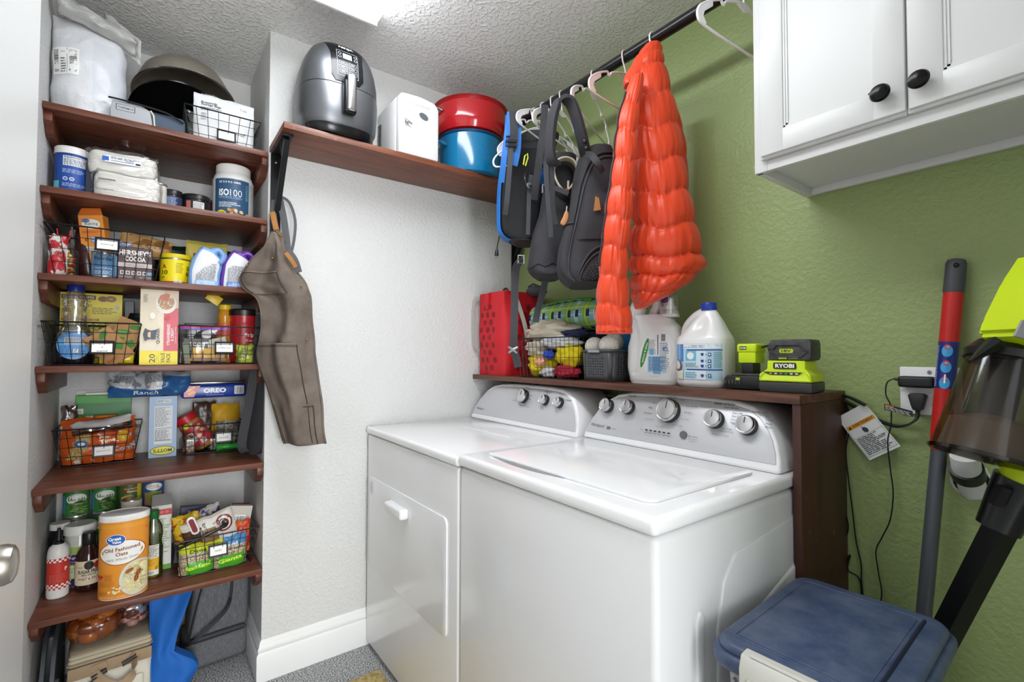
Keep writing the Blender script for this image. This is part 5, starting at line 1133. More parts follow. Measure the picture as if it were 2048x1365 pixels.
for i in range(3):
    for sx in (-1, 1):
        cx, cz = sx*.018, .256-i*.018
        for a in ((cx-.014, cz-.006, cx+.014, cz-.005), (cx-.014, cz+.005, cx+.014, cz+.006), (cx-.014, cz-.006, cx-.013, cz+.006), (cx+.013, cz-.006, cx+.014, cz+.006)): lb.rect(*a, '#9a9ca0')
        lb.text('FRY' if i else 'MAX', cx, cz, .012, '#a8aaae')
for sx in (-1, 1):
    for cz in (.292, .278): lb.ell(sx*.028, cz, .006, .005, '#9a9ca0', 16, 1, r0=.75)
lb.put(g, lambda u, v, h: ff(u, v, h+.0056)); g.build('control_panel', t)
g = G(); g.box(-.020, .020, -.186, -.140, .178, .196, FRB, .006, 3); g.box(-.0225, .0225, -.178, -.150, .062, .190, FRB, .008, 3); g.box(-.016, .016, -.192, -.176, .066, .196, SLV, .007, 4); g.build('handle', t)
g = G(); g.lathe([(0, 0), (.10, 0), (.13, .004), (.135, .009), (.132, .010), (.10, .006), (0, .005)], mat('black_enamel', '#1a1b1d', .25), 40)
# retro mini fridge
FRI = mat('fridge_white', '#e4e4e3', .25, coat=.2)
t = T('mini_fridge', 'small white retro fridge between the air fryer and the pots', 'mini fridge', (.125, -.702, ZB), R90)
def fr(g, y0, y1, m, ins=0.):
    w = .088-ins; P_ = [(-w, .006), (w, .006)]+[(w-.035+.035*cos(a), .215-ins+.035*sin(a)) for a in [i*pi/12 for i in range(7)]]+[(0, .256-ins)]+[(-w+.020+.020*cos(a), .232-ins+.020*sin(a)) for a in [pi/2+i*pi/12 for i in range(7)]]
    g.prism(P_, 1, y0, y1, m, .006, 2)
g = G(); fr(g, -.082, .110, FRI); 
for i in range(16): g.box(-.0905, -.0875, .070, .098, .025+i*.0105, .0298+i*.0105, flat('#3b3c3e'))
g.build('body', t)
g = G(); fr(g, -.122, -.0845, FRI, .001)
lb = Lab(); lb.text('Frigidaire', .0, .216, .088, '#8c8e92', h=.012, shear=.5); lb.ell(.018, .176, .024, .0165, '#c9cacc', 28, 2, rot=-.35); lb.ell(.018, .176, .021, .0135, '#5d6066', 28, 2, rot=-.35); lb.put(g, on_front(-.122)); d = g.build('door', t)
g = G(); g.ball((-.060, -.130, .130), .009, SLV, 14); g.tube([(-.072, -.136, .140), (-.060, -.137, .131), (-.040, -.136, .124)], [.003, .005, .0035], SLV, 10); g.build('latch', d)
for zz in (.055, .205): g = G(); g.box(.078, .093, -.105, -.075, zz-.006, zz+.006, SLV, .002); g.build('hinge', t)
for x in (-.06, .06): g = G(); g.lathe([(0, 0), (.010, 0), (.010, .007), (0, .007)], LIDK, 12, (x, -.06, 0)); g.build('foot', t)
# pots
BLUE = mat('blue_enamel', '#0f6f9c', .12, coat=.5, var=('#e8eef2', 420, .30, .33)); BLUER = mat('blue_rim', '#0b4a72', .15, coat=.5)
RED = mat('red_enamel', '#b01a20', .12, coat=.5, var=('#e0a8a4', 420, .27, .30)); REDR = mat('red_rim', '#8f1218', .2, coat=.4)
t = T('stock_pot', 'blue speckled enamel stock pot at the right of the long board', 'pot', (.138, -.392, ZB), R90)
g = G(); g.lathe([(0, 0), (.135, 0), (.143, .006), (.146, .03), (.147, .170, BLUER), (.154, .174, BLUER), (.156, .178, BLUER), (.153, .181, BLUER), (.147, .178, BLUER), (.143, .17, BLUER), (.141, .03, BLUER), (0, .008, BLUER)], BLUE, 64); g.build('body', t)
for sx in (-1, 1):
    g = G(); g.tube([(sx*.146, -.035, .125), (sx*.168, -.035, .130), (sx*.184, -.02, .135), (sx*.184, .02, .135), (sx*.168, .035, .130), (sx*.146, .035, .125)], .0075, BLUE, 12); g.build('handle', t)
t = T('roasting_pot', 'red enamel pot stacked on top of the blue speckled pot', 'pot', (.138, -.392, ZB+.1815), R90)
g = G(); g.lathe([(0, 0), (.120, 0), (.150, .012), (.163, .04), (.165, .075), (.164, .128), (.172, .134, REDR), (.176, .139, REDR), (.174, .143, REDR), (.166, .139, REDR), (.160, .128, REDR), (.160, .04, REDR), (0, .02, REDR)], RED, 64); g.build('body', t)
for sx in (-1, 1):
    g = G(); g.tube([(sx*.165, -.028, .095), (sx*.180, -.026, .100), (sx*.188, 0, .102), (sx*.180, .026, .100), (sx*.165, .028, .095)], .006, mat('pot_handle_steel', '#b3a99a', .25, 1.), 12); g.build('handle', t)

# ================================================================ hangers on the rod
HW = mat('hanger_plastic', '#e8e6e6', .3); HP = mat('hanger_pinkish', '#dccdc8', .35)
ZR = 2.272
def hanger_meshes(notch=True):
    g = G(); r_ = .0225
    g.tube([(r_*cos(a), 0, r_*sin(a)) for a in [radians(-30)+radians(210)*i/14 for i in range(15)]]+[(-r_+.004, 0, -.02), (-.004, 0, -.045), (0, 0, -.062)], .0028, HW, 8)
    a = G(); z0 = -.062
    for s in (-1, 1):
        pts = [(0, 0, z0), (s*.03, 0, z0-.006), (s*.075, 0, z0-.022)]
        if notch: pts += [(s*.092, 0, z0-.032), (s*.098, 0, z0-.042), (s*.106, 0, z0-.040), (s*.114, 0, z0-.034)]
        pts += [(s*.16, 0, z0-.056), (s*.196, 0, z0-.080), (s*.213, 0, z0-.100), (s*.212, 0, z0-.122), (s*.190, 0, z0-.132), (s*.10, 0, z0-.136), (0, 0, z0-.137)]
        a.tube(spline(pts, 3), .0036, HW, 8)
        a.prism([(s*.150, z0-.052), (s*.196, z0-.080), (s*.213, z0-.101), (s*.211, z0-.122), (s*.190, z0-.131), (s*.178, z0-.126), (s*.192, z0-.110), (s*.186, z0-.095), (s*.150, z0-.068)][::s], 1, -.0025, .0025, HW, .001, 1)
        a.prism([(0, z0), (s*.04, z0-.009), (s*.02, z0-.016), (0, z0-.024)][::s], 1, -.002, .002, HW)
    return g, a
def hanger(x, label, rz=R90, tilt=0., group='white plastic hangers on the rod'):
    t = T('clothes_hanger', label, 'hanger', (x, -.24, ZR), 0, group, rot=(0, tilt, rz))
    g, a = hanger_meshes(); g.build('hook', t); a.build('hanger_body', t); return t
h0 = hanger(.430, 'white plastic hanger nearest the pots, tilted with the blue strap over its arm', R90-.14, -.16)
hl = [(.486, 'white plastic hanger second from the pots, behind the blue strap hanger', R90+.12, .05), (.548, 'white plastic hanger between the blue strap hanger and the padded loop', R90+.2, .12), (.600, 'white plastic hanger carrying the thick padded black strap loop', R90+.30, .02),
      (.772, 'empty white plastic hanger in the middle of the rod', R90+.42, .03), (.928, 'faintly pink plastic hanger just left of the orange jacket', R90+.12, -.02), (1.352, 'empty white plastic hanger beside the wall cabinet', R90-.05, 0.)]
for x, lb_, rz, ti in hl:
    c_ = copy_tree(h0); c_.location = (x, -.24, ZR); c_.rotation_euler = (0, ti, rz); c_['label'] = lb_
    if 'pink' in lb_:
        for ch in [q for q in bpy.data.objects if q.parent == c_]: ch.data = ch.data.copy(); ch.data.materials[0] = HP
t = T('clothes_hanger', 'white plastic hanger whose hook stands out of the orange jacket collar', 'hanger', (1.047, -.24, ZR), R90, 'white plastic hangers on the rod')
g, a = hanger_meshes(); g.build('hook', t); g = G(); g.tube([(0, 0, -.06), (-.03, 0, -.075)], .0036, HW, 8); g.tube([(0, 0, -.06), (.02, 0, -.075)], .0036, HW, 8); g.build('hanger_body', t)
t = T('clothes_hanger', 'white plastic hanger end poking out low beside the blue pot', 'hanger', (0.522, -0.306, 2.142), 0, 'white plastic hangers on the rod')
g = gw(t); g.tube(spline([(0.513, -0.333, 2.137), (0.489, -0.397, 2.081), (0.48, -0.457, 2.032), (0.479, -0.49, 1.998), (0.476, -0.493, 1.974), (0.486, -0.479, 1.962), (0.497, -0.415, 1.986), (0.528, -0.311, 2.059)], 4), .0036, HW, 8); g.build('hanger_body', t)

# ================================================================ orange down jacket
ORG = mat('orange_down', '#da4119', .40, sheen=.1, bump=(45, .35, 4, (1.6, 1.6, .45))); ORD = mat('orange_lining', '#a8260c', .55)
t = T('down_jacket', 'bright orange quilted down jacket hanging on the rod', 'jacket', (1.045, -.27, 1.30))
def puff(n, amp, wav, sd, sharp=.42):
    def f(th, t_):
        ph = t_*n+wav*sin(2*th+sd)+.05*sin(5*th+sd*2); q = ph-math.floor(ph)
        b = (abs(sin(pi*q)))**sharp; w_ = nz(cos(th)*7+sd, sin(th)*7, t_*n*1.2)*.035+nz(cos(th)*15, sin(th)*15+sd, t_*n*.6)*.085*(1.15-b*.75); amp_ = amp*(1 if t_ < .8 else 1-(t_-.8)*3)
        crease = -.05*exp(-((th-2.0-.25*sin(t_*6))/.10)**2)
        return 1-amp_+amp_*b+w_+crease
    return f
body = Loft([(1.058, -0.259, 2.23, 0.026), (1.053, -0.266, 2.213, 0.039), (1.048, -0.271, 2.182, 0.05), (1.047, -0.271, 2.141, 0.061), (1.05, -0.262, 2.059, 0.075), (1.054, -0.254, 1.977, 0.08), (1.058, -0.245, 1.895, 0.083), (1.061, -0.237, 1.812, 0.088), (1.064, -0.229, 1.73, 0.096), (1.067, -0.222, 1.648, 0.106), (1.068, -0.217, 1.566, 0.116), (1.071, -0.21, 1.509, 0.121), (1.06, -0.224, 1.468, 0.102), (1.043, -0.244, 1.427, 0.071), (1.026, -0.266, 1.394, 0.036), (1.015, -0.278, 1.372, 0.013)], lambda s_: lerp(.035, .095, min(1, s_*1.6))*(1 if s_ < .85 else 1-(s_-.85)*3), 2.1, puff(11.5, .19, .16, 1.0), 190)
g = gw(t); body.mesh(g, ORG, 110); g.build('body', t, ang=75)
hemflap = [[(1.072, -0.186, 1.753, 0.071)][0]]
sl = Loft([(1.077, -0.362, 2.087, 0.02), (1.065, -0.375, 2.016, 0.028), (1.054, -0.386, 1.938, 0.033), (1.048, -0.39, 1.86, 0.035), (1.042, -0.395, 1.782, 0.037), (1.035, -0.4, 1.704, 0.041), (1.029, -0.406, 1.627, 0.043), (1.022, -0.411, 1.549, 0.043), (1.018, -0.413, 1.471, 0.045), (1.016, -0.413, 1.393, 0.051), (1.017, -0.408, 1.33, 0.057), (1.017, -0.407, 1.287, 0.055)], lambda s_: lerp(.030, .055, min(1, s_*2)), 2.1, puff(9.5, .22, .10, 2.3), 150)
g = gw(t); sl.mesh(g, ORG, 84); g.build('sleeve', t, ang=75)
s2 = Loft([(1.016, -0.109, 2.096, 0.021), (1.024, -0.096, 2.034, 0.024), (1.031, -0.084, 1.963, 0.025), (1.033, -0.078, 1.893, 0.026), (1.034, -0.072, 1.804, 0.026), (1.034, -0.068, 1.716, 0.027), (1.033, -0.066, 1.628, 0.029), (1.028, -0.069, 1.539, 0.029)], .035, 2.1, puff(5.5, .22, .12, 4.1), 80)
g = gw(t); s2.mesh(g, ORG, 40); g.build('sleeve', t, ang=75)
g = gw(t)   # stand-up collar folded to the left
cl = Loft([(1.071, -0.276, 2.227, 0.023), (1.068, -0.279, 2.21, 0.031), (1.061, -0.287, 2.186, 0.04), (1.053, -0.297, 2.158, 0.044), (1.035, -0.319, 2.129, 0.033), (1.022, -0.335, 2.105, 0.019), (1.019, -0.339, 2.093, 0.011)], .022, 2.2, lambda th, s_: 1+nz(cos(th)*3, sin(th)*3, s_*7)*.12, 30); cl.mesh(g, ORG, 36); g.build('collar', t, ang=60)
g = gw(t); g.tube([sl.S(-.97, v, .003) for v in [i/30 for i in range(2, 22)]], .0035, DG, 6); g.build('zipper', t)
g = gw(t); g.tube([sl.P(2*pi*i/28, .985, -.004) for i in range(28)], .0045, ORD, 8, True); g.build('cuff_binding', t)

# ================================================================ backpacks
BK = mat('black_nylon', '#232326', .62, bump=(520, .5, 1)); BK2 = mat('charcoal_fabric', '#2d2c30', .75, bump=(420, .6, 1)); BMESH = mat('black_mesh', '#1b1b1d', .8, bump=(900, 1., 0)); BSTR = mat('bright_blue_trim', '#1968b8', .5, bump=(300, .3, 1)); BGREY = mat('grey_webbing', '#3c3c40', .7, bump=(800, .5, 0))
BUCK = mat('buckle_grey', '#8f9294', .35, .3)
def spt(P_, w, th, m, g, wd=RIGHT): g.strap(P_, w, th, m, tuple(wd))
# blue and black one nearest the pots
t = T('backpack', 'black backpack with bright blue edges hanging nearest the pots', 'backpack', (0.453, -0.343, 1.677))
bb = Loft([(0.514, -0.282, 2.122, 0.076), (0.495, -0.305, 2.089, 0.094), (0.483, -0.319, 2.03, 0.1), (0.472, -0.33, 1.947, 0.099), (0.463, -0.338, 1.864, 0.094), (0.458, -0.341, 1.781, 0.089), (0.456, -0.341, 1.729, 0.084), (0.46, -0.335, 1.698, 0.069), (0.465, -0.328, 1.681, 0.04)], lambda s_: .075, 3.0, None, 40)
g = gw(t); bb.mesh(g, BK, 40); g.build('body', t)
g = gw(t); g.surf(lambda u, v: bb.S(lerp(-.80, .72, u), lerp(.22, .93, v), .004), 18, 24, BMESH); g.build('back_panel', t)
g = gw(t); g.surf(lambda u, v: bb.P(pi+.75*(u-.75), lerp(.02, .96, v), .006+.007*sin(pi*u)+.006*max(0, v-.6)), 10, 30, BSTR)
g.tube([bb.P(pi*.86, lerp(.05, .93, i/20), .006) for i in range(21)], .003, DG, 6); g.build('side_panel', t)
g = gw(t)
spt([(0.531, -0.461, 2.154), (0.534, -0.47, 2.075), (0.525, -0.478, 1.978), (0.501, -0.472, 1.897)], .022, .012, BSTR, g); spt([(0.559, -0.457, 2.159), (0.56, -0.453, 2.086), (0.549, -0.447, 2.017), (0.533, -0.45, 1.962)], .052, .010, BSTR, g); spt([(0.566, -0.464, 2.154), (0.566, -0.46, 2.081), (0.556, -0.456, 2.032), (0.546, -0.459, 2.015)], .030, .012, BK, g)
g.build('shoulder_strap', t)
g = gw(t); spt([(0.554, -0.466, 2.026), (0.545, -0.466, 1.935), (0.521, -0.46, 1.826), (0.499, -0.453, 1.773)], .020, .003, BGREY, g); spt([(0.579, -0.386, 1.923), (0.573, -0.391, 1.845), (0.57, -0.391, 1.767), (0.567, -0.392, 1.689)], .016, .003, BGREY, g, RIGHT); g.build('webbing', t)
for p in ((0.56, -0.467, 2.052), (0.559, -0.469, 2.031)):
    g = gw(t); p = Vector(p); g.tube([p+RIGHT*.02*a+Vector((0, 0, .008*b)) for a, b in ((-1, -1), (1, -1), (1, 1), (-1, 1))], .0035, LIDK, 6, True); g.build('buckle', t)
g = gw(t); g.tube([(0.578, -0.423, 1.955), (0.582, -0.419, 1.989), (0.588, -0.411, 1.999), (0.589, -0.409, 1.982), (0.582, -0.416, 1.951)], .0028, flat('#c9d92a', .4), 6); g.build('zip_pull', t)
g = gw(t); g.tube(spline([(0.576, -0.407, 1.929), (0.58, -0.417, 1.904), (0.582, -0.414, 1.885), (0.587, -0.407, 1.873), (0.609, -0.378, 1.875)], 5), .005, LIDK, 8); g.build('hose_clip', t)
g = gw(t); p = Vector((0.59, -0.403, 1.875)); g.lathe([(.003, -.003), (.011, -.003), (.012, 0), (.011, .003), (.003, .003)], BUCK, 16, tuple(p), axis=0); g.build('buckle', t)
t = T('plug_cord', 'black cord with a two pin plug dangling under the blue backpack', 'cord', (0.402, -0.414, 1.718))
g = gw(t); g.tube(spline([(0.388, -0.399, 1.74), (0.385, -0.402, 1.707), (0.381, -0.407, 1.681), (0.379, -0.408, 1.665)], 5), .0025, LIDK, 8); g.build('cable', t)
g = gw(t); g.tube([(0.379, -0.408, 1.667), (0.379, -0.409, 1.654), (0.378, -0.409, 1.635)], [.003, .007, .009], LIDK, 10); g.tube([(0.376, -0.412, 1.635), (0.375, -0.411, 1.623)], .0015, NICKEL, 6); g.tube([(0.38, -0.406, 1.635), (0.38, -0.406, 1.623)], .0015, NICKEL, 6); g.build('plug', t)
# grey child carrier / hiking pack
t = T('backpack', 'charcoal hiking pack with a cream lined opening between the two other packs', 'backpack', (0.579, -0.301, 1.527))
cc = Loft([(0.639, -0.275, 1.994, 0.053), (0.631, -0.284, 1.951, 0.057), (0.626, -0.287, 1.872, 0.059), (0.622, -0.289, 1.793, 0.067), (0.619, -0.29, 1.734, 0.078), (0.612, -0.298, 1.674, 0.085), (0.604, -0.306, 1.615, 0.088), (0.598, -0.312, 1.566, 0.085), (0.596, -0.313, 1.536, 0.067), (0.598, -0.31, 1.52, 0.04)], lambda s_: .07+.03*s_, 2.6, lambda th, s_: 1+nz(cos(th)*2, sin(th)*2, s_*5)*.09, 50)
g = gw(t); cc.mesh(g, BK2, 44); g.build('body', t, ang=60)
g = gw(t); g.tube([cc.S(lerp(-1, 1, i/20), .80+.02*sin(i), .002) for i in range(21)], .002, DG, 6); g.build('seam', t)
CREAM = mat('cream_lining', '#b9ae9a', .85, bump=(300, .6, 2))
cen = Vector((0.717, -0.334, 1.89))
g = gw(t); 
def hole(a, r, dz): return cen+RIGHT*(.042*r*cos(a)+.006*sin(2*a))+Vector((0, 0, 1))*(.062*r*sin(a))+TOWARD*dz
ou = mat('olive_fabric', '#5a5549', .8, bump=(400, .5, 1))
g.surf(lambda u, v: hole(2*pi*u, lerp(1.35, 1., v), lerp(-.02, .02, v)), 36, 4, BK2, True); g.surf(lambda u, v: hole(2*pi*u, lerp(1., .8, v), lerp(.02, -.05, v)), 36, 6, lambda u, v: ou if v > .25 else CREAM, True); g.add([hole(2*pi*i/36, .8, -.05) for i in range(36)], [list(range(36))], ou)
g.tube([hole(2*pi*i/36, 1.0, .021) for i in range(36)], .004, CREAM, 8, True); g.build('hood_opening', t, ang=60)
g = gw(t); g.tube([cen+RIGHT*.012+TOWARD*.0+Vector((0, 0, -.02)), cen+RIGHT*.010+TOWARD*.015+Vector((0, 0, -.055))], .004, CREAM, 8); g.box(*(lambda p: (p.x-.006, p.x+.006, p.y-.006, p.y+.006, p.z-.010, p.z+.004))(cen+TOWARD*.02+RIGHT*.004+Vector((0, 0, -.060))), flat('#c02a2a'), .002); g.build('lining_pull', t)
g = gw(t)
spt([(0.692, -0.412, 2.145), (0.694, -0.422, 2.048), (0.683, -0.432, 1.938), (0.666, -0.433, 1.849), (0.645, -0.425, 1.8)], .026, .004, BK, g); spt([(0.629, -0.385, 1.878), (0.663, -0.406, 1.894), (0.672, -0.396, 1.931), (0.676, -0.392, 1.969)], .03, .010, BSTR, g)
spt([(0.689, -0.409, 1.979), (0.698, -0.409, 1.864), (0.708, -0.406, 1.751), (0.711, -0.398, 1.65)], .018, .003, BGREY, g); spt([(0.731, -0.412, 1.826), (0.749, -0.388, 1.817), (0.767, -0.364, 1.803)], .018, .003, BGREY, g, (0, 0, 1))
g.build('shoulder_strap', t)
g = gw(t); spt([(0.583, -0.433, 1.583), (0.557, -0.433, 1.572), (0.519, -0.416, 1.546), (0.491, -0.399, 1.44), (0.487, -0.399, 1.32), (0.484, -0.399, 1.24), (0.489, -0.392, 1.216), (0.494, -0.383, 1.17)], .030, .003, BGREY, g); spt([(0.553, -0.287, 1.534), (0.527, -0.285, 1.466), (0.506, -0.293, 1.395), (0.501, -0.298, 1.354)], .026, .003, BGREY, g); g.build('hip_strap', t)
for p, s_ in (((0.58, -0.436, 1.585), 1.), ((0.687, -0.405, 1.833), 1.), ((0.674, -0.41, 1.922), .7)):
    p = Vector(p); g = gw(t); g.tube([p+(RIGHT*.011*a+Vector((0, 0, .014*b)))*s_ for a, b in ((-1, -1), (1, -1.1), (1.1, 1), (-.9, 1.1))], .004*s_, BUCK, 8, True); g.tube([p-RIGHT*.01*s_, p+RIGHT*.01*s_], .003*s_, LIDK, 6); g.build('buckle', t)
g = gw(t); p = Vector((0.499, -0.413, 1.24))
for a in (.5, 2.6, 3.8, 5.6): g.tube([p, p+RIGHT*.022*cos(a)+Vector((0, 0, .022*sin(a)))], [.006, .004], BUCK, 8)
g.build('buckle', t)
# black diaper backpack
t = T('backpack', 'large black backpack with a woven pattern pocket and tan leather zip pull', 'backpack', (0.783, -0.31, 1.475))
db = Loft([(0.846, -0.297, 1.939, 0.048), (0.842, -0.301, 1.918, 0.061), (0.839, -0.303, 1.873, 0.072), (0.835, -0.305, 1.811, 0.08), (0.831, -0.307, 1.739, 0.084), (0.825, -0.313, 1.668, 0.091), (0.817, -0.321, 1.596, 0.098), (0.812, -0.325, 1.533, 0.099), (0.811, -0.324, 1.498, 0.094), (0.812, -0.322, 1.478, 0.079), (0.81, -0.324, 1.467, 0.054)], lambda s_: .085+.03*s_, 2.8, lambda th, s_: 1+nz(cos(th)*2, sin(th)*2, s_*4)*.05, 60)
g = gw(t); db.mesh(g, BK2, 48); g.build('body', t, ang=60)
def zip_line(us, w=.0035, off=.003, m=None): g.tube([db.S(u, v, off) for u, v in us], w, m or DG, 8)
g = gw(t)
A_ = spline([Vector((-.86, .93, 0)), Vector((-.80, .7, 0)), Vector((-.76, .5, 0)), Vector((-.70, .34, 0)), Vector((-.45, .2, 0)), Vector((0, .14, 0)), Vector((.7, .12, 0))], 6); zip_line([(p.x, p.y) for p in A_], .004)
A2 = [(p.x+.10, p.y+.03) for p in A_]; zip_line(A2, .0028, .003, BGREY)
A3 = spline([Vector((-.62, .96, 0)), Vector((-.35, .78, 0)), Vector((-.1, .67, 0)), Vector((.25, .62, 0)), Vector((.8, .60, 0))], 6); zip_line([(p.x, p.y) for p in A3], .0045); zip_line([(p.x+.04, p.y+.025) for p in A3], .003, .003, BGREY)
g.build('zipper', t)
g = gw(t); g.surf(lambda u, v: db.S(lerp(lerp(-.52, -.45, 1-v), .92, u), lerp(.36, .58, v), .006+.004*sin(pi*v)), 16, 14, BK2); g.build('front_pocket', t)
g = gw(t)
def weave(u, v):
    a = math.floor(u*16)+math.floor(v*14); return .005+.0022*abs(sin(u*16*pi if a % 2 else v*14*pi))
g.surf(lambda u, v: db.S(lerp(lerp(.10, -.52, v), .95, u), lerp(.70, .965, v), weave(u, v)), 64, 56, BK); g.build('woven_pocket', t)
g = gw(t); g.surf(lambda u, v: db.S(lerp(-1, -.72, u), lerp(.5, .93, v), .010*sin(pi*u)+.002), 10, 14, BK2); g.tube([db.S(lerp(-1, -.72, i/8), .5, .012*sin(pi*i/8)+.004) for i in range(9)], .003, DG, 6); g.build('side_pocket', t)
LEA = mat('tan_leather', '#a8723c', .5)
g = gw(t); p = [Vector((0.878, -0.478, 1.692)), Vector((0.875, -0.48, 1.671)), Vector((0.868, -0.489, 1.648))]; g.tube(spline(p, 4), [.004, .006, .0075, .0085, .009, .0095, .0095, .009, .006], LEA, 8, flat=.4); g.tube([(0.875, -0.473, 1.71), (0.877, -0.478, 1.69)], .002, BUCK, 6); g.build('zip_pull', t)
g = G(); g.prism([(-.010, -.024), (.014, -.020), (.008, .020), (-.004, .026)], 1, -.001, .001, LEA); g.build('leather_tab', t, tuple(Vector((0.923, -0.384, 1.723))-t.location), rz=.93)
g = gw(t)
spt([(0.801, -0.455, 1.876), (0.807, -0.481, 1.885), (0.812, -0.492, 1.932), (0.825, -0.495, 2.004), (0.842, -0.491, 2.054), (0.862, -0.482, 2.07), (0.877, -0.461, 2.062), (0.887, -0.446, 2.022), (0.888, -0.426, 1.974), (0.88, -0.401, 1.932), (0.863, -0.372, 1.907)], .040, .014, BK2, g, TOWARD*.8+RIGHT*.6)
g.build('shoulder_strap', t)
g = gw(t); spt([(0.906, -0.415, 1.886), (0.939, -0.42, 1.87), (0.956, -0.412, 1.84), (0.958, -0.392, 1.817)], .022, .008, BK, g, (0, 0, 1)); g.build('top_handle', t)
g = gw(t); spt([(0.793, -0.466, 1.876), (0.784, -0.456, 1.793), (0.777, -0.447, 1.727), (0.782, -0.438, 1.675)], .016, .003, BK, g); g.build('webbing', t)
for p in ((0.904, -0.419, 1.931), (0.907, -0.414, 1.908), (0.91, -0.41, 1.888)): g = gw(t); g.ball(tuple(p), .009, LIDK, 10); g.build('buckle', t)

# ================================================================ apron and black bag on the left bracket
WAX = mat('waxed_canvas', '#74685e', .75, var=('#5c5149', 12, .35, .65), bump=(520, .5, 2)); HEM = mat('dark_seam', '#3b342e', .8); GW_ = mat('grey_apron_webbing', '#5b5c5f', .75); BRS = mat('brass', '#a58a4c', .3, 1.)
t = T('apron', 'brown waxed canvas apron hanging by grey straps from the left shelf bracket', 'apron', (0.112, -1.167, 1.644))
AR = [(0.089, -1.198, 1.666, 0.02), (0.086, -1.201, 1.625, 0.033), (0.079, -1.208, 1.579, 0.055), (0.077, -1.209, 1.533, 0.086), (0.079, -1.204, 1.492, 0.111), (0.089, -1.19, 1.459, 0.11), (0.103, -1.169, 1.422, 0.091), (0.107, -1.16, 1.348, 0.085), (0.105, -1.16, 1.274, 0.092), (0.103, -1.161, 1.222, 0.1), (0.11, -1.148, 1.145, 0.096), (0.122, -1.128, 1.052, 0.088), (0.128, -1.115, 0.96, 0.081), (0.135, -1.102, 0.889, 0.075)]
ap = Loft(AR, .022, 2.0, None, 90)
def apf(u, v, side):
    p, a = ap.row(v); f = .016*sin(u*2.6*pi+v*3)+.014*sin(u*9+v*5)*(1-v*.6)+nz(u*5, v*9, 2)*.014
    return p+RIGHT*((u*2-1)*a)+TOWARD*(f*min(1, v*5)+side*.006+.03*sin(pi*u))
g = gw(t); g.surf(lambda u, v: apf(u, v, 1), 40, 90, WAX); g.surf(lambda u, v: apf(1-u, v, -1), 40, 90, WAX)
for e_, (a, b) in (((0, lambda v: apf(0, v, 1)), (0, 0)), ((1, lambda v: apf(1, v, 1)), (0, 0))): g.tube([e_[1](i/60) if callable(e_[1]) else e_ for i in range(61)], .0035, WAX, 6)
g.surf(lambda u, v: lerp(apf(u, 1, 1), apf(u, 1, -1), v), 40, 1, WAX); g.build('body', t, ang=60)
def pocket(u0, u1, v0, v1, bulge, name='pocket'):
    g = gw(t); q = lambda u, v: apf(lerp(u0, u1, u), lerp(v0, v1, v), 1)+TOWARD*(.004+bulge*sin(pi*u)*(1-v*.6))
    g.surf(q, 20, 24, WAX); g.surf(lambda u, v: lerp(q(u, 0), apf(lerp(u0, u1, u), v0, 1), v), 20, 1, HEM); g.tube([q(i/20, 0) for i in range(21)], .0035, WAX, 6); g.tube([q(i/20, .035)+TOWARD*.001 for i in range(21)], .0012, HEM, 4)
    for e_ in (0, 1): g.tube([q(e_, i/20)+TOWARD*.001 for i in range(21)], .002, HEM, 4)
    g.build(name, t, ang=60)
pocket(.0, .78, .64, .985, .030); pocket(.05, .70, .26, .43, .020); pocket(.03, .86, .86, .998, .006)
for u, v in ((.10, .22), (.62, .17), (.92, .615), (.95, .36)):
    g = gw(t); p = apf(u, v, 1)+TOWARD*.012; g.ball(tuple(p), .0045, BRS, 10); g.build('rivet', t)
g = gw(t)
spt([(0.021, -1.196, 1.811), (0.039, -1.202, 1.748), (0.078, -1.198, 1.68), (0.113, -1.182, 1.632)], .022, .003, GW_, g); spt([(0.032, -1.183, 1.826), (0.061, -1.173, 1.748), (0.088, -1.167, 1.667), (0.112, -1.164, 1.589)], .024, .003, GW_, g)
spt([(0.034, -1.179, 1.825), (0.054, -1.151, 1.802), (0.077, -1.134, 1.732), (0.084, -1.138, 1.654), (0.095, -1.154, 1.583)], .010, .003, GW_, g); spt([(0.112, -1.166, 1.607), (0.138, -1.146, 1.568), (0.146, -1.133, 1.522)], .022, .004, GW_, g)
g.build('neck_strap', t)
g = gw(t); spt([(0.07, -1.211, 1.749), (0.096, -1.208, 1.706), (0.105, -1.203, 1.677)], .018, .004, LEA, g); g.tube([(0.108, -1.207, 1.676), (0.123, -1.195, 1.656), (0.13, -1.186, 1.649)], .004, BRS, 8); g.build('leather_buckle', t); g = gw(t); spt([(0.135, -1.176, 1.591), (0.153, -1.159, 1.561), (0.161, -1.147, 1.537)], .014, .004, LEA, g); g.build('leather_buckle', t)
t = T('shoulder_bag', 'limp black shoulder bag hanging behind the brown apron', 'bag', (-0.06, -1.228, 0.851))
sb = Loft([(-0.043, -1.206, 1.238, 0.024), (-0.044, -1.203, 1.14, 0.055), (-0.053, -1.211, 1.043, 0.06), (-0.059, -1.214, 0.946, 0.07), (-0.067, -1.223, 0.888, 0.067), (-0.075, -1.232, 0.849, 0.046), (-0.076, -1.232, 0.835, 0.021)], .03, 2.4, lambda th, s_: 1+nz(cos(th)*2, sin(th)*2, s_*4)*.12, 40)
g = gw(t); sb.mesh(g, BK, 32); g.build('body', t, ang=60)
g = gw(t); spt([(-0.089, -1.203, 2.04), (-0.08, -1.197, 1.797), (-0.072, -1.21, 1.593), (-0.051, -1.225, 1.412), (-0.041, -1.237, 1.237), (-0.039, -1.26, 1.047), (-0.049, -1.283, 0.887), (-0.055, -1.271, 0.847)], .034, .003, BGREY, g); g.build('strap', t)
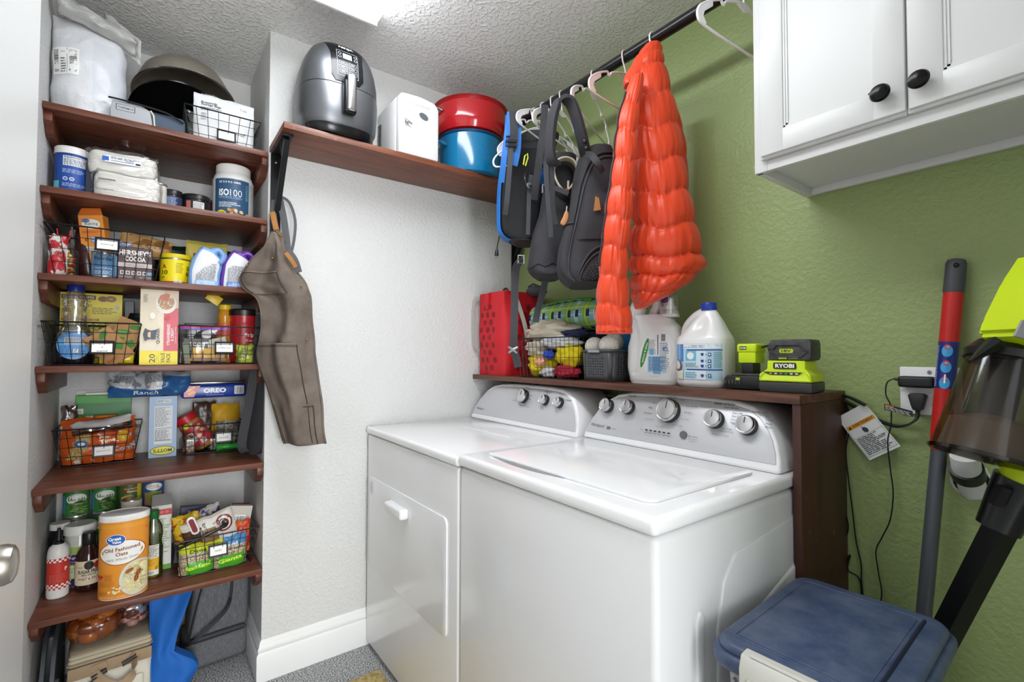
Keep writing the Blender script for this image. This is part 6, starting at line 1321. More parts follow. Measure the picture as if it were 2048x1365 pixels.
g = gw(t); p = Vector((-0.04, -1.225, 1.388)); g.tube([p+RIGHT*.016*a+Vector((0, 0, .010*b)) for a, b in ((-1, -1), (1, -1), (1, 1), (-1, 1))], .003, BUCK, 8, True); g.build('buckle', t)

# ================================================================ on the laundry shelf
ZL = 1.1225
REDC = mat('red_cloth', '#c41a24', .6, bump=(420, .4, 1)); DOT = mat('dark_red_dots', '#84121a', .7); WEB = mat('grey_cotton_webbing', '#a9a49c', .8)
t = T('shopping_bag', 'red cloth shopping bag with dark dots at the left end of the laundry shelf', 'bag', (.128, -.155, ZL))
def rb(u, v, face):
    w, d, h = .205, .215, .395-.0*v
    s_ = .010*nz(u*3, v*4, face*3.3); sag = .018*sin(pi*v)*(1 if face < 2 else .6)
    if face == 0: p = Vector((lerp(-w/2, w/2, u), -d/2-sag+s_, v*h))
    elif face == 1: p = Vector((w/2+sag*.5+s_, lerp(-d/2, d/2, u), v*h))
    elif face == 2: p = Vector((lerp(w/2, -w/2, u), d/2+s_*.3, v*h))
    else: p = Vector((-w/2-s_*.5, lerp(d/2, -d/2, u), v*h))
    return p
g = G(); n = 12
per = lambda u, v: rb((u*4) % 1. if u < 1 else 0., v, int(u*4) % 4)
def perb(u, v):
    f = int(u*4) % 4; a = (u*4) % 1.
    if u >= 1: f, a = 0, 0.
    k = min(a, 1-a)*8; p = rb(a, v, f)
    if k < 1: # shared corner
        c_ = [Vector((-.1025, -.1075, 0)), Vector((.1025, -.1075, 0)), Vector((.1025, .1075, 0)), Vector((-.1025, .1075, 0))][(f+(1 if a > .5 else 0)) % 4]; c_.z = p.z; p = c_.lerp(p, k)
    return p
g.surf(perb, 64, 24, REDC, True); g.add([perb(i/64, 0) for i in range(64)], [list(range(64))[::-1]], REDC)
g.surf(lambda u, v: perb(u, 1)*1.0+Vector((0, 0, -.10*v))-Vector((perb(u, 1).x, perb(u, 1).y, 0))*.04*(1+v), 64, 4, REDC, True); g.build('body', t, ang=50)
g = G(); lb = Lab(); rnd = random.Random(2)
for j in range(9):
    for i in range(3 if j % 2 else 2): lb.ell(-.062+.050*i+(.022 if j % 2 == 0 else 0)+rnd.uniform(-.004, .004), .035+j*.036, .0125, .0135, '#8a141c', 18, 1)
lb.put(g, lambda u, v, h: rb(u/.205+.5, v/.395, 0)+Vector((0, -.0012, 0)), .7)
lb = Lab()
for j in range(9):
    for i in range(3): lb.ell(-.05+.055*i+(.026 if j % 2 == 0 else 0), .035+j*.036, .014, .0135, '#8a141c', 18, 1)
lb.put(g, lambda u, v, h: rb(u/.215+.5, v/.395, 1)+Vector((.0012, 0, 0)), .7); g.build('dots', t, kind='stuff')
g = G(); g.box(-.026, -.002, -.128, -.112, .315, .390, REDC, .002); g.build('tab', t)
g = G(); g.strap([(-.10, -.112, .385), (-.112, -.135, .36), (-.116, -.140, .24), (-.112, -.135, .14), (-.10, -.118, .11)], .018, .002, WEB, (1, .3, 0)); g.build('handle', t); g = G(); g.strap([(.108, -.06, .39), (.13, -.05, .34), (.155, -.03, .24), (.165, -.02, .16)], .020, .002, WEB, (.3, 1, 0)); g.build('handle', t)
g = G(); g.tube(spline([(.05, -.08, .38), (.056, -.08, .40), (.075, -.08, .408), (.093, -.08, .398), (.098, -.08, .38)], 5), .005, LIDK, 8); g.build('carry_loop', t)
g = G(); g.ball((0, 0, 0), .05, mat('grey_fleece', '#4a4b4d', .9, bump=(200, .8, 2)), 20, sc=(1.1, .9, .55), fn=lambda d: 1+.15*nz(d.x*3, d.y*3, d.z*3)); g.tube([(-.05, -.01, .026), (0, -.02, .034), (.05, -.01, .012)], .004, LIDK, 6)
tag(g.build('folded_pouch', None, (.250, -.085, ZL+.402)), 'small grey fleece pouch behind the top of the red dotted bag', 'pouch')

# plaid blanket roll on folded towels
def plaid():
    m = bpy.data.materials.new('plaid_fleece'); m.use_nodes = True; nt = m.node_tree; N = nt.nodes; L = nt.links; b = N['Principled BSDF']; b.inputs['Roughness'].default_value = .9
    tc = N.new('ShaderNodeTexCoord'); sp = N.new('ShaderNodeSeparateXYZ'); L.new(tc.outputs['Object'], sp.inputs[0])
    at_ = N.new('ShaderNodeMath'); at_.operation = 'ARCTAN2'; L.new(sp.outputs[2], at_.inputs[0]); L.new(sp.outputs[1], at_.inputs[1])
    ar = N.new('ShaderNodeMath'); ar.operation = 'MULTIPLY'; ar.inputs[1].default_value = .062; L.new(at_.outputs[0], ar.inputs[0])
    def band(src, per_, off, w):
        a = N.new('ShaderNodeMath'); a.operation = 'MULTIPLY_ADD'; a.inputs[1].default_value = 1/per_; a.inputs[2].default_value = off+50; L.new(src, a.inputs[0])
        f = N.new('ShaderNodeMath'); f.operation = 'FRACT'; L.new(a.outputs[0], f.inputs[0])
        c_ = N.new('ShaderNodeMath'); c_.operation = 'LESS_THAN'; c_.inputs[1].default_value = w; L.new(f.outputs[0], c_.inputs[0]); return c_.outputs[0]
    X, Y = sp.outputs[0], ar.outputs[0]
    def mul(a, b_): q = N.new('ShaderNodeMath'); q.operation = 'MULTIPLY'; L.new(a, q.inputs[0]); L.new(b_, q.inputs[1]); return q.outputs[0]
    def mx(prev, fac, col, k=1.):
        q = N.new('ShaderNodeMix'); q.data_type = 'RGBA'
        if isinstance(prev, str): q.inputs[6].default_value = lin(prev)
        else: L.new(prev, q.inputs[6])
        q.inputs[7].default_value = lin(col)
        kk = N.new('ShaderNodeMath'); kk.operation = 'MULTIPLY'; kk.inputs[1].default_value = k; L.new(fac, kk.inputs[0]); L.new(kk.outputs[0], q.inputs[0]); return q.outputs[2]
    P_ = .105
    o = mx('#7fb2b4', band(X, P_, .0, .20), '#d5ddd6', .8); o = mx(o, band(Y, P_, .0, .20), '#d5ddd6', .6)
    o = mx(o, band(X, P_, .55, .30), '#8fb93a', .95); o = mx(o, band(Y, P_, .55, .30), '#8fb93a', .7)
    n1, n2 = band(X, P_, .93, .17), band(Y, P_, .93, .20); n3, n4 = band(X, P_, .36, .17), band(Y, P_, .30, .20)
    for a, b_ in ((n1, n2), (n3, n2), (n1, n4), (n3, n4)): o = mx(o, mul(a, b_), '#1a2b52')
    o = mx(o, band(X, P_, .55-.13, .035), '#d8e06a'); o = mx(o, band(Y, P_, .55-.13, .035), '#c9dc7a')
    L.new(o, b.inputs['Base Color']); n = N.new('ShaderNodeTexNoise'); n.inputs['Scale'].default_value = 300; bp = N.new('ShaderNodeBump'); bp.inputs['Strength'].default_value = .5; bp.inputs['Distance'].default_value = .002
    L.new(n.outputs[0], bp.inputs['Height']); L.new(bp.outputs[0], b.inputs['Normal']); return m
t = T('blanket_roll', 'rolled green and blue plaid picnic blanket lying behind the clothes basket', 'blanket', (.475, -.092, ZL+.268))
g = G(); PL = plaid()
g.surf(lambda u, v: Vector((lerp(-.20, .22, v), .066*(1-.10*abs(2*v-1)**6)*cos(2*pi*u)*(1+.03*sin(4*pi*u)), .068*(1-.10*abs(2*v-1)**6)*sin(2*pi*u)+nz(v*3, u*2, 1)*.004)), 40, 24, PL, True)
g.add([Vector((-.20, .060*cos(2*pi*i/30), .061*sin(2*pi*i/30))) for i in range(30)], [list(range(30))[::-1]], PL); g.add([Vector((.22, .060*cos(2*pi*i/30), .061*sin(2*pi*i/30))) for i in range(30)], [list(range(30))], PL); g.build('roll', t)
g = G(); g.strap([(-.12, -.050, .052), (.0, -.045, .062), (.10, -.040, .064), (.19, -.045, .058)], .022, .003, flat('#4fa02f', .6), (0, 1, .4)); g.build('green_flap', t)
FOLD = {}
def folded(label, x0, x1, y0, y1, z0, z1, col, n=3, name='folded_towel', cat='towel', seed=0):
    m = mat('cloth_'+col.lstrip('#'), col, .9, bump=(300, .5, 2)); g = G(); h = (z1-z0)/n
    for k in range(n): g.box(x0+.003*nz(k, seed, 1), x1+.004*nz(k, seed, 2), y0+.006*nz(k, seed, 3), y1, z0+k*h, z0+(k+1)*h-.001, m, min(.009, h*.45), 3)
    tag(g.build(name, None), label, cat)
folded('stack of folded navy towels under the plaid blanket roll', .36, .70, -.135, -.010, ZL, ZL+.192, '#1b2236', 5)

def cloth_blob(c, r, m, seed, sc=(1, 1, .5), amp=.35, seg=40):
    g = G(); g.ball(c, r, m, seg, sc=sc, fn=lambda d: 1+amp*nz(d.x*1.8+seed, d.y*1.8, d.z*2.5)+.10*sin(d.x*11+d.z*7+seed)*.5+.12*abs(nz(d.x*5+seed, d.y*5, d.z*6))); return g
wire_basket('black wire basket overfull with clothes on the laundry shelf', .525, -.208, ZL, .350, .135, .330, .115, .165, None, rz=0., nf=14)
for lab_, c_, r, col, sd, sc in (('bright yellow cloth low in the clothes basket, left of the crimson one', (.445, -.215, ZL+.055), .062, '#d3bd12', 3, (1.35, .78, .72)), ('bright yellow cloth at the right side of the clothes basket', (.615, -.212, ZL+.095), .060, '#d8c215', 7, (1.0, .80, .80)),
                                 ('white shirt with navy trim in the middle of the clothes basket', (.56, -.210, ZL+.150), .075, '#cfcfd0', 12, (1.35, .72, .38)), ('crimson cloth at the bottom right of the clothes basket', (.610, -.232, ZL+.030), .046, '#a01832', 17, (1.5, .70, .55)),
                                 ('white cloth at the bottom of the clothes basket', (.510, -.236, ZL+.026), .036, '#c9c9cb', 19, (1.1, .7, .65)), ('cream cloth heaped highest over the clothes basket', (.480, -.190, ZL+.200), .105, '#c0b5a2', 23, (1.40, .62, .42)),
                                 ('cream cloth at the left of the clothes basket', (.425, -.222, ZL+.125), .060, '#bdb3a2', 29, (1.0, .62, .62)), ('navy cloth peeking out at the right of the clothes heap', (.625, -.195, ZL+.185), .050, '#20294a', 31, (1.3, .7, .35)),
                                 ('small blue cloth with a white edge inside the clothes basket', (.535, -.255, ZL+.098), .026, '#2342a8', 37, (1.1, .6, .7)), ('small pink cloth inside the clothes basket', (.485, -.258, ZL+.070), .026, '#d89a80', 41, (1.2, .55, .7))):
    m = mat('cloth_'+col.lstrip('#'), col, .9, bump=(300, .5, 2)); g = cloth_blob((0, 0, 0), r, m, sd, sc); tag(g.build('garment', None, c_, ang=75), lab_, 'clothes')
# grey plastic basket with wool balls
GB = mat('grey_basket', '#48494b', .42); t = T('plastic_basket', 'dark grey perforated plastic basket holding wool dryer balls', 'basket', (.800, -.155, ZL))
def bwall(g, x0, x1, y, zt, n, rows, flip):
    pass
g = G()
def holed(P0, P1, n, rows, h0, h1, lean):
    """wall strip with rows of small slots cut through"""
    P0, P1 = Vector(P0), Vector(P1); L_ = (P1-P0); nn = Vector((L_.y, -L_.x, 0)).normalized()
    def pt(s_, zz): return P0+L_*s_+nn*(lean*zz)+Vector((0, 0, zz))
    m_ = .14; xs = [0, m_]; 
    for i in range(n): a = m_+(1-2*m_)*(i+.25)/n; xs += [a, a+(1-2*m_)*.42/n]
    xs += [1-m_, 1]; zs = [0, h0]
    for j in range(rows): a = h0+(h1-h0)*(j+.2)/rows; zs += [a, a+(h1-h0)*.38/rows]
    zs += [.108]; vs = [pt(a, b) for b in zs for a in xs]; W_ = len(xs); fs = []
    for j in range(len(zs)-1):
        for i in range(W_-1):
            if i >= 2 and i % 2 == 0 and i < W_-3 and j >= 2 and j % 2 == 0 and j < len(zs)-2: continue
            fs.append([j*W_+i, j*W_+i+1, (j+1)*W_+i+1, (j+1)*W_+i])
    g.add(vs, fs, GB)
x0, x1, y0, y1 = -.070, .062, -.098, .110
for a, b, n_ in (((x0+.01, y0), (x1-.01, y0), 7), ((x1, y0+.01), (x1, y1-.01), 9), ((x1-.01, y1), (x0+.01, y1), 7), ((x0, y1-.01), (x0, y0+.01), 9)): holed((*a, .004), (*b, .004), n_, 7, .018, .085, .045)
for cx, cy, a0 in ((x1-.01, y0+.01, -pi/2), (x1-.01, y1-.01, 0), (x0+.01, y1-.01, pi/2), (x0+.01, y0+.01, pi)):
    g.surf(lambda u, v: Vector((cx+(.010+.045*v*.108)*cos(a0+u*pi/2), cy+(.010+.045*v*.108)*sin(a0+u*pi/2), .004+v*.108)), 6, 2, GB)
g.box(x0+.002, x1-.002, y0+.002, y1-.002, .001, .006, GB, .002); g.build('body', t, sol=.0025)
g = G(); k = .0065; pts = [(p[0], p[1], .113) for p in rrect(x0-k, x1+k, y0-k, y1+k, .016, 5)]; g.tube(pts, .0042, GB, 8, True); g.build('rim', t)
g = G(); g.box(-.035, .020, -.112, -.104, .106, .116, mat('grey_clip', '#9a9b9d', .4), .002); g.build('handle', t)
WOOL = mat('speckled_wool', '#d6d2c8', .95, var=('#7a7672', 330, .36, .46), bump=(260, 1., 3))
for i, (x, y, zz, w_) in enumerate(((.752, -.215, .128, 'left front'), (.823, -.215, .132, 'right front'), (.790, -.150, .146, 'middle rear'), (.748, -.120, .112, 'left rear'))):
    g = G(); g.ball((0, 0, 0), .037, WOOL, 28, fn=lambda d: 1+.03*nz(d.x*4+i, d.y*4, d.z*4)); tag(g.build('dryer_ball', None, (x, y, ZL+zz)), 'speckled white wool dryer ball at the %s of the grey basket' % w_, 'dryer ball', 'wool dryer balls')
l = Lab(); l.rect(-.03, .07, .02, .10, '#dfe8f2')
carton('blue laundry packet standing behind the grey plastic basket', .795, -.030, ZL, .12, .035, .185, '#2f7fc4', l, name='laundry_packet', cat='packet', rz=0)
carton('tan paper packet beside the blue laundry packet', .722, -.024, ZL, .05, .030, .215, '#b5a68a', name='paper_packet', cat='packet', rz=0)

# detergent jug
WJ = mat('milky_white_plastic', '#e3e3e1', .28, coat=.15)
t = T('detergent_jug', 'large white detergent jug with a clear dosing cap and a hand grip', 'detergent', (.995, -.168, ZL), .12)
g = G()
def jug(u, v):
    zz = v*.235; a = 2*pi*u
    L0 = [(0, -.088), (.01, -.094), (.06, -.104), (.12, -.102), (.17, -.090), (.235, -.080)]; R0 = [(0, .088), (.01, .094), (.06, .102), (.14, .102), (.19, .088), (.215, .066), (.235, .045)]
    def ip(P):
        for p, q in zip(P, P[1:]):
            if zz <= q[0]: f = (zz-p[0])/(q[0]-p[0]); f = f*f*(3-2*f); return lerp(p[1], q[1], f)
        return P[-1][1]
    l_, r_ = ip(L0), ip(R0); cx, w = (l_+r_)/2, (r_-l_)/2; d = .050*(1-.10*(v > .8)*(v-.8)*5)*(.93 if v < .03 else 1)
    e = 2/2.6; x = abs(cos(a))**e*(1 if cos(a) > 0 else -1); y = abs(sin(a))**e*(1 if sin(a) > 0 else -1); k = 0
    if y < 0: k = .007*exp(-(((cx+x*w)+.045+.25*(zz-.12)**2*8)/.012)**2)*(1 if .03 < zz < .22 else 0)   # groove between grip and body
    return Vector((cx+x*w, y*d+k*1.2, zz))
g.surf(jug, 56, 40, WJ, True); g.add([jug(i/56, 0) for i in range(56)], [list(range(56))[::-1]], WJ); g.add([jug(i/56, 1) for i in range(56)], [list(range(56))], WJ)
g.tube(spline([(-.062, 0, .21), (-.070, 0, .245), (-.062, 0, .272), (-.040, 0, .292), (-.012, 0, .302), (.008, 0, .292), (.006, 0, .262), (-.006, 0, .238), (-.004, 0, .215)], 5), [.032]*3+[.030]*8+[.024]*8+[.022]*8+[.018]*6+[.018]*8, WJ, 20)
g.lathe([(.034, .225), (.032, .245), (.024, .250), (.024, .262), (.018, .263), (.018, .272), (0, .272)], WJ, 32, (.050, 0, 0)); g.build('bottle', t, ang=55)
g = G(); g.box(.036, .062, -.014, .014, .262, .292, PLW, .004); g.lathe([(.0, -.024), (.011, -.024), (.011, -.010)], flat('#27389a', .3), 20, (.044, 0, .284), axis=1); g.build('tap', t)
g = G(); g.lathe([(.033, .234), (.034, .236), (.033, .296), (.031, .301), (0, .302)], CLEAR, 36, (.050, 0, 0)); g.build('dosing_cap', t)
lb = Lab(); lb.ell(.028, .105, .062, .080, '#dcdcda', 36, 5, -.2); lb.ell(.028, .105, .060, .078, '#e2e2e0', 36, 5, -.2)
lb.ell(-.014, .105, .010, .052, '#3f8a3f', 24, 2, -.28); lb.text('FREE & CLEAR', -.013, .105, .07, '#e8efe4', rot=-1.85, h=.006, bold=.02); lb.rect(-.002, .040, .062, .095, '#9cc3dc'); lb.rect(.018, .035, .044, .092, '#6f9dc4'); lb.lines(.002, .045, .06, .092, 10, '#3f5a80'); lb.lines(.0, .100, .030, .150, 11, '#9a9ca2', seed=4); lb.rect(.034, .098, .037, .165, '#3a4470'); lb.lines(.042, .05, .072, .14, 14, '#8a8c94', seed=6); lb.barcode(.046, .142, .062, .168, 4, True, None); lb.rect(.006, .098, .020, .118, '#6aa6cc'); lb.ell(.060, .118, .008, .008, '#3a6aa8', r0=.7, rings=1); lb.text('r', .060, .118, .008, '#3a6aa8')
def onjug(u, v, h):
    for _ in range(1): pass
    zz = v; t_ = min(.999, zz/.235); L0, R0 = jug(.5, t_), jug(0, t_); cx, w = (L0.x+R0.x)/2, (R0.x-L0.x)/2; x = max(-.98, min(.98, (u-cx)/w)); e = 2.6; y = (1-abs(x)**e)**(1/e)
    return Vector((u, -y*.0500-h-.0006, zz))
g = G(); lb.put(g, onjug); g.build('label', t)
# bleach jug
t = T('bleach_jug', 'white gallon jug with a dark blue cap and pale blue instructions label', 'bleach bottle', (1.176, -.160, ZL), .15)
def bj(u, v):
    zz = v*.245; a = 2*pi*u
    P_ = [(0, .070), (.008, .078), (.020, .080), (.135, .080), (.150, .078), (.175, .062), (.205, .045), (.235, .024), (.245, .021)]
    for p, q in zip(P_, P_[1:]):
        if zz <= q[0]: r = lerp(p[1], q[1], (zz-p[0])/(q[0]-p[0])); break
    e = 2/(3.4 if zz < .145 else lerp(3.4, 2, min(1, (zz-.145)/.09))); x = abs(cos(a))**e*(1 if cos(a) > 0 else -1); y = abs(sin(a))**e*(1 if sin(a) > 0 else -1)
    dx = .012*max(0, min(1, (zz-.15)/.08)); k = 1-.28*exp(-((x*r+.0)/.02)**2)*(zz > .15)*exp(-((zz-.19)/.03)**2)*(y < 0)
    return Vector((x*r+dx, y*r*.86*k, zz))
g = G(); g.surf(bj, 52, 50, WJ, True); g.add([bj(i/52, 0) for i in range(52)], [list(range(52))[::-1]], WJ)
g.tube(spline([(-.060, 0, .150), (-.066, 0, .165), (-.056, 0, .195), (-.030, 0, .222), (.0, 0, .236)], 6), .014, WJ, 16); g.build('bottle', t, ang=55)
g = G(); g.lathe([(.0225, .238), (.023, .239), (.023, .259), (.021, .262), (0, .262)], flat('#1d3c9e', .35), 32, (.012, 0, 0), fn=lambda a, r, zz: r*(1+.015*(cos(a*30) > 0))); g.build('cap', t)
lb = Lab(); lb.rect(-.077, .022, .077, .132, '#a9c9d6'); lb.rect(-.077, .078, -.042, .132, '#2f74c0'); lb.poly([(-.042, .132), (-.077, .085), (-.077, .075), (-.03, .075), (-.03, .10)], '#4f9ad4'); lb.rect(-.042, .118, .072, .131, '#dfe6ea'); lb.lines(-.040, .120, .07, .129, 2, '#7a8a9a')
for v in (.112, .052): lb.rect(-.03, v, .072, v+.0035, '#27408f')
lb.rect(-.038, .056, .030, .1115, '#c9dde4'); lb.rect(-.038, .024, .030, .051, '#d6e4e8'); lb.ell(-.018, .096, .013, .014, '#e9e9e4', 22, 1); lb.rect(-.034, .080, .0, .111, '#6fb4d8'); lb.ell(-.018, .096, .011, .011, '#e9e9e4', 22, 1)
for v in (.100, .080, .065, .036):
    lb.poly([(.014, v+.004), (.024, v+.004), (.022, v-.004), (.016, v-.004)], '#22347e'); lb.text('+', .030, v, .005, '#22347e'); lb.rect(.036, v-.005, .045, v+.005, '#22347e'); lb.ell(.0405, v, .0028, .003, '#c9dde4', 12, 1)
lb.lines(.052, .06, .072, .108, 8, '#6f9aa8', seed=3); lb.lines(-.034, .06, .008, .076, 3, '#7a9aaa', seed=5); lb.lines(-.034, .028, .006, .048, 3, '#5fa8c8', seed=6); lb.rect(-.077, .024, -.042, .050, '#dcd8c4'); lb.ell(-.060, .066, .014, .018, '#6a4a58', 20, 2, .2); lb.ell(-.062, .068, .010, .014, '#d9d6d2', 20, 2, .2)
def onb(u, v, h):
    p = bj(0, min(.999, v/.245)); r = .080 if v > .02 else .078; x = max(-.985, min(.985, u/r)); y = (1-abs(x)**3.4)**(1/3.4)
    return Vector((u, -y*r*.86-h-.0004, v))
g = G(); lb.put(g, onb); g.build('label', t)

# power tool batteries and charger
LIME = mat('lime_plastic', '#c3dc13', .4); BATG = mat('dusty_battery_plastic', '#4c4c4a', .6, var=('#2a2a2a', 60, .3, .7), bump=(200, .4, 2)); BATK = mat('battery_black', '#1b1c1d', .45)
t = T('battery_charger', 'lime green battery charger with a grey battery at the right end of the laundry shelf', 'charger', (1.437, -.178, ZL), .1)
g = G(); g.prism([(-.060, 0), (.060, 0), (.064, .008), (.064, .028), (-.064, .028), (-.064, .008)], 1, -.052, .06, mat('charger_base', '#3a3b3b', .5), .004); g.build('base', t)
g = G(); g.prism([(-.064, .0285), (.064, .0285), (.062, .048), (.046, .062), (.046, .084), (-.046, .084), (-.046, .062), (-.062, .048)], 1, -.054, .058, LIME, .004)
for v in g.v:
    if v.z > .05: v.y += (.012 if v.y < 0 else 0)
g.build('housing', t)
g = G(); lb = Lab(); lb.poly([(-.054, .054), (.044, .054), (.050, .058), (.030, .046), (-.036, .046)], '#23241f'); lb.put(g, lambda u, v, h: (u, -.0495-h, v))
for i, c_ in enumerate(('#d9a04a', '#d8d4c0', '#8a8a78', '#2f9a5a', '#d8d4c0', '#d8d4c0')):
    l3 = Lab(); l3.h = .0008; l3.ell(-.034+i*.0125, .050, .0042, .0020, c_, 12, 1); l3.put(g, lambda u, v, h: (u, -.0495-h, v))
g.build('indicator_panel', t)
g = G(); lb = Lab(); lb.poly(rrect(-.030, .026, .062, .079, .004, 3), '#2b2c26'); lb.text('RYOBI', -.002, .0705, .046, '#eeeeea', h=.011, bold=.04); lb.put(g, lambda u, v, h: (u, -.0435-h, v)); g.build('badge', t)
t = T('tool_battery', 'dusty grey tool battery sitting in the lime green charger', 'battery', (1.441, -.172, ZL+.0845), .1)
g = G(); g.prism([(-.050, 0), (.050, 0), (.053, .010), (.053, .045), (.050, .056), (-.044, .056), (-.050, .045)], 1, -.040, .045, BATG, .004)
g.tube([(-.052, -.041, .036), (-.038, -.042, .030), (-.028, -.042, .042), (.028, -.042, .042), (.036, -.042, .030), (.046, -.042, .026), (.038, -.042, .018), (.028, -.042, .010), (-.028, -.042, .010), (-.036, -.042, .020), (-.046, -.042, .022)], .002, BATG, 6, True); g.build('body', t)
g = G(); lb = Lab(); lb.poly(rrect(-.022, .012, .020, .031, .004, 3), '#b9c421'); lb.text('18V', -.005, .0255, .024, '#26271f', h=.007, bold=.03); lb.poly([(-.024, .004), (-.004, .004), (-.004, .010), (-.024, .010)], '#c3ca2a'); lb.text('2.0Ah', .012, .007, .022, '#b9b8a6', h=.005); lb.put(g, on_front(-.0405)); g.build('badge', t)
t = T('tool_battery', 'black slide battery lying flat left of the lime green charger', 'battery', (1.318, -.172, ZL), .05)
g = G(); g.prism([(-.052, .002), (.048, .002), (.052, .012), (.052, .034), (.046, .040), (-.044, .040), (-.052, .030)], 1, -.045, .045, BATK, .004); g.box(-.030, .050, -.040, .045, .040, .046, BATG, .002); g.box(-.012, .022, -.020, .030, .046, .075, BATK, .003)
for i in range(5): g.box(-.048+i*.010, -.042+i*.010, -.047, -.044, .014, .028, BATG, .001)
lb = Lab(); lb.rect(-.016, .026, -.004, .034, '#b9c421'); lb.put(g, on_front(-.0455)); g.build('body', t)
t = T('battery_adapter', 'small lime green adapter plugged upright on the black slide battery', 'adapter', (1.322, -.160, ZL+.0755), .05)
g = G(); g.box(-.026, .024, -.030, .030, 0, .038, LIME, .004); g.box(-.029, .027, -.033, .033, .030, .056, LIME, .006, 3); lb = Lab(); lb.poly(rrect(-.020, .000, .038, .048, .002, 3), '#2b2c26'); lb.text('RYOBI', -.010, .043, .016, '#eeeeea', h=.005, bold=.03); lb.put(g, on_front(-.0332)); g.build('housing', t)
g = G(); g.tube(spline([(.027, 0, .045), (.05, .02, .052), (.08, .07, .050), (.10, .11, .015), (.11, .140, -.04), (.11, .146, -.070)], 5), .0028, LIDK, 8); g.build('cable', t)

# ================================================================ outlet, adapters, cords, tag
t = T('wall_outlet', 'white double gang outlet plate on the green wall', 'outlet', (1.690, -.001, 1.132))
g = G(); g.box(-.062, .058, -.006, 0, -.060, .060, PLW, .003)
for cz in (.022, -.022): g.box(-.033, .002, -.0085, -.004, cz-.0165 if cz > 0 else -.0385, .0385 if cz > 0 else cz+.0165, PLW, .002)
g.build('plate', t)
g = G(); g.lathe([(0, -.0075), (.0045, -.0072), (.005, -.006)], BUCK, 14, (-.002, 0, .047), axis=1); g.box(-.0024, -.0016, -.0078, -.007, .043, .051, DKP); g.build('screw', t)
t = T('power_adapter', 'black wall adapter lying sideways in the upper socket', 'adapter', (1.668, -.0102, 1.155))
g = G(); g.box(-.036, .036, -.034, 0, -.014, .014, BATK, .007, 4); g.build('housing', t)
g = G(); g.tube([(-.036, -.018, .004), (-.046, -.018, .006)], [.0045, .003], BATK, 10)
g.tube(spline([(-.046, -.018, .006), (-.060, -.020, -.004), (-.064, -.018, -.035), (-.054, -.018, -.065), (-.054, -.018, -.11), (-.062, -.018, -.16), (-.058, -.015, -.23), (-.054, -.012, -.29), (-.062, -.010, -.36), (-.080, -.010, -.41), (-.094, -.010, -.45), (-.090, -.010, -.50), (-.083, -.010, -.56), (-.095, -.010, -.62)], 6), .0017, LIDK, 8); g.build('cable', t)
t = T('power_plug', 'black flat plug with a warning band in the lower socket', 'plug', (1.668, -.0102, 1.108))
g = G(); g.prism([(-.018, .014), (-.012, .018), (.012, .018), (.018, .014), (.012, -.012), (.008, -.024), (-.008, -.024), (-.012, -.012)], 1, -.026, 0, BATK, .003); g.build('housing', t)
g = G(); g.strap([(0, -.014, -.022), (-.002, -.020, -.045), (-.020, -.022, -.062), (-.050, -.018, -.068), (-.10, -.012, -.050), (-.14, -.010, -.025), (-.178, -.008, -.006), (-.19, -.03, -.004)], .010, .005, BATK, (.3, 1, .3)); g.build('cable', t)
g = G(); g.prism([(-.066, -.012), (-.008, -.026), (-.008, -.040), (-.066, -.028)], 1, -.0245, -.0235, BATK); lb = Lab(); lb.lines(-.036, -.006, .018, .004, 3, '#d8d6d0', fill=.4, seed=3); lb.rect(-.036, .0035, -.018, .007, '#d8762a'); lb.put(g, lambda u, v, h: (u-.028, -.0245-h, v-.0275-.24*(u+.028-.02)*1.0+.0)); g.build('warning_band', t)
t = T('hanging_tag', 'white paper warning tag with an orange heading hanging on the cord', 'tag', (1.562, -.026, 1.018))
PAP_ = mat('tag_paper', '#e6e6e4', .45)
g = G(); rotm = Matrix.Rotation(-.62, 4, 'Y'); g.M = rotm
g.surf(lambda u, v: Vector(((u-.5)*.082, -.004*sin(pi*v)-.010*(v > .8)*(v-.8)*5, (v-.5)*.128)), 8, 14, PAP_)
lb = Lab(); lb.rect(-.037, .020, .037, .031, '#dc9a2c'); lb.text('AVERTISSEMENT', .006, .0255, .056, '#8a4a10', h=.007, bold=.03); lb.poly([(-.034, .0215), (-.026, .0215), (-.030, .0295)], '#3a2a10')
for a in ((-.038, -.058, .038, -.0572), (-.038, -.058, -.0374, .031), (.0374, -.058, .038, .031), (-.038, -.004, .038, -.0035)): lb.rect(*a, '#4a4c50')
lb.ell(.0, .006, .006, .008, '#3a3c44', 14, 1, .5); lb.rect(-.004, .010, -.002, .018, '#3a3c44', rot=.4); lb.lines(-.034, -.054, .034, -.006, 11, '#5a5c62', seed=5, rag=.4)
lb.put(g, lambda u, v, h: (u, -.004*sin(pi*(v/.128+.5))-h-.0006, v)); g.build('paper', t, sol=0)
g = G(); g.strap([(-.058, .006, .092), (-.03, -.010, .086), (.0, -.012, .070)], .012, .006, BATK, (.2, 1, 0)); g.build('cord_band', t)
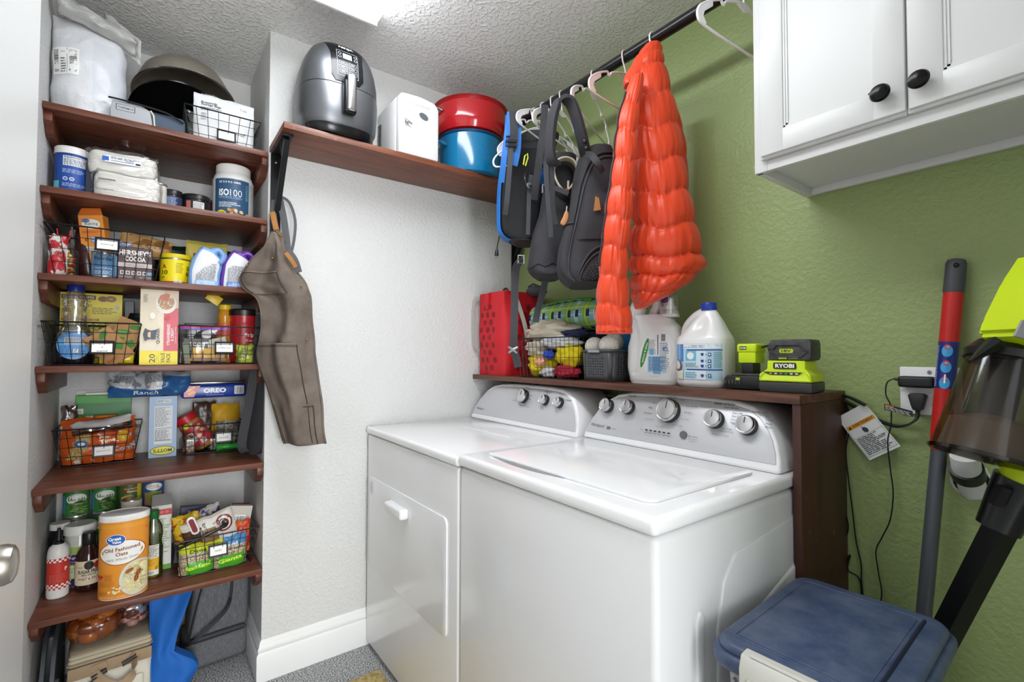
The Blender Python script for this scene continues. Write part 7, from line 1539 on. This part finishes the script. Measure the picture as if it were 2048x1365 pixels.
for nm, pts in (('thin black cord hanging nearest the wooden panel', [(1.495, -0.008, 1.113), (1.509, -0.008, 1.056), (1.5, -0.008, 0.958), (1.487, -0.008, 0.872), (1.5, -0.008, 0.792), (1.507, -0.008, 0.738), (1.487, -0.008, 0.677), (1.496, -0.008, 0.639), (1.511, -0.008, 0.671), (1.505, -0.008, 0.628), (1.535, -0.008, 0.602), (1.53, -.008, .45)]),
                ('thin black cord hanging between the wooden panel and the loose one', [(1.5, -0.014, 1.116), (1.518, -0.014, 1.043), (1.507, -0.014, 0.959), (1.512, -0.014, 0.878), (1.52, -0.014, 0.798), (1.527, -0.014, 0.719), (1.538, -0.014, 0.655), (1.539, -0.014, 0.602), (1.55, -.014, .45)])):
    g = G(); g.tube(spline(pts, 6), .0019, LIDK, 8); tag(g.build('extension_lead', None), nm, 'cord')

# ================================================================ mop, vacuum, pipe
REDP = mat('red_pole', '#c02420', .35); GRP = mat('grey_pole', '#56595e', .35, .2); GRH = mat('grey_grip', '#47494d', .5)
t = T('mop_pole', 'telescopic mop pole, red above and grey below, leaning on the green wall', 'mop', (1.655, -.30, .002))
top, bot = Vector((1.746, -.022, 1.452)), Vector((1.660, -.24, .012))
bot = Vector((1.640, -.115, .012))
g = gw(t); ax = (top-bot); q = lambda s_: bot+ax*s_
g.tube([q(.0), q(.690)], .0155, GRP, 20); g.build('lower_tube', t)
g = gw(t); g.tube([q(.684), q(.690), q(.9445)], [.0175, .019, .019], REDP, 22); g.build('upper_tube', t)
g = gw(t); g.tube([q(.944), q(.9455), q(.992), q(.998), q(1.0)], [.0195, .020, .0195, .017, .010], GRH, 22); g.ball(tuple(q(.988)+Vector((.004, -.0185, 0))), .006, LIDK, 10); g.build('grip', t)
g = gw(t); g.tube([q(.785), q(.862)], .0194, flat('#1f2f78', .3), 24)
lb = Lab(); L_ = ax.length; 
for i in range(3): lb.ell(.012, .010+i*.038, .010, .014, '#3fa0d8', 18, 2); lb.ell(.012, .020+i*.038, .006, .006, '#c8323a', 12, 1); lb.text(str(i+1), .012, .020+i*.038, .003, '#f4f4f4')
lb.text('Telescopique', -.016, .050, .075, '#e6e8ee', rot=pi/2, h=.006, bold=.02); lb.lines(-.009, .0, -.003, .10, 24, '#b9c4e0')
az = ax.normalized(); xr = Vector((1, 0, 0))-az*az.x; xr.normalize(); yr = az.cross(xr)
lb.put(g, lambda u, v, h: q(.787)+az*v+xr*((.0194+h)*sin(u/.0194-.5))-yr*((.0194+h)*cos(u/.0194-.5))); g.build('sticker', t)

PIPEW = mat('white_pipe', '#dcdcda', .3)
g = G(); rnd = random.Random(4)
pts = [(1.760+.036*cos(a)*(1+.12*rnd.random()), .925+.042*sin(a)*(1+.12*rnd.random())) for a in [2*pi*i/22 for i in range(22)]]
g.prism(pts, 1, -.0022, -.0004, mat('torn_plaster', '#c9c8c2', .9, bump=(150, 1., 3)))
g.prism([(1.760+(p[0]-1.760)*.86, .925+(p[1]-.925)*.86) for p in pts], 1, -.0030, -.0010, mat('hole_shade', '#0c0c0c', .9)); struct(g.build('wall_hole'))  # black patch laid on the wall, painted shade for the inside of the hole
t = T('drain_pipe', 'short white pipe with a black collar coming out of a torn hole in the wall', 'pipe', (1.762, -.003, .94))
g = G(); g.tube([(0, .0, -.035), (0, -.030, -.005), (.002, -.075, .030), (.002, -.085, .055)], .026, PIPEW, 28); g.build('pipe_body', t)
g = G(); g.tube([(0, -.042, .005), (.001, -.070, .027)], .031, BATK, 28); g.build('collar', t)

VB = mat('vacuum_black', '#0d0e10', .28); VS = film('smoky_clear', .03, '#b5ada3', .10, .30); VD = mat('vacuum_dust', '#9a8f82', .95, bump=(160, 1., 3)); VG = mat('vacuum_grey', '#5c5e61', .4)
t = T('stick_vacuum', 'cordless stick vacuum, lime green and black, with a smoky dust bin at the right edge', 'vacuum cleaner', (1.70, -.05, .002))
g = gw(t); pa, pb = Vector((1.748, -0.184, 0.634)), Vector((1.849, -0.228, 0.914)); base = pa+(pa-pb)*2.2; base = pa+(pa-pb)*((pa.z-.03)/(pb.z-pa.z))
g.tube([base, pa, pb], .026, VB, 4, up=tuple(TOWARD)); g.build('tube', t)
g = gw(t); g.tube([Vector((1.838, -0.25, 0.889)), Vector((1.857, -0.243, 0.948)), Vector((1.871, -0.243, 0.988))], [.033, .037, .040], VB, 20, up=tuple(TOWARD)); p = Vector((1.841, -0.29, 0.943)); g.tube([p, p+Vector((.012, 0, .035))], .012, VB, 4); g.build('neck', t)
g = gw(t); b0, b1 = Vector((1.833, -0.322, 1.029)), Vector((1.862, -0.274, 1.212)); g.tube([b0, b0+(b1-b0)*.06, b1], [.0800, .0790, .0600], VS, 40); g.tube([b0+(b1-b0)*.01, b0+(b1-b0)*.04], .0835, VS, 40); g.build('dust_bin', t)
g = gw(t); g.tube([b0+(b1-b0)*.03, b0+(b1-b0)*.05, b0+(b1-b0)*.35, b0+(b1-b0)*.46], [.02, .070, .062, .010], VD, 30); g.build('dust', t)
g = gw(t); g.tube([b0+(b1-b0)*.1, b0+(b1-b0)*.98], .026, VG, 24); g.build('filter', t)
g = gw(t); g.tube([b1-(b1-b0)*.02, b1+(b1-b0)*.05, b1+(b1-b0)*.16, b1+(b1-b0)*.2], [.065, .067, .050, .034], VB, 32)
g.build('bin_lid', t); g = gw(t); g.tube([Vector((1.865, -0.25, 0.965)), Vector((1.876, -0.238, 1.007)), Vector((1.894, -0.192, 1.07))], [.030, .036, .036], LIME, 20, up=tuple(TOWARD)); g.build('hinge_joint', t); g = gw(t)
h0_, h1_ = Vector((1.827, -0.388, 1.211)), Vector((1.852, -0.355, 1.241)); g.tube([h0_, h0_.lerp(h1_, .5), h1_], [.004, .016, .026], VB, 8, flat=.5); g.build('release_latch', t)
g = gw(t); LM = [Vector((1.862, -0.343, 1.261)), Vector((1.876, -0.323, 1.241)), Vector((1.919, -0.265, 1.215)), Vector((1.927, -0.26, 1.358)), Vector((1.912, -0.283, 1.411)), Vector((1.89, -0.311, 1.358)), Vector((1.868, -0.337, 1.288))]
bm = bmesh.new(); A = [bm.verts.new(p+TOWARD*.05) for p in LM]; B_ = [bm.verts.new(p-TOWARD*.05) for p in LM]; bm.faces.new(A); bm.faces.new(B_[::-1])
for i in range(7): bm.faces.new((A[i], B_[i], B_[(i+1) % 7], A[(i+1) % 7]))
bmesh.ops.recalc_face_normals(bm, faces=bm.faces[:]); bmesh.ops.bevel(bm, geom=bm.edges[:], offset=.008, segments=2, affect='EDGES'); g.frombm(bm, LIME); g.build('motor_housing', t)
g = gw(t); q4 = [Vector((1.886, -0.399, 1.255)), Vector((1.895, -0.389, 1.282)), Vector((1.914, -0.363, 1.282)), Vector((1.916, -0.359, 1.24))]
g.add(q4+[p-TOWARD*.004 for p in q4], [[0, 1, 2, 3], [7, 6, 5, 4], [0, 4, 5, 1], [1, 5, 6, 2], [2, 6, 7, 3], [3, 7, 4, 0]], mat('clear_window', '#a9acb0', .15, .3)); g.build('side_window', t)
g = gw(t); g.tube([base+Vector((0, -.12, .003)), base+Vector((0, .05, .003))], .030, VB, 16); g.build('floor_head', t)

# ================================================================ storage bins and mat
NAVY = mat('navy_plastic', '#2a3d60', .42, coat=.1, var=('#56627a', 20, .30, .72), bump=(90, .12, 3)); MILK = mat('milky_bin_plastic', '#b9bbb9', .4, trans=.25); LATCH = mat('latch_plastic', '#cfcdc4', .35)
t = T('storage_bin', 'clear storage bin with a dusty navy lid and white latch in front of the mop', 'storage bin', (1.655, -.522, .482), .04)
g = G(); g.prism(rrect(-.122, .122, -.185, .185, .03), 2, .001, .185, MILK, .006)
for v in g.v:
    if v.z < .05: v.x *= .93; v.y *= .95
for x in (-.10, -.085): g.box(x-.003, x+.003, -.190, -.180, .03, .16, MILK, .002)
g.build('body', t)
g = G(); g.prism(rrect(-.146, .146, -.210, .216, .045, 8), 2, .180, .208, NAVY, .009, 3); g.prism(rrect(-.136, .136, -.200, .206, .040, 8), 2, .200, .224, NAVY, .011, 3)
g.prism(rrect(-.105, .090, -.160, .165, .006), 2, .2230, .2255, NAVY, .0012); 
g.tube([(.100, -.165, .2245), (.100, .168, .2245)], .003, mat('groove_navy', '#141d33', .6), 6)
g.tube([(x, y, .2235) for x, y in rrect(-.1105, .0955, -.166, .171, .008, 3)], .0022, NAVY, 6, True); g.build('lid', t)
g = G(); g.prism([(-.02, .13), (-.214, .130), (-.222, .140), (-.222, .205), (-.214, .226), (-.190, .228)][1:]+[(-.190, .222), (-.206, .216), (-.208, .14)], 0, -.075, .075, LATCH, .003, 2); g.box(-.062, .062, -.2245, -.219, .145, .195, LATCH, .004); g.box(-.060, .060, -.214, -.204, .2265, .2305, LATCH, .0015); g.build('latch', t)
t = T('storage_bin', 'lower navy lidded bin under the clear storage bin, beside the washer', 'storage bin', (1.640, -.545, .001), .04)
g = G(); g.prism(rrect(-.130, .150, -.215, .235, .03), 2, 0, .43, MILK, .008); g.build('body', t)
g = G(); g.prism(rrect(-.148, .165, -.238, .25, .04), 2, .425, .4685, NAVY, .010, 3); g.build('lid', t)
g = G(); RUB = mat('tan_mat', '#c2ad72', .8, var=('#a08a52', 60, .45, .52), bump=(70, .6, 1)); g.box(.210, 1.2, -1.42, -.838, .0005, .008, RUB, .003); tag(g.build('floor_mat', None), 'tan textured mat on the carpet in front of the dryer', 'mat')
